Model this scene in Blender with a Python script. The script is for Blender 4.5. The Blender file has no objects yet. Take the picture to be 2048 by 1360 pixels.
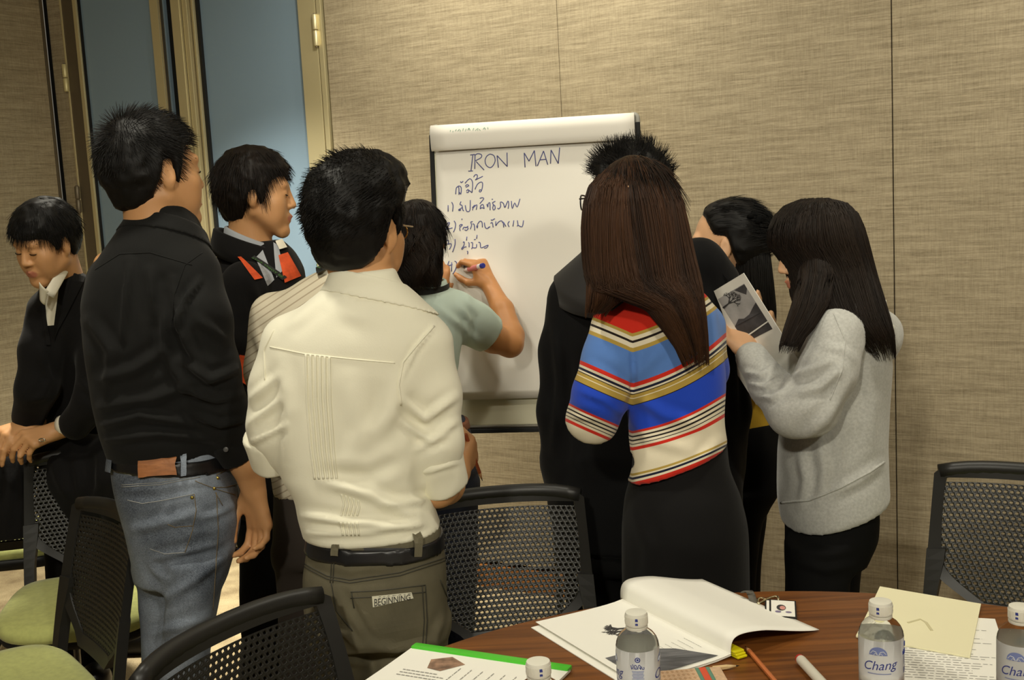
import bpy, bmesh, math, random
import numpy as np
from mathutils import Vector, Matrix
from mathutils.bvhtree import BVHTree
random.seed(7); np.random.seed(7)
SC = bpy.context.scene
COL = SC.collection
PI = math.pi
# ------------------------------------------------------------ camera
FPX, PITCH, ROLL, CH = 2281.0, math.radians(7.3), math.radians(3.1), 1.52
_F = np.array([0, math.cos(PITCH), -math.sin(PITCH)])
_U0 = np.array([0, math.sin(PITCH), math.cos(PITCH)])
_R0 = np.array([1.0, 0, 0])
_R = _R0*math.cos(ROLL) - _U0*math.sin(ROLL)
_U = _R0*math.sin(ROLL) + _U0*math.cos(ROLL)
_C = np.array([0, 0, CH])
cam_data = bpy.data.cameras.new('camera')
cam = bpy.data.objects.new('camera', cam_data)
COL.objects.link(cam)
cam_data.sensor_width = 36.0
cam_data.lens = 36.0*FPX/2048
cam_data.clip_start = 0.02
M = Matrix.Identity(4)
for i in range(3):
    M[i][0], M[i][1], M[i][2], M[i][3] = _R[i], _U[i], -_F[i], _C[i]
cam.matrix_world = M
SC.camera = cam
# ------------------------------------------------------------ world, exposure, ceiling lamps
SC.view_settings.view_transform = 'Standard'
SC.view_settings.look = 'None'
SC.view_settings.gamma = 1.0
SC.view_settings.use_curve_mapping = False
SC.view_settings.exposure = -0.06
wd = bpy.data.worlds.new('room_ambience')
SC.world = wd
wd.use_nodes = True
wd.node_tree.nodes['Background'].inputs[0].default_value = (1.0, 0.90, 0.70, 1)
wd.node_tree.nodes['Background'].inputs[1].default_value = 0.16
CEIL = 2.75
WARM = (1.0, 0.945, 0.79)
def area_lamp(name, x, y, size, power, aim=None, color=WARM, spread=180, z=None):
    d = bpy.data.lights.new(name, 'AREA')
    d.shape = 'DISK'; d.size = size; d.energy = power; d.color = color
    d.spread = math.radians(spread)
    o = bpy.data.objects.new(name, d); COL.objects.link(o)
    o.location = (x, y, (CEIL-0.03) if z is None else z)
    if aim is not None:
        o.rotation_euler = (Vector(aim)-o.location).to_track_quat('-Z', 'Y').to_euler()
    return o
LAMPS = [  # ceiling downlights: x, y, size, watts, aim, spread
    (0.30, 3.50, 0.14, 5.5, (0.30, 4.1, 1.7), 130),
    (-0.75, 2.1, 0.18, 11, (-0.5, 2.5, 1.0), 150),
    (0.95, 2.2, 0.18, 8, (0.9, 2.6, 1.0), 150),
    (-0.7, -0.9, 0.22, 46, (-0.3, 2.2, 1.0), 150),
    (1.1, -0.9, 0.22, 34, (1.2, 2.5, 1.0), 150),
    (-1.7, 1.2, 0.2, 2, (-1.5, 1.9, 0.8), 150),
    (1.75, 2.75, 0.14, 5, (1.75, 3.2, 1.9), 130),
    (-1.30, 3.80, 0.2, 26, (-1.1, 4.3, 0.0), 80),
    (-0.42, 3.80, 0.14, 5.5, (-0.3, 4.4, 1.8), 130),
]
for i, (x, y, s, w, aim, sp) in enumerate(LAMPS):
    area_lamp('ceiling_lamp', x, y, s, w, aim, spread=sp)

# ------------------------------------------------------------ projection helpers (surveying the photograph)
def ray(px, py):
    return _F + _R*((px-1024)/FPX) + _U*((680-py)/FPX)
def at(px, py, Y):
    d = ray(px, py); return _C + d*(Y/d[1])
def atz(px, py, z):
    d = ray(px, py); return _C + d*((z-CH)/d[2])
def atplane(px, py, p0, n):
    d = ray(px, py); p0 = np.asarray(p0, float); n = np.asarray(n, float)
    return _C + d*(((p0-_C) @ n)/(d @ n))
def proj(p):
    v = np.asarray(p, float)-_C; w = v @ _F
    return np.array([1024+FPX*(v @ _R)/w, 680-FPX*(v @ _U)/w])
W0 = np.array([1.193, 3.55, 0.0]); WD = np.array([-0.8660254, 0.5, 0]); WN = np.array([-0.5, -0.8660254, 0])
def wpt(t, z, out=0.0):
    p = W0+WD*t+WN*out; return np.array([p[0], p[1], z])
def wt(px, py=20, out=0.0):
    p = atplane(px, py, W0+WN*out, WN); return float((p-W0) @ WD)

# ------------------------------------------------------------ materials
def lin(c):
    return tuple(((v/255)/12.92 if v/255 <= 0.04045 else ((v/255+0.055)/1.055)**2.4) for v in c)
_mats = {}
def mat(name, rgb, rough=0.6, metal=0.0, spec=0.5, noise=None, bump=None, sheen=0.0, coat=0.0, aniso=None, build=None):
    """Procedural Principled material. rgb in 0-255 sRGB.  noise=(scale, amount[, stretch xyz]); bump=(scale, strength, distance[, stretch])"""
    if name in _mats: return _mats[name]
    m = bpy.data.materials.new(name); m.use_nodes = True; _mats[name] = m
    nt = m.node_tree; N = nt.nodes; L = nt.links
    b = N['Principled BSDF']
    c = lin(rgb)
    b.inputs['Base Color'].default_value = (*c, 1)
    b.inputs['Roughness'].default_value = rough
    b.inputs['Metallic'].default_value = metal
    b.inputs['Specular IOR Level'].default_value = spec
    if sheen: b.inputs['Sheen Weight'].default_value = sheen
    if coat: b.inputs['Coat Weight'].default_value = coat
    def coords(stretch):
        tc = N.new('ShaderNodeTexCoord'); mp = N.new('ShaderNodeMapping')
        L.new(tc.outputs['Object'], mp.inputs[0]); mp.inputs['Scale'].default_value = stretch
        return mp.outputs[0]
    if noise:
        st = noise[2] if len(noise) > 2 else (1, 1, 1)
        tx = N.new('ShaderNodeTexNoise'); tx.inputs['Scale'].default_value = noise[0]; tx.inputs['Detail'].default_value = 5
        L.new(coords(st), tx.inputs['Vector'])
        mx = N.new('ShaderNodeMix'); mx.data_type = 'RGBA'
        mr = N.new('ShaderNodeMapRange'); mr.inputs[1].default_value = 0.3; mr.inputs[2].default_value = 0.7
        L.new(tx.outputs['Fac'], mr.inputs[0]); L.new(mr.outputs[0], mx.inputs[0])
        a = noise[1]
        mx.inputs[6].default_value = (*[v*(1-a) for v in c], 1); mx.inputs[7].default_value = (*[min(1, v*(1+a)) for v in c], 1)
        L.new(mx.outputs[2], b.inputs['Base Color'])
    if bump:
        st = bump[3] if len(bump) > 3 else (1, 1, 1)
        tx = N.new('ShaderNodeTexNoise'); tx.inputs['Scale'].default_value = bump[0]; tx.inputs['Detail'].default_value = 3
        L.new(coords(st), tx.inputs['Vector'])
        bp = N.new('ShaderNodeBump'); bp.inputs['Strength'].default_value = bump[1]; bp.inputs['Distance'].default_value = bump[2]
        L.new(tx.outputs['Fac'], bp.inputs['Height']); L.new(bp.outputs[0], b.inputs['Normal'])
    if build: build(nt, b)
    return m

# ------------------------------------------------------------ mesh helpers
def tag(o, label=None, cat=None, group=None, kind=None):
    if label: o['label'] = label
    if cat: o['category'] = cat
    if group: o['group'] = group
    if kind: o['kind'] = kind
    return o
def empty(name, loc, label=None, cat=None, group=None, rz=0.0, kind=None):
    o = bpy.data.objects.new(name, None); COL.objects.link(o)
    o.location = tuple(loc); o.rotation_euler = (0, 0, rz); o.empty_display_size = 0.1
    return tag(o, label, cat, group, kind)
def obj(name, me, material=None, parent=None, world=True, smooth=False, label=None):
    """link mesh; when world=True its coordinates are world ones even under a moved parent"""
    o = bpy.data.objects.new(name, me); COL.objects.link(o)
    if material is not None and not me.materials:
        me.materials.append(material)
    if smooth:
        me.polygons.foreach_set('use_smooth', np.ones(len(me.polygons), bool))
    if parent is not None:
        o.parent = parent
        if world:
            bpy_parent_inv(o, parent)
    if label: o['label'] = label
    return o
def _mw(p):
    m = Matrix.LocRotScale(p.location, p.rotation_euler, p.scale)
    return (_mw(p.parent) @ p.matrix_parent_inverse @ m) if p.parent else m
def bpy_parent_inv(o, parent):
    o.matrix_parent_inverse = _mw(parent).inverted()
def mesh_from(name, V, F):
    me = bpy.data.meshes.new(name)
    V = np.asarray(V, np.float32)
    if isinstance(F, np.ndarray) and F.ndim == 2:
        k = F.shape[1]
        me.vertices.add(len(V)); me.vertices.foreach_set('co', V.ravel())
        me.loops.add(F.size); me.loops.foreach_set('vertex_index', F.astype(np.int32).ravel())
        me.polygons.add(len(F)); me.polygons.foreach_set('loop_start', np.arange(0, F.size, k, dtype=np.int32))
        me.update(calc_edges=True); me.validate()
    else:
        me.from_pydata([tuple(map(float, v)) for v in V], [], [tuple(map(int, f)) for f in F]); me.update()
    return me
class MB:
    """collects boxes, bars, tubes, sheets into one mesh"""
    def __init__(self): self.V = []; self.F = []
    def add(self, V, F):
        n = len(self.V); self.V += [tuple(map(float, v)) for v in V]; self.F += [tuple(i+n for i in f) for f in F]; return self
    def box(self, c, s, ax=None):
        c = np.asarray(c, float); A = np.eye(3) if ax is None else np.asarray(ax, float)
        P = [c + A[0]*s[0]*i/2 + A[1]*s[1]*j/2 + A[2]*s[2]*k/2 for i in (-1, 1) for j in (-1, 1) for k in (-1, 1)]
        return self.add(P, [(0, 1, 3, 2), (4, 6, 7, 5), (0, 4, 5, 1), (2, 3, 7, 6), (0, 2, 6, 4), (1, 5, 7, 3)])
    def bevbox(self, c, s, b=0.003, ax=None):
        A = np.eye(3) if ax is None else np.asarray(ax, float)
        bm = bmesh.new(); bmesh.ops.create_cube(bm, size=1.0)
        for v in bm.verts: v.co = Vector((v.co.x*s[0], v.co.y*s[1], v.co.z*s[2]))
        bmesh.ops.bevel(bm, geom=list(bm.edges), offset=b, segments=2, affect='EDGES', profile=0.6)
        bm.verts.index_update()
        P = [np.asarray(c)+A[0]*v.co.x+A[1]*v.co.y+A[2]*v.co.z for v in bm.verts]
        fs = [tuple(v.index for v in f.verts) for f in bm.faces]; bm.free()
        return self.add(P, fs)
    def tube(self, pts, r, n=8, caps=True, flat=None, closed=False):
        pts = [np.asarray(p, float) for p in pts]; m = len(pts)
        rs = [r]*m if np.isscalar(r) else list(r)
        V = []; F = []; prev = None
        for i, p in enumerate(pts):
            a = pts[max(i-1, 0)]; b = pts[min(i+1, m-1)]
            if closed: a = pts[(i-1) % m]; b = pts[(i+1) % m]
            t = b-a; t = t/(np.linalg.norm(t)+1e-12)
            if prev is None:
                h = np.array([0, 0, 1.0]) if abs(t[2]) < 0.9 else np.array([1.0, 0, 0])
                if flat is not None: h = np.asarray(flat[0], float)
                u = h-t*(h @ t); u /= np.linalg.norm(u)+1e-12
            else:
                u = prev-t*(prev @ t); u /= np.linalg.norm(u)+1e-12
            prev = u; w = np.cross(t, u)
            fl = 1.0 if flat is None else flat[1]
            for k in range(n):
                an = 2*PI*k/n
                V.append(p+(u*math.cos(an)*fl+w*math.sin(an))*rs[i])
        for i in range(m if closed else m-1):
            for k in range(n):
                j = (i+1) % m
                F.append((i*n+k, i*n+(k+1) % n, j*n+(k+1) % n, j*n+k))
        if caps and not closed:
            F.append(tuple(range(n))[::-1]); F.append(tuple((m-1)*n+k for k in range(n)))
        return self.add(V, F)
    def lathe(self, prof, n=24, c=(0, 0, 0), caps=True, ax=None):
        A = np.eye(3) if ax is None else np.asarray(ax, float)
        V = []; F = []; c = np.asarray(c, float); m = len(prof)
        for (r, z) in prof:
            for k in range(n):
                a = 2*PI*k/n; V.append(c+A[0]*r*math.cos(a)+A[1]*r*math.sin(a)+A[2]*z)
        for i in range(m-1):
            for k in range(n):
                F.append((i*n+k, i*n+(k+1) % n, (i+1)*n+(k+1) % n, (i+1)*n+k))
        if caps:
            F.append(tuple(range(n))[::-1]); F.append(tuple((m-1)*n+k for k in range(n)))
        return self.add(V, F)
    def slab(self, grid, th, up):
        """solid sheet of thickness th from a grid [rows][cols] of points; up: direction of thickness"""
        G = np.asarray(grid, float); nr, nc, _ = G.shape; up = np.asarray(up, float)*th
        V = list(G.reshape(-1, 3))+list((G-up).reshape(-1, 3)); F = []; o = nr*nc
        id_ = lambda i, j: i*nc+j
        for i in range(nr-1):
            for j in range(nc-1):
                q = (id_(i, j), id_(i, j+1), id_(i+1, j+1), id_(i+1, j))
                F.append(q); F.append(tuple(v+o for v in q[::-1]))
        ring = [id_(0, j) for j in range(nc)]+[id_(i, nc-1) for i in range(1, nr)]+[id_(nr-1, j) for j in range(nc-2, -1, -1)]+[id_(i, 0) for i in range(nr-2, 0, -1)]
        for a, b in zip(ring, ring[1:]+ring[:1]): F.append((b, a, a+o, b+o))
        return self.add(V, F)
    def build(self, name, material, parent=None, smooth=False, label=None, autosmooth=None):
        me = mesh_from(name, self.V, self.F)
        o = obj(name, me, material, parent, smooth=smooth, label=label)
        if autosmooth: me.polygons.foreach_set('use_smooth', np.ones(len(me.polygons), bool)); me.set_sharp_from_angle(angle=math.radians(autosmooth))
        return o
def frame3(d, up):
    d = np.asarray(d, float); d = d/np.linalg.norm(d); up = np.asarray(up, float)
    u = np.cross(up, d); u /= np.linalg.norm(u); return u, d, np.cross(u, d)
def smooth_path(pts, sub=4):
    pts = [np.asarray(p, float) for p in pts]; out = []
    for i in range(len(pts)-1):
        p0 = pts[max(i-1, 0)]; p1 = pts[i]; p2 = pts[i+1]; p3 = pts[min(i+2, len(pts)-1)]
        for k in range(sub):
            t = k/sub
            out.append(0.5*((2*p1)+(-p0+p2)*t+(2*p0-5*p1+4*p2-p3)*t*t+(-p0+3*p1-3*p2+p3)*t**3))
    out.append(pts[-1]); return out
def text_mesh(s, size=1.0, shear=0.0, extrude=0.0):
    cu = bpy.data.curves.new('lettering', 'FONT'); cu.body = s; cu.size = size; cu.shear = shear; cu.extrude = extrude
    cu.align_x = 'CENTER'; cu.align_y = 'CENTER'; cu.resolution_u = 3
    o = bpy.data.objects.new('lettering', cu); COL.objects.link(o)
    dg = bpy.context.evaluated_depsgraph_get(); dg.update()
    me = bpy.data.meshes.new_from_object(o.evaluated_get(dg))
    V = np.zeros(len(me.vertices)*3); me.vertices.foreach_get('co', V)
    F = [tuple(p.vertices) for p in me.polygons]
    bpy.data.objects.remove(o); bpy.data.curves.remove(cu); bpy.data.meshes.remove(me)
    return V.reshape(-1, 3), F

# ------------------------------------------------------------ setting: walls, floor, ceiling
def wall_weave(name, c1, c2, axis):
    """woven fabric wall covering: fine horizontal slub threads along `axis`"""
    if name in _mats: return _mats[name]
    m = bpy.data.materials.new(name); m.use_nodes = True; _mats[name] = m
    nt = m.node_tree; N = nt.nodes; L = nt.links; b = N['Principled BSDF']
    b.inputs['Roughness'].default_value = 0.85; b.inputs['Specular IOR Level'].default_value = 0.2
    tc = N.new('ShaderNodeTexCoord')
    rot = N.new('ShaderNodeMapping'); rot.vector_type = 'POINT'
    rot.inputs['Rotation'].default_value = (0, 0, -math.atan2(axis[1], axis[0]))
    L.new(tc.outputs['Object'], rot.inputs[0])
    def nz(scale, st, detail):
        mp = N.new('ShaderNodeMapping'); mp.inputs['Scale'].default_value = st
        L.new(rot.outputs[0], mp.inputs[0])
        t = N.new('ShaderNodeTexNoise'); t.inputs['Scale'].default_value = scale; t.inputs['Detail'].default_value = detail
        L.new(mp.outputs[0], t.inputs['Vector']); return t.outputs['Fac']
    a = nz(1.0, (11, 11, 230), 4); h = nz(1.0, (70, 70, 520), 2); v = nz(1.0, (420, 420, 16), 2)
    big = nz(1.0, (3.5, 3.5, 60), 3)
    def mathn(op, x, y):
        q = N.new('ShaderNodeMath'); q.operation = op
        for i, s in enumerate((x, y)):
            if isinstance(s, (int, float)): q.inputs[i].default_value = s
            else: L.new(s, q.inputs[i])
        return q.outputs[0]
    s = mathn('ADD', mathn('MULTIPLY', a, 0.38), mathn('MULTIPLY', h, 0.22))
    s = mathn('ADD', s, mathn('MULTIPLY', v, 0.22)); s = mathn('ADD', s, mathn('MULTIPLY', big, 0.18))
    r = N.new('ShaderNodeValToRGB'); L.new(s, r.inputs[0])
    r.color_ramp.elements[0].position = 0.36; r.color_ramp.elements[0].color = (*lin(c1), 1)
    r.color_ramp.elements[1].position = 0.62; r.color_ramp.elements[1].color = (*lin(c2), 1)
    L.new(r.outputs[0], b.inputs['Base Color'])
    bp = N.new('ShaderNodeBump'); bp.inputs['Strength'].default_value = 0.35; bp.inputs['Distance'].default_value = 0.002
    L.new(s, bp.inputs['Height']); L.new(bp.outputs[0], b.inputs['Normal'])
    return m
M_WALL = wall_weave('woven_wall_fabric', (134, 122, 98), (186, 172, 144), WD)
M_WALLL = wall_weave('woven_wall_fabric_side', (134, 122, 98), (186, 172, 144), WN)
M_SEAM = mat('dark_joint', (84, 74, 58), 0.9)
M_METAL = mat('brushed_steel', (226, 214, 170), 0.42, 0.55, bump=(1.0, 0.08, 0.0004, (900, 900, 12)))
M_METALD = mat('dark_brushed_steel', (120, 110, 92), 0.45, 0.6, bump=(1.0, 0.08, 0.0004, (900, 900, 12)))
M_GASKET = mat('black_rubber', (14, 14, 13), 0.7)
M_BLACK = mat('matte_black', (10, 10, 10), 0.8)
def _glass(nt, b):
    b.inputs['Coat Roughness'].default_value = 0.22
M_BLUE = mat('frosted_blue_glass', (136, 160, 180), 0.4, coat=0.35, build=_glass)
M_WOODT = mat('warm_wood_trim', (150, 98, 50), 0.5, noise=(6, 0.25, (1, 1, 14)))

def wbox(mb, t0, t1, z0, z1, o0, o1):
    c = wpt((t0+t1)/2, (z0+z1)/2, (o0+o1)/2)
    return mb.box(c, (abs(t1-t0), abs(o1-o0), z1-z0), (WD, WN, (0, 0, 1)))
T_SEAM_R, T_SEAM_M, T_EDGE = -0.009, 1.125, wt(646)
wall = empty('wall_back', wpt(1.0, 0), kind='structure')
wbox(MB(), -2.6, T_EDGE, 0.0, CEIL, -0.20, -0.032).build('wall_core', M_SEAM, wall)
for a, b in ((-2.6, -1.148), (-1.142, T_SEAM_R-0.0018), (T_SEAM_R+0.0018, T_SEAM_M-0.0010), (T_SEAM_M+0.0010, T_EDGE-0.004)):
    mb = MB(); c = wpt((a+b)/2, (CEIL+0.1)/2, -0.016)
    mb.bevbox(c, (b-a, 0.032, CEIL-0.1), 0.002, (WD, WN, (0, 0, 1)))
    mb.build('wall_panel', M_WALL, wall)
wbox(MB(), -2.6, T_EDGE, CEIL-0.05, CEIL, -0.032, 0.0).build('head_strip', M_SEAM, wall)
bb = tag(wbox(MB(), -2.6, T_EDGE, 0.0, 0.085, -0.02, 0.016).build('baseboard_back', M_WOODT), kind='structure')

# floor: short-pile carpet
def _carpet(nt, b):
    N = nt.nodes; L = nt.links
    tc = N.new('ShaderNodeTexCoord'); t = N.new('ShaderNodeTexNoise'); t.inputs['Scale'].default_value = 320; t.inputs['Detail'].default_value = 3
    t2 = N.new('ShaderNodeTexNoise'); t2.inputs['Scale'].default_value = 9; t2.inputs['Detail'].default_value = 4
    L.new(tc.outputs['Object'], t.inputs[0]); L.new(tc.outputs['Object'], t2.inputs[0])
    mx = N.new('ShaderNodeMath'); mx.operation = 'MULTIPLY_ADD'; mx.inputs[1].default_value = 0.5
    L.new(t.outputs['Fac'], mx.inputs[0])
    m2 = N.new('ShaderNodeMath'); m2.operation = 'MULTIPLY'; m2.inputs[1].default_value = 0.5
    L.new(t2.outputs['Fac'], m2.inputs[0]); L.new(m2.outputs[0], mx.inputs[2])
    r = N.new('ShaderNodeValToRGB'); L.new(mx.outputs[0], r.inputs[0])
    r.color_ramp.elements[0].position = 0.35; r.color_ramp.elements[0].color = (*lin((132, 114, 86)), 1)
    r.color_ramp.elements[1].position = 0.65; r.color_ramp.elements[1].color = (*lin((208, 190, 152)), 1)
    L.new(r.outputs[0], b.inputs['Base Color'])
    bp = N.new('ShaderNodeBump'); bp.inputs['Strength'].default_value = 0.6; bp.inputs['Distance'].default_value = 0.004
    L.new(t.outputs['Fac'], bp.inputs['Height']); L.new(bp.outputs[0], b.inputs['Normal'])
M_CARPET = mat('beige_carpet', (140, 122, 94), 0.95, spec=0.1, build=_carpet)
fl = MB().box((0.0, 2.0, -0.05), (8.4, 8.8, 0.1)).build('floor', M_CARPET); tag(fl, kind='structure')
M_CEIL = mat('white_ceiling', (200, 194, 180), 0.9)
ce = MB().box((0.0, 2.0, CEIL+0.05), (8.4, 8.8, 0.1)).build('ceiling', M_CEIL); tag(ce, kind='structure')
M_PLAIN = mat('plain_room_wall', (186, 178, 160), 0.9)
tag(MB().box((0.0, -2.35, CEIL/2), (8.4, 0.1, CEIL)).build('wall_rear', M_PLAIN), kind='structure')
tag(MB().box((4.15, 2.0, CEIL/2), (0.1, 8.8, CEIL)).build('wall_right', M_PLAIN), kind='structure')
tag(MB().box((-4.15, 0.0, CEIL/2), (0.1, 4.8, CEIL)).build('wall_far_left', M_PLAIN), kind='structure')

# doors
def vbar(parent, name, px0, px1, o0, o1, material, z0=0.012, z1=2.62, bev=0.002):
    t0, t1 = wt(px0, out=o1), wt(px1, out=o1)
    mb = MB(); mb.bevbox(wpt((t0+t1)/2, (z0+z1)/2, (o0+o1)/2), (abs(t1-t0), abs(o1-o0), z1-z0), min(bev, abs(t1-t0)*0.3), (WD, WN, (0, 0, 1)))
    return mb.build(name, material, parent)
def hinge(parent, px, py0, py1, out, material):
    t = wt(px, (py0+py1)/2, out)
    za, zb = [float(atplane(px, q, W0+WN*out, WN)[2]) for q in (py0, py1)]
    r = 0.0115; mid = (za+zb)/2
    h = MB()
    for a, b in ((zb, mid-0.0012), (mid+0.0012, za)):
        h.lathe([(r*0.5, a), (r*0.9, a+0.002), (r, a+0.006), (r, b-0.004), (r*0.8, b)], 16, wpt(t, 0, out))
    o = h.build('hinge', material, parent, autosmooth=40)
    MB().tube([wpt(t, zb-0.004, out), wpt(t, za+0.004, out)], r*0.45, 10).build('hinge_pin', M_METALD, o)
    return o
ztop = 2.62
# right leaf
d2 = empty('door_2', wpt(wt(490), 0), kind='structure')
vbar(d2, 'glass_pane', 391, 600, -0.030, -0.018, M_BLUE, 0.10, 2.55)
vbar(d2, 'door_stile', 595, 630, -0.035, 0.004, M_METAL)
vbar(d2, 'door_stile', 341, 358, -0.035, 0.030, M_METAL)
vbar(d2, 'stile_bead', 358, 364, -0.035, 0.014, M_METALD)
vbar(d2, 'stile_bead', 364, 373, -0.035, 0.020, M_METAL)
vbar(d2, 'stile_bead', 373, 382, -0.035, 0.002, M_METALD)
vbar(d2, 'stile_bead', 382, 386, -0.035, 0.010, M_METAL)
vbar(d2, 'gasket', 386, 396, -0.035, -0.004, M_GASKET)
wbox(MB(), wt(630), wt(386), 0.012, 0.10, -0.035, 0.004).build('bottom_rail', M_METALD, d2)
wbox(MB(), wt(630), wt(386), 2.55, ztop, -0.035, 0.004).build('top_rail', M_METALD, d2)
hinge(d2, 631, 28, 93, 0.012, M_METAL)
hinge(d2, 652, 690, 755, 0.012, M_METAL)
# left leaf
d1 = empty('door_1', wpt(wt(230), 0), kind='structure')
vbar(d1, 'glass_pane', 152, 303, -0.030, -0.018, M_BLUE, 0.10, 2.55)
vbar(d1, 'door_stile', 122, 145, -0.035, 0.000, M_METALD)
vbar(d1, 'stile_bead', 145, 152, -0.035, 0.006, M_METAL)
vbar(d1, 'gasket', 152, 157, -0.035, -0.004, M_GASKET)
vbar(d1, 'door_stile', 299, 315, -0.035, 0.004, M_METAL)
vbar(d1, 'stile_bead', 315, 320, -0.035, -0.006, M_METALD)
wbox(MB(), wt(315), wt(145), 0.012, 0.10, -0.035, 0.0).build('bottom_rail', M_METALD, d1)
wbox(MB(), wt(315), wt(145), 2.55, ztop, -0.035, 0.0).build('top_rail', M_METALD, d1)
hinge(d1, 131, 128, 184, 0.012, mat('cream_brass', (226, 214, 160), 0.4, 0.3))
hinge(d1, 156, 372, 426, 0.012, M_METALD)
# frame of the doorway
t1 = empty('trim_1', wpt(wt(640), 0), kind='structure')
vbar(t1, 'jamb', 632, 641, -0.12, 0.006, M_METAL, 0, CEIL)
vbar(t1, 'shadow_gap', 641, 646, -0.12, -0.010, M_SEAM, 0, CEIL)
vbar(t1, 'meeting_recess', 318, 344, -0.12, -0.040, M_GASKET, 0, CEIL)
vbar(t1, 'recess_glass', 320, 328, -0.04, -0.022, M_BLUE, 0.1, 2.55)
vbar(t1, 'jamb', 119, 122, -0.12, 0.004, M_METAL, 0, CEIL)
wbox(MB(), wt(646), wt(119), ztop+0.01, CEIL, -0.12, 0.0).build('head_jamb', M_METALD, t1)
wbox(MB(), wt(646), wt(80), 0, CEIL, -0.22, -0.125).build('doorway_backing', M_BLACK, t1)
# narrow fabric return, black gap and the left wall running towards the camera
TL = wt(90)
w2 = empty('wall_left', wpt(TL, 0), kind='structure')
vbar(w2, 'fabric_return', 94, 119, -0.12, -0.002, M_WALL, 0.09, CEIL)
vbar(w2, 'gap_strip', 87, 95, -0.12, -0.03, M_BLACK, 0, CEIL)
# metal edge + panels along WN
def sbox(mb, o0, o1, z0, z1, t0, t1):
    return mb.bevbox(wpt((t0+t1)/2, (z0+z1)/2, (o0+o1)/2), (abs(t1-t0), abs(o1-o0), z1-z0), 0.002, (WD, WN, (0, 0, 1)))
TS = wt(86, out=0.02)
sbox(MB(), 0.02, 0.035, 0, CEIL, TS, TS+0.12).build('edge_trim', M_METALD, w2)
for a, b in ((0.036, 1.10), (1.106, 2.2), (2.206, 3.3), (3.306, 4.6)):
    sbox(MB(), a, b, 0.085, CEIL, TS+0.002, TS+0.12).build('wall_panel', M_WALLL, w2)
tag(sbox(MB(), 0.036, 4.6, 0, 0.085, TS-0.012, TS+0.12).build('baseboard_left', M_WOODT), kind='structure')
tag(wbox(MB(), wt(119), wt(95), 0, 0.09, -0.12, 0.008).build('baseboard_return', M_WOODT), kind='structure')
# ------------------------------------------------------------ flip chart easel
PSI = math.atan2(0.10, 0.66); LEAN = math.radians(6)
CU = np.array([math.cos(PSI), -math.sin(PSI), 0])          # along the board, left to right
CB = np.array([math.sin(PSI), math.cos(PSI), 0])           # horizontally away from the viewer
CV = CB*math.sin(LEAN)+np.array([0, 0, math.cos(LEAN)])    # up the board
CN = np.cross(CU, CV)                                       # out of the board, towards the viewer
CO = at(868, 262, 3.86)
def pc(px, py, out=0.0):
    return atplane(px, py, CO+CN*out, CN)
def cuv(px, py):
    p = pc(px, py)-CO; return float(p @ CU), float(p @ CV)
def cpt(u, v, out=0.0): return CO+CU*u+CV*v+CN*out
uL, vT = 0.0, 0.0
uR = cuv(1268, 240)[0]; vB = cuv(1010, 853)[1]; vPB = cuv(1010, 797)[1]
M_PAPER = mat('white_paper', (240, 236, 226), 0.75, spec=0.25)
M_BOARD = mat('cream_whiteboard', (238, 234, 206), 0.35)
M_INK = mat('blue_marker_ink', (88, 92, 146), 0.7)
M_INKG = mat('faded_green_ink', (150, 190, 170), 0.8)
M_GREYP = mat('grey_plastic', (150, 148, 140), 0.5)
ch = empty('flip_chart', (float(cpt((uR)/2, 0)[0]), float(cpt(uR/2, 0)[1]), 0.0), 'flip chart easel with white pad of handwritten notes by the wall', 'flip chart')
def cbox(u0, u1, v0, v1, o0, o1, name, m, b=0.003):
    mb = MB(); mb.bevbox(cpt((u0+u1)/2, (v0+v1)/2, (o0+o1)/2), (abs(u1-u0), abs(v1-v0), abs(o1-o0)), b, (CU, CV, CN)); return mb.build(name, m, ch)
cbox(uL-0.004, uR+0.004, vB+0.005, vT, -0.018, -0.006, 'board', M_BOARD, 0.002)
cbox(uL-0.018, uL-0.003, vB-0.015, vT-0.012, -0.022, 0.002, 'side_rail', M_BLACK)
cbox(uR+0.003, uR+0.019, vB-0.015, vT-0.012, -0.022, 0.002, 'side_rail', M_BLACK)
tr = cbox(uL-0.018, uR+0.019, vB-0.018, vB-0.002, -0.02, 0.03, 'tray', M_BLACK)
cbox(uL-0.01, uR+0.01, vB-0.002, vB+0.006, -0.004, 0.03, 'tray_lip', mat('grey_metal_edge', (96, 92, 84), 0.45, 0.6))
for s, u in ((-1, uL-0.008), (1, uR+0.010)):
    pts = [cpt(u-s*0.018, vT+0.014, -0.01), cpt(u-s*0.006, vT+0.012, -0.01), cpt(u, vT+0.004, -0.01), cpt(u+s*0.001, vT-0.014, -0.01)]
    MB().tube(smooth_path(pts, 4), 0.009, 10).build('corner_cap', M_GREYP, ch, smooth=True)
cbox(uR-0.03, uR+0.004, vT-0.10, vT+0.010, -0.005, -0.001, 'pad_clamp', M_GREYP)
# legs
for u in (uL-0.01, uR+0.01):
    foot = cpt(u, vB, -0.01); f = foot-CB*0.10; f = np.array([f[0], f[1], 0.0])
    MB().tube([cpt(u, vB-0.01, -0.01), f+np.array([0, 0, 0.01])], 0.012, 10).build('leg', M_BLACK, ch, smooth=True)
top = cpt(uR/2, -0.3, -0.03); f = np.array([top[0], top[1], 0])+CB*0.10
MB().tube([top, f+np.array([0, 0, 0.01])], 0.012, 10).build('leg', M_BLACK, ch, smooth=True)
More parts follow.
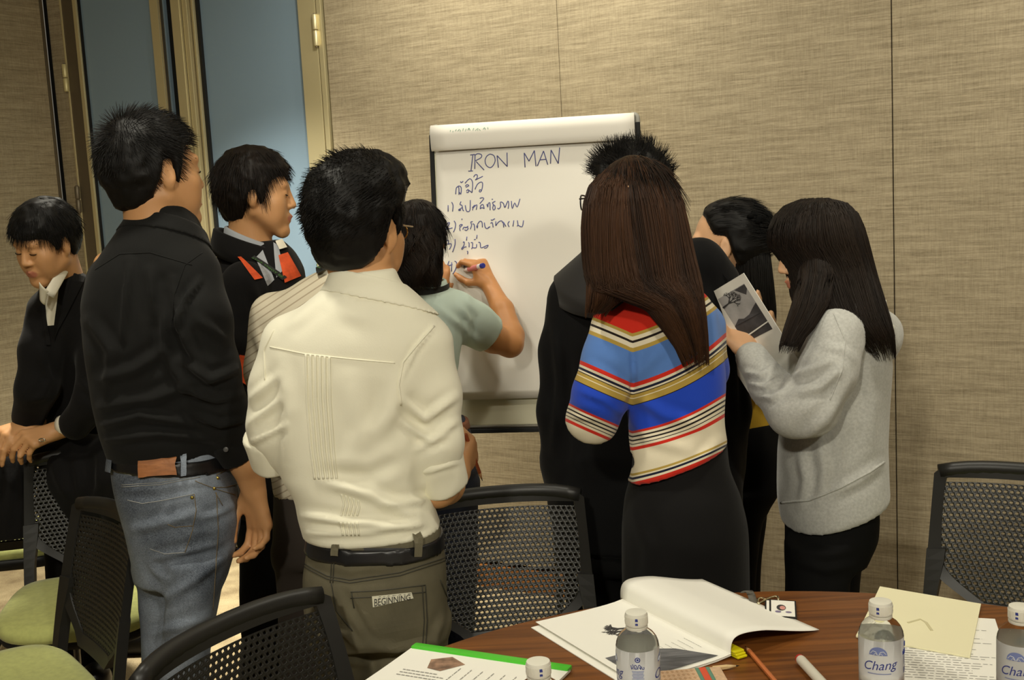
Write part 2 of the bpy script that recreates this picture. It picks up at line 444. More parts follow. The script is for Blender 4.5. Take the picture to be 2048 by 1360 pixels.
# the hanging sheet, gently waved
nu, nv = 24, 30
G = []
for j in range(nv+1):
    v = -0.045+(vPB+0.045)*j/nv
    row = []
    for i in range(nu+1):
        u = 0.003+(uR-0.006)*i/nu
        w = 0.004+0.0022*math.sin(7*v+1.3*u*6)*math.sin(3.1*u+1)+0.0016*math.sin(22*v+2*math.sin(5*u))+0.010*(j/nv)**3*(1-0.6*i/nu)
        row.append(cpt(u, v, w))
    G.append(row)
sh = MB().slab(G, 0.0006, CN).build('paper_sheet', M_PAPER, ch, smooth=True)
# sheets folded over the top, bulging forward as a roll
v1 = cuv(880, 305)[1]
prof = [(vT-0.02, -0.006), (vT+0.004, -0.004), (vT+0.014, 0.006), (vT+0.015, 0.022), (vT+0.006, 0.034), (vT-0.012, 0.040), (vT-0.034, 0.037), (v1+0.012, 0.030), (v1+0.002, 0.022)]
prof = smooth_path([np.array(p) for p in prof], 3)
G = [[cpt(-0.006+(uR+0.008)*i/12, p[0], p[1]) for i in range(13)] for p in prof]
rl = MB().slab(G, 0.0012, CN).build('folded_sheets', M_PAPER, ch, smooth=True)
def strokes(parent, name, material, polys, origin, scale, fn, r=0.0018, sub=3):
    mb = MB()
    for pl in polys:
        pts = [fn(origin[0]+x/scale, origin[1]+y/scale) for x, y in pl]
        if len(pts) > 2: pts = smooth_path(pts, sub)
        mb.tube(pts, r, 6, flat=(CN, 0.25))
    return mb.build(name, material, parent, smooth=True)
def sheet_out(px, py):
    u, v = cuv(px, py); jn = (v+0.045)/(vPB+0.045)
    w = 0.004+0.0022*math.sin(7*v+1.3*u*6)*math.sin(3.1*u+1)+0.0016*math.sin(22*v+2*math.sin(5*u))+0.010*jn**3*(1-0.6*u/uR)
    return pc(px, py, w+0.0004)
S1 = [[(190,280),(275,268)],[(240,275),(205,575)],[(155,580),(240,575)],[(280,270),(275,540)],[(270,290),(330,255),(400,275),(390,330),(290,385)],[(300,400),(450,560)],
 [(560,262),(500,300),(468,380),(490,470),(560,515),(620,470),(655,380),(630,290),(560,262)]]
S1b = [[(715,515),(690,290)],[(690,290),(880,495)],[(880,495),(875,235)],[(1212,510),(1195,240)],[(1195,240),(1285,395)],[(1285,395),(1385,195)],[(1385,195),(1415,490)],
 [(1440,485),(1555,205)],[(1555,205),(1635,460)],[(1490,370),(1600,360)],[(1685,440),(1695,185)],[(1695,185),(1830,440)],[(1830,440),(1855,140)]]
strokes(sh, 'handwriting', M_INK, S1+S1b[:3], (920, 280), 9.309, sheet_out)
strokes(sh, 'handwriting', M_INK, S1b[3:], (920, 280), 9.309, sheet_out)
S2 = [[(95,805),(180,720),(235,790),(225,980)],[(100,860),(130,830),(165,850),(110,880)],[(120,950),(150,920),(160,970),(120,975)],[(160,930),(225,980)],[(255,690),(280,650),(320,650),(320,700),(285,745)],[(285,745),(425,675)],
 [(280,920),(320,830),(380,785),(420,800),(415,890),(390,960),(360,960),(370,925),(405,940)],[(10,770),(25,795),(60,765)],[(-80,1010),(-70,900),(-40,870),(-20,900),(-20,1020)],[(-40,860),(0,860),(25,900),(15,1010),(-10,970)]]
strokes(sh, 'handwriting', M_INK, S2, (920, 280), 9.309, sheet_out)
S3 = [[(185,345),(185,490)],[(265,275),(298,350),(285,490)],[(480,260),(455,330),(500,350),(520,450),(545,475)],[(420,460),(445,430),(470,460),(425,470)],[(420,460),(500,400)],
 [(575,345),(600,470),(650,490),(685,440),(690,230)],[(735,405),(790,340)],[(740,460),(760,400),(840,335),(825,450)],[(905,190),(960,175),(995,200),(905,310)],[(915,430),(925,360),(980,330),(1005,430)],[(920,430),(950,400),(1000,420)],
 [(1065,320),(1090,390),(1095,320),(1135,290),(1140,460)],[(1175,210),(1205,212)],[(1190,290),(1260,255)],[(1190,300),(1220,340),(1200,400),(1220,455),(1255,420),(1245,350),(1200,350)],
 [(1310,410),(1340,430),(1380,370),(1375,275),(1440,300),(1470,400)],[(1480,400),(1545,250),(1565,320),(1550,425)],[(1625,250),(1645,425),(1700,290),(1755,390),(1820,200)]]
S4 = [[(145,790),(200,740),(215,770),(130,900)],[(130,900),(285,860)],[(320,700),(355,770),(340,880),(305,960)],[(440,830),(460,790),(510,790),(450,860),(460,930)],[(500,650),(500,680)],[(520,900),(540,850),(600,850),(640,820)],
 [(560,900),(600,920),(640,880),(620,850),(570,860)],[(690,890),(720,800),(700,730),(745,720)],[(740,770),(780,790),(790,920)],[(850,860),(860,810),(835,820),(850,870)],[(850,790),(900,715),(955,730),(965,850)],
 [(1010,740),(1030,850),(1080,875),(1140,830),(1090,860)],[(1165,670),(1180,690),(1250,650)],[(1150,760),(1190,740),(1210,850)],[(1270,710),(1270,815)],[(1270,815),(1330,730),(1400,700),(1430,750)],[(1440,720),(1450,850)],[(1450,740),(1500,830)],
 [(1580,710),(1545,770),(1575,840)],[(1680,690),(1660,830)],[(1760,690),(1775,800),(1750,820)],[(1775,800),(1870,835),(1900,690)]]
strokes(sh, 'handwriting', M_INK, S3, (880, 380), 11.378, sheet_out)
strokes(sh, 'handwriting', M_INK, S4, (880, 380), 11.378, sheet_out)
S5 = [[(145,250),(190,235),(190,300),(165,325)],[(165,325),(250,310),(245,380),(210,440)],[(340,205),(340,330),(285,500)],[(520,280),(550,270),(540,350),(490,420),(510,435),(545,390),(600,380)],[(610,150),(600,240)],[(610,480),(630,490),(625,550)],
 [(640,280),(660,300),(660,390)],[(700,290),(740,290),(730,400),(710,430)],[(740,400),(820,400),(830,320)],[(770,220),(810,210)],[(840,110),(830,200)],[(870,280),(910,290),(925,400),(1000,380),(1090,340),(1060,400),(1000,410)]]
S6 = [[(205,700),(180,780),(200,805),(280,780)],[(265,730),(260,940)],[(330,705),(375,740),(360,870),(290,1000)],[(540,850),(560,780),(630,735)],[(540,850),(620,790)]]
strokes(sh, 'handwriting', M_INK, S5, (880, 460), 11.333, sheet_out)
strokes(sh, 'handwriting', M_INK, S6, (880, 460), 11.333, sheet_out)
# faint show-through writing on the folded sheets
mb = MB()
rng = random.Random(3)
for k in range(16):
    px = 905+k*5; py = 268-k*0.35+rng.uniform(-1.5, 1.5)
    u, v = cuv(px, py); a = cpt(u, v, 0.0395); b2 = cpt(u+rng.uniform(-0.004, 0.006), v+rng.uniform(0.004, 0.009), 0.0398)
    mb.tube([a, b2], 0.0012, 5)
mb.build('faded_writing', M_INKG, rl)
# ------------------------------------------------------------ round meeting table
TZ = 0.74; TC = np.array([0.384, 1.26]); TR = 0.851
def _wood(nt, b):
    N = nt.nodes; L = nt.links
    tc = N.new('ShaderNodeTexCoord'); mp = N.new('ShaderNodeMapping')
    mp.inputs['Rotation'].default_value = (0, 0, math.radians(-62)); mp.inputs['Scale'].default_value = (1.2, 34, 8)
    L.new(tc.outputs['Object'], mp.inputs[0])
    t = N.new('ShaderNodeTexNoise'); t.inputs['Scale'].default_value = 2.2; t.inputs['Detail'].default_value = 7; t.inputs['Distortion'].default_value = 0.6
    L.new(mp.outputs[0], t.inputs[0])
    r = N.new('ShaderNodeValToRGB'); L.new(t.outputs['Fac'], r.inputs[0])
    e = r.color_ramp.elements
    e[0].position = 0.33; e[0].color = (*lin((92, 52, 20)), 1); e[1].position = 0.70; e[1].color = (*lin((138, 84, 36)), 1)
    L.new(r.outputs[0], b.inputs['Base Color'])
M_TABLE = mat('walnut_veneer', (120, 70, 32), 0.42, spec=0.3, build=_wood)
tb = empty('round_table', (TC[0], TC[1], 0), 'large round wooden meeting table with papers and bottles on it', 'table')
mb = MB(); mb.lathe([(TR-0.012, 0.712), (TR-0.002, 0.714), (TR, 0.72), (TR, 0.733), (TR-0.003, TZ-0.0015), (TR-0.009, TZ), (0.02, TZ)], 128, (TC[0], TC[1], 0))
mb.build('tabletop', M_TABLE, tb, autosmooth=40)
mb = MB(); mb.lathe([(0.36, 0.0), (0.36, 0.015), (0.33, 0.025), (0.07, 0.05), (0.05, 0.08), (0.05, 0.66), (0.12, 0.70), (0.30, 0.712)], 48, (TC[0], TC[1], 0))
mb.build('pedestal', M_BLACK, tb, autosmooth=40)

# ------------------------------------------------------------ mesh-back stacking chair
CHH = 0.82
M_PLAST = mat('charcoal_plastic', (32, 31, 29), 0.42, spec=0.45)
M_MESHP = mat('charcoal_perforated_plastic', (30, 29, 26), 0.38, spec=0.55)
M_GREEN = mat('lime_green_upholstery', (186, 190, 114), 0.85, sheen=0.2, noise=(60, 0.10), bump=(500, 0.3, 0.001))
M_CHROME = mat('grey_steel_tube', (120, 118, 112), 0.35, 0.9)
def back_y(x, z):     # reclined and slightly dished back
    s = (z-0.44)/(CHH-0.44)
    return -0.10*s-0.015*s*s + 0.055*(abs(x)/0.23)**2.2*(0.35+0.65*s)
def back_pt(x, z, o=0.0): return np.array([x, back_y(x, z)+o, z])
def in_half(z):        # half width of the perforated shield
    zb, zt = 0.50, CHH-0.035
    s = (z-zb)/(zt-zb)
    base = 0.186+0.016*math.sin(PI*min(1, max(0, s))*0.75)
    if s < 0.34: base *= 0.52+0.48*math.sin(max(0, s)/0.34*PI/2)
    return base
def build_chair():
    t = empty('mesh_back_chair', (0, 0, 0))
    # perforated panel: staggered hexagonal holes
    px, pz = 0.0135, 0.0118
    V = []; F = []; th = 0.004
    zb, zt = 0.502, CHH-0.036
    rows = int((zt-zb)/pz)
    for r in range(rows):
        z0 = zb+r*pz; zc = z0+pz/2; hw = in_half(zc); off = (r % 2)*px/2
        k0 = int(math.ceil((-hw-off)/px))-1; k1 = int((hw-off)/px)+1
        for k in range(k0, k1):
            xa = k*px+off
            if xa+px/2 < -hw-px*0.4 or xa+px/2 > hw+px*0.4: continue
            xc = xa+px/2
            outer = [(xa, z0), (xc, z0), (xa+px, z0), (xa+px, z0+pz), (xc, z0+pz), (xa, z0+pz)]
            a, c = px*0.31, pz*0.30
            inner = [(xc-a, zc-c*0.55), (xc, zc-c), (xc+a, zc-c*0.55), (xc+a, zc+c*0.55), (xc, zc+c), (xc-a, zc+c*0.55)]
            n = len(V)
            for o in (th/2, -th/2):
                bul = 0.0012 if o > 0 else -0.0012
                V += [back_pt(x, z, o-bul) for x, z in outer]+[back_pt(x, z, o) for x, z in inner]
            for i in range(6):
                j = (i+1) % 6
                F.append((n+j, n+i, n+6+i, n+6+j)); F.append((n+12+i, n+12+j, n+18+j, n+18+i)); F.append((n+6+j, n+6+i, n+18+i, n+18+j))
    me = mesh_from('perforated_back', V, np.array(F)); o = obj('perforated_back', me, M_MESHP, t); o['kind'] = 'stuff'
    # frame round the panel
    zs = list(np.linspace(zb, zt, 22))
    right_in = [(in_half(z)-0.001, z) for z in zs]
    def outh(z):
        s = (z-0.44)/(CHH-0.44); return 0.232-0.012*s
    ring_in = right_in+[(x, zt) for x in np.linspace(in_half(zt)-0.02, -in_half(zt)+0.02, 14)]+[(-x, z) for x, z in right_in[::-1]]+[(x, zb) for x in np.linspace(-in_half(zb)+0.01, in_half(zb)-0.01, 8)]
    # outer: straight sides above z=.6, following the shield below
    def outer_pt(x, z, i):
        if i < 22 or 36 <= i < 58:
            s = 1 if i < 22 else -1; zz = z
            if z > 0.585:
                xx = outh(z); zz = z
                if z > zt-0.02: zz = z+0.012*(z-zt+0.02)/0.02
            else:
                xx = min(outh(z), in_half(z)+0.030)
            return (s*xx, zz)
        if i < 36:
            u = x/(in_half(zt)-0.02); e = abs(u)
            return (u*(outh(CHH)-0.022+0.008*e), CHH-0.003-0.010*e**4)
        return (x*1.12, zb-0.028)
    ring_out = [outer_pt(x, z, i) for i, (x, z) in enumerate(ring_in)]
    n = len(ring_in); V = []; F = []
    for (d, prof) in ((0, None),):
        for (pts, o) in ((ring_in, 0.004), (ring_in, -0.006), (ring_out, -0.012), (ring_out, 0.010)):
            V += [back_pt(x, z, o) for x, z in pts]
    for i in range(n):
        j = (i+1) % n
        for k in range(4):
            k2 = (k+1) % 4
            F.append((k*n+i, k*n+j, k2*n+j, k2*n+i))
    me = mesh_from('back_frame', V, np.array(F)); o = obj('back_frame', me, M_PLAST, t)
    bm = bmesh.new(); bm.from_mesh(me); bmesh.ops.recalc_face_normals(bm, faces=bm.faces); bm.to_mesh(me); bm.free()
    me.polygons.foreach_set('use_smooth', np.ones(len(me.polygons), bool)); me.set_sharp_from_angle(angle=math.radians(50))
    # rounded top rail
    pts = [back_pt(x, CHH-0.014-0.010*(abs(x)/0.215)**5, -0.004) for x in np.linspace(-0.214, 0.214, 15)]
    MB().tube(pts, 0.0150, 12, flat=((0, 0, 1), 1.25)).build('top_rail', M_PLAST, t, smooth=True)
    for s in (-1, 1):
        # upright going down to the seat
        mb = MB(); G = []
        for z in np.linspace(0.62, 0.40, 10):
            xo = outh(z)+0.002; xi = xo-(0.040-0.012*min(1, max(0, (0.60-z)/0.1)))
            G.append([back_pt(s*xi, z, 0.012), back_pt(s*xo, z, 0.012)])
        mb.slab(G, 0.026, (0, 1, 0)); mb.build('upright', M_PLAST, t)
        # legs
        fx = s*0.225
        MB().tube(smooth_path([(s*0.20, 0.10, 0.40), (fx, 0.02, 0.36), (fx+s*0.015, -0.06, 0.18), (fx+s*0.02, -0.10, 0.012)], 4), 0.0115, 10).build('leg', M_CHROME, t, smooth=True)
        MB().tube(smooth_path([(s*0.20, 0.12, 0.405), (fx, 0.40, 0.37), (fx+s*0.012, 0.43, 0.2), (fx+s*0.012, 0.44, 0.012)], 4), 0.0115, 10).build('leg', M_CHROME, t, smooth=True)
    # seat
    def sq(a, e=4.0):
        c, s_ = math.cos(a), math.sin(a)
        return math.copysign(abs(c)**(2/e), c), math.copysign(abs(s_)**(2/e), s_)
    V = []; F = []; K = 48
    levels = [(0.0, 0.425), (0.93, 0.424), (0.985, 0.432), (1.0, 0.444), (0.985, 0.458), (0.94, 0.466), (0.80, 0.469), (0.5, 0.467), (0.0, 0.464)]
    for (s, z) in levels:
        for k in range(K):
            x, y = sq(2*PI*k/K); V.append((x*0.225*s*(1-0.06*y), 0.245+y*0.225*s, z+0.006*(abs(x)**3)-(0.012*max(0, y*s)**4)))
    for i in range(len(levels)-1):
        for k in range(K): F.append((i*K+k, i*K+(k+1) % K, (i+1)*K+(k+1) % K, (i+1)*K+k))
    obj('seat_cushion', mesh_from('seat_cushion', V, np.array(F)), M_GREEN, t, smooth=True)
    mb = MB()
    V = []; F = []
    levels = [(0.0, 0.385), (0.85, 0.386), (0.97, 0.405), (1.0, 0.428), (0.0, 0.430)]
    for (s, z) in levels:
        for k in range(K):
            x, y = sq(2*PI*k/K); V.append((x*0.222*s*(1-0.06*y), 0.24+y*0.222*s, z))
    for i in range(len(levels)-1):
        for k in range(K): F.append((i*K+k, i*K+(k+1) % K, (i+1)*K+(k+1) % K, (i+1)*K+k))
    obj('seat_pan', mesh_from('seat_pan', V, np.array(F)), M_BLACK, t, smooth=True)
    return t
def copy_tree(o, parent=None):
    c = o.copy(); COL.objects.link(c)
    if parent is not None: c.parent = parent
    for ch_ in list(o.children): copy_tree(ch_, c)
    return c
CHAIRS = [  # top-rail centre (x, y), facing direction, label
    ((1.21, 2.60), (-0.57, -0.82), 'black mesh-back chair on the right beyond the table, by the wall'),
    ((-0.052, 2.668), (0.10, -0.995), 'black mesh-back chair behind the table, seen between the standing men and women'),
    ((-0.520, 1.885), (0.845, -0.534), 'nearest black mesh-back chair, cut off by the bottom edge of the photo'),
    ((-0.97, 2.68), (-0.80, -0.60), 'black mesh-back chair beside the blue jeans, turned away to the left with green seat'),
    ((-1.265, 3.42), (0.12, -0.99), 'black mesh-back chair with green seat and a dark coat over its back'),
    ((-1.69, 3.47), (-0.15, 0.99), 'black chair at the left edge under the leaning man\'s hands, hung with a jacket'),
]
proto = build_chair(); chairs = []
for i, ((cx, cy), f, lab) in enumerate(CHAIRS):
    o = proto if i == 0 else copy_tree(proto)
    f = np.array(f)/np.linalg.norm(f)
    o.location = (cx+f[0]*0.095, cy+f[1]*0.095, 0); o.rotation_euler = (0, 0, math.atan2(-f[0], f[1]))
    tag(o, lab, 'chair', 'mesh-back meeting room chairs'); chairs.append(o)
    if i == 1: o.scale = (0.90, 1, 1)

# ------------------------------------------------------------ things on the table
M_SHEET = mat('printer_paper', (244, 242, 232), 0.8, spec=0.2)
M_PRINT = mat('black_print', (58, 56, 56), 0.8)
M_PRINTG = mat('grey_print', (150, 148, 144), 0.8)
M_PHOTO = mat('grey_photo_print', (96, 96, 98), 0.7, noise=(18, 0.5, (1, 6, 1)))
UP = np.array([0, 0, 1.0])
def text_rows(fn, rows, x0, x1, y0, y1, rng, h=0.0018, ragged=0.25, name='printed_text', material=None, parent=None):
    """rows of tiny illegible print; fn(x,y) -> point on the sheet"""
    mb = MB()
    for r in range(rows):
        y = y0+(y1-y0)*r/max(1, rows-1); x = x0; xe = x1-(x1-x0)*rng.random()*ragged
        while x < xe:
            w = (x1-x0)*rng.uniform(0.03, 0.10); e = min(x+w, xe)
            a, b_, = fn(x, y), fn(e, y); c = fn(x, y+h); d = fn(e, y+h)
            mb.add([a, b_, d, c], [(0, 1, 2, 3)]); x = e+(x1-x0)*0.018
    return mb.build(name, material or M_PRINTG, parent)
# open booklet
S0, S1p = atz(1245, 1200, TZ+0.006), atz(1462, 1310, TZ+0.006)
sd = (S1p-S0); SL = np.linalg.norm(sd); sd /= SL
pd = np.array([-sd[1], sd[0], 0]); pd = pd if pd[0] > 0 else -pd      # towards the right page
bk = empty('open_booklet', (S0+S1p)/2*np.array([1, 1, 0])+np.array([0, 0, TZ]), 'open white booklet with a curling right page in the middle of the table', 'booklet')
def left_pt(u, v, o=0.0, w=0.19, lift=0.0):   # u 0..1 away from spine, v 0..1 along the spine
    h = TZ+0.0035+o+0.004*math.exp(-(u/0.12))+lift*u*u
    p = S0+sd*SL*v-pd*w*u; return np.array([p[0], p[1], h])
MB().slab([[left_pt(u*1.07, v, -0.0015) for u in np.linspace(0, 1, 8)] for v in np.linspace(0.02, 1, 8)], 0.0015, UP).build('under_pages', M_SHEET, bk, smooth=False)
lp = MB().slab([[left_pt(u, v, 0.0008, lift=0.003) for u in np.linspace(0, 1, 12)] for v in np.linspace(0, 1, 12)], 0.0008, UP).build('left_page', M_SHEET, bk)
def right_pt(u, v, o=0.0):
    W = 0.215*(1-0.06)
    k = math.sin(PI*min(1, u)**0.55)
    amp = 0.035+0.004*(1-v)
    h = TZ+0.004+amp*(k**1.15)*(1-0.15*u)
    back = -0.018*math.sin(PI*min(1, u*2.2)) if u < 0.45 else 0
    x = W*(u**1.25)*0.96+back*0.6
    p = S0+sd*SL*v+pd*x
    return np.array([p[0], p[1], h+o])
MB().slab([[right_pt(u, v) for u in np.linspace(0, 1, 30)**1.4] for v in np.linspace(-0.02, 1, 14)], 0.0012, UP).build('right_page', M_SHEET, bk, smooth=True)
rng = random.Random(5)
lf = lambda x, y: left_pt(x, y, 0.0012, lift=0.003)
text_rows(lambda x, y: left_pt(0.10+0.35*y, 0.30+0.4*x+0.16, 0.0014, lift=0.003), 5, 0.55, 1.0, 0.0, 0.8, rng, 0.012, parent=lp, name='printed_text')
mb = MB(); q = [(0.98, 0.63), (0.98, 0.985), (0.36, 0.985), (0.30, 0.72)]
q = [(0.93, 0.66), (0.93, 0.97), (0.10, 0.97), (0.30, 0.76), (0.55, 0.66)]
mb.add([left_pt(u, v, 0.0016, lift=0.003) for u, v in q], [tuple(range(len(q)))]); mb.build('printed_photo', M_PHOTO, lp)
def tree_print(fn, name, parent, seed, n=12):
    r2 = random.Random(seed); mb = MB()
    def br(p, a, l, w, d):
        e = (p[0]+math.cos(a)*l, p[1]+math.sin(a)*l); px_, py_ = -math.sin(a)*w, math.cos(a)*w
        mb.add([fn(p[0]-px_, p[1]-py_), fn(p[0]+px_, p[1]+py_), fn(e[0]+px_*0.5, e[1]+py_*0.5), fn(e[0]-px_*0.5, e[1]-py_*0.5)], [(0, 1, 2, 3)])
        if d: 
            for s in (-1, 1, 0.2): br(e, a+s*r2.uniform(0.3, 0.8), l*r2.uniform(0.55, 0.8), w*0.62, d-1)
    br((0.5, 0.0), PI/2+0.2, 0.28, 0.05, 4); return mb.build(name, M_PRINT, parent)
tree_print(lambda x, y: left_pt(0.20+0.60*y, 0.40+0.36*(x-0.5), 0.0016, lift=0.003), 'tree_drawing', lp, 4)
# sticky flags peeping from under the spine
p = atz(1466, 1303, TZ+0.006); mb = MB()
for k in range(3): mb.bevbox(p+np.array([0.002*k, -0.002*k, 0.0055-0.004*k]), (0.020, 0.034, 0.0035), 0.001, (pd, sd, UP))
tag(mb.build('sticky_flag', mat('bright_yellow_film', (224, 214, 20), 0.4)), 'yellow sticky flags under the spine of the open booklet', 'sticky flags')
# report with a green spine bar
A, B = atz(830, 1294, TZ+0.003), atz(1143, 1340, TZ+0.003); ad = B-A; AL = np.linalg.norm(ad); ad /= AL; an = np.array([ad[1], -ad[0], 0])
an = an if an[1] < 0 else -an
rp = empty('report', (A+B)/2-np.array([0, 0, 0.003]), 'white printed report with a bright green spine bar, lower left of the table', 'report')
rfn = lambda x, y, o=0.0: A+ad*AL*x+an*0.21*y+UP*(0.0035+o+0.004*y*y)
rs = MB().slab([[rfn(x, y) for x in np.linspace(0, 1, 8)] for y in np.linspace(0.02, 1, 10)], 0.0045, UP).build('pages', M_SHEET, rp)
mb = MB(); mb.bevbox((A+B)/2+UP*0.003+an*0.005, (AL*1.0, 0.019, 0.009), 0.003, (ad, an, UP)); mb.build('spine_bar', mat('bright_green_plastic', (78, 196, 48), 0.35), rp, autosmooth=40)
MB().add([rfn(x, y, 0.0006) for x, y in ((0.20, 0.22), (0.30, 0.12), (0.42, 0.22), (0.33, 0.40), (0.24, 0.38))], [(0, 1, 2, 3, 4)]).build('printed_photo', mat('brown_photo_print', (150, 118, 96), 0.7, noise=(60, 0.5)), rs)
text_rows(lambda x, y: rfn(0.42+0.55*y, 0.30+0.6*x, 0.0008), 9, 0.0, 1.0, 0.0, 1.0, rng, 0.010, 0.6, parent=rs, material=M_PRINTG)
text_rows(lambda x, y: rfn(0.12+0.3*x, 0.46+0.1*y, 0.0008), 3, 0.0, 1.0, 0.0, 1.0, rng, 0.12, 0.3, parent=rs, material=M_PRINTG)
# printed sheet and cream card
T0 = atz(1990, 1240, TZ); sdn = np.array([-0.29, -0.957, 0]); slf = np.array([-0.957, 0.29, 0])
sfn = lambda x, y, o=0.0: T0+slf*0.21*x+sdn*0.297*y+UP*(0.0022+o)
ps = empty('printed_sheet', sfn(0.5, 0.5)-UP*0.0022, 'white sheet of printed text beneath the cream card, right side of the table', 'paper')
pso = MB().slab([[sfn(x, y) for x in np.linspace(0, 1, 6)] for y in np.linspace(0, 1, 8)], 0.0016, UP).build('sheet', M_SHEET, ps)
text_rows(lambda x, y: sfn(0.08+0.84*(1-x), 0.10+0.8*y, 0.0004), 26, 0, 1, 0, 1, rng, 0.007, 0.35, parent=pso)
E_ = [atz(1760, 1183, TZ), atz(1962, 1214, TZ), atz(1940, 1320, TZ), atz(1712, 1278, TZ)]
def cfn(x, y):
    p = (E_[0]*(1-x)+E_[1]*x)*(1-y)+(E_[3]*(1-x)+E_[2]*x)*y
    return np.array([p[0], p[1], TZ+0.0062+0.004*(1-y)**2*(1-x)+0.003*math.exp(-((x-0.45)**2+(y-0.5)**2)/0.03)*0.5])
M_CREAM = mat('cream_card', (240, 234, 196), 0.75)
cc = empty('cream_card', (E_[0]+E_[2])/2, 'plain cream card with a small pressed mark, behind the front right bottle', 'card')
cs = MB().slab([[cfn(x, y) for x in np.linspace(0, 1, 20)] for y in np.linspace(0, 1, 16)], 0.0032, UP).build('card', M_CREAM, cc)
mb = MB(); mb.tube([cfn(0.40, 0.62)+UP*0.0005, cfn(0.50, 0.52)+UP*0.0005, cfn(0.56, 0.56)+UP*0.0005, cfn(0.63, 0.68)+UP*0.0005], 0.0028, 6, flat=(UP, 0.15))
mb.build('pressed_mark', mat('cream_crease', (206, 198, 158), 0.8), cs)
# name badge with clip and strap
Bc = [atz(*q_, TZ) for q_ in ((1530, 1204), (1592, 1208), (1594, 1243), (1530, 1239))]
def bfn(x, y, h): 
    p = (Bc[0]*(1-x)+Bc[1]*x)*(1-y)+(Bc[3]*(1-x)+Bc[2]*x)*y; return np.array([p[0], p[1], TZ+h])
bd = empty('name_badge', (Bc[0]+Bc[2])/2, 'small white name badge in a black holder with metal clip', 'badge')
MB().slab([[bfn(x, y, 0.006) for x in np.linspace(0, 1, 4)] for y in np.linspace(0, 1, 4)], 0.0055, UP).build('holder', M_BLACK, bd)
bcd = MB().slab([[bfn(x, y, 0.0068) for x in np.linspace(0.20, 0.95, 3)] for y in np.linspace(0.06, 0.93, 3)], 0.001, UP).build('badge_card', M_SHEET, bd)
MB().slab([[bfn(x, y, 0.0068) for x in np.linspace(0.05, 0.14, 2)] for y in np.linspace(0.1, 0.93, 3)], 0.001, UP).build('holder_window', M_SHEET, bd)
def disc(fn, cx, cy, rx, ry, n=14): return [fn(cx+rx*math.cos(2*PI*k/n), cy+ry*math.sin(2*PI*k/n)) for k in range(n)]
bf = lambda x, y: bfn(x, y, 0.0072)
MB().add(disc(bf, 0.52, 0.48, 0.15, 0.17), [tuple(range(14))]).build('portrait_hair', M_PRINT, bcd)
MB().add(disc(lambda x, y: bfn(x, y, 0.0075), 0.56, 0.50, 0.09, 0.11), [tuple(range(14))]).build('portrait_face', mat('pink_print', (214, 150, 140), 0.8), bcd)
MB().add(disc(bf, 0.42, 0.72, 0.10, 0.06), [tuple(range(14))]).add(disc(bf, 0.75, 0.72, 0.10, 0.05), [tuple(range(14))]).build('printed_name', mat('violet_print', (130, 120, 150), 0.8), bcd)
mb = MB(); cp = [atz(x, y, TZ+0.006) for x, y in ((1557, 1200), (1554, 1193), (1540, 1196), (1527, 1202), (1517, 1207), (1516, 1199), (1524, 1196), (1530, 1200))]
mb.tube(smooth_path(cp, 4), 0.0022, 8); mb.build('metal_clip', mat('bright_steel', (220, 210, 176), 0.25, 1.0), bd, smooth=True)
mb = MB(); sp = [atz(x, y, TZ+h) for x, y, h in ((1488, 1184, 0.014), (1497, 1181, 0.020), (1503, 1190, 0.012), (1506, 1200, 0.006), (1513, 1206, 0.005))]
mb.slab([[p_-np.array([0.007, 0, 0]), p_+np.array([0.007, 0, 0])] for p_ in smooth_path(sp, 4)], 0.0015, (0, 0.5, 1)); mb.build('strap', mat('grey_webbing', (92, 88, 80), 0.8), bd, smooth=True)
# patterned notebook
M_PATT = mat('beige_pattern_cover', (206, 172, 138), 0.6, noise=(140, 0.16))
N0 = atz(1440, 1333, TZ+0.009); N1 = atz(1318, 1342, TZ+0.009); nl = N1-N0; nl[2] = 0; NLn = 0.135; nl /= np.linalg.norm(nl); nd = np.array([nl[1], -nl[0], 0]); nd = nd if nd[1] < 0 else -nd
nb = empty('notebook', (N0+nl*0.06+nd*0.09)*np.array([1, 1, 0])+UP*TZ, 'beige patterned notebook with a red and green stripe, lower centre', 'notebook')
def nbox(a, b_, h0, h1, nm, m):
    mb = MB(); mb.bevbox(N0*np.array([1, 1, 0])+nl*(a+b_)/2+nd*0.09+UP*(TZ+(h0+h1)/2), (b_-a, 0.18, h1-h0), 0.0008, (nl, nd, UP)); return mb.build(nm, m, nb)
nbox(0.002, 0.133, 0.0005, 0.0075, 'pages', M_SHEET); nbox(0, 0.135, 0.0075, 0.0092, 'cover', M_PATT)
nbox(0.018, 0.024, 0.0091, 0.0095, 'green_stripe', mat('teal_print', (96, 140, 118), 0.6)); nbox(0.024, 0.035, 0.0091, 0.0096, 'red_stripe', mat('red_print', (214, 84, 52), 0.6)); nbox(0.035, 0.041, 0.0091, 0.0095, 'green_stripe', mat('teal_print', (96, 140, 118), 0.6))
mb = MB()
for i in range(11):
    for j in range(13):
        c = N0*np.array([1, 1, 0])+nl*(0.048+0.0078*i)+nd*(0.008+0.0135*j)+UP*(TZ+0.0093)
        mb.add([c+nl*0.003, c+nd*0.005, c-nl*0.003, c-nd*0.005], [(0, 1, 2, 3)])
mb.build('cover_pattern', mat('tan_print', (186, 148, 112), 0.6), nb)
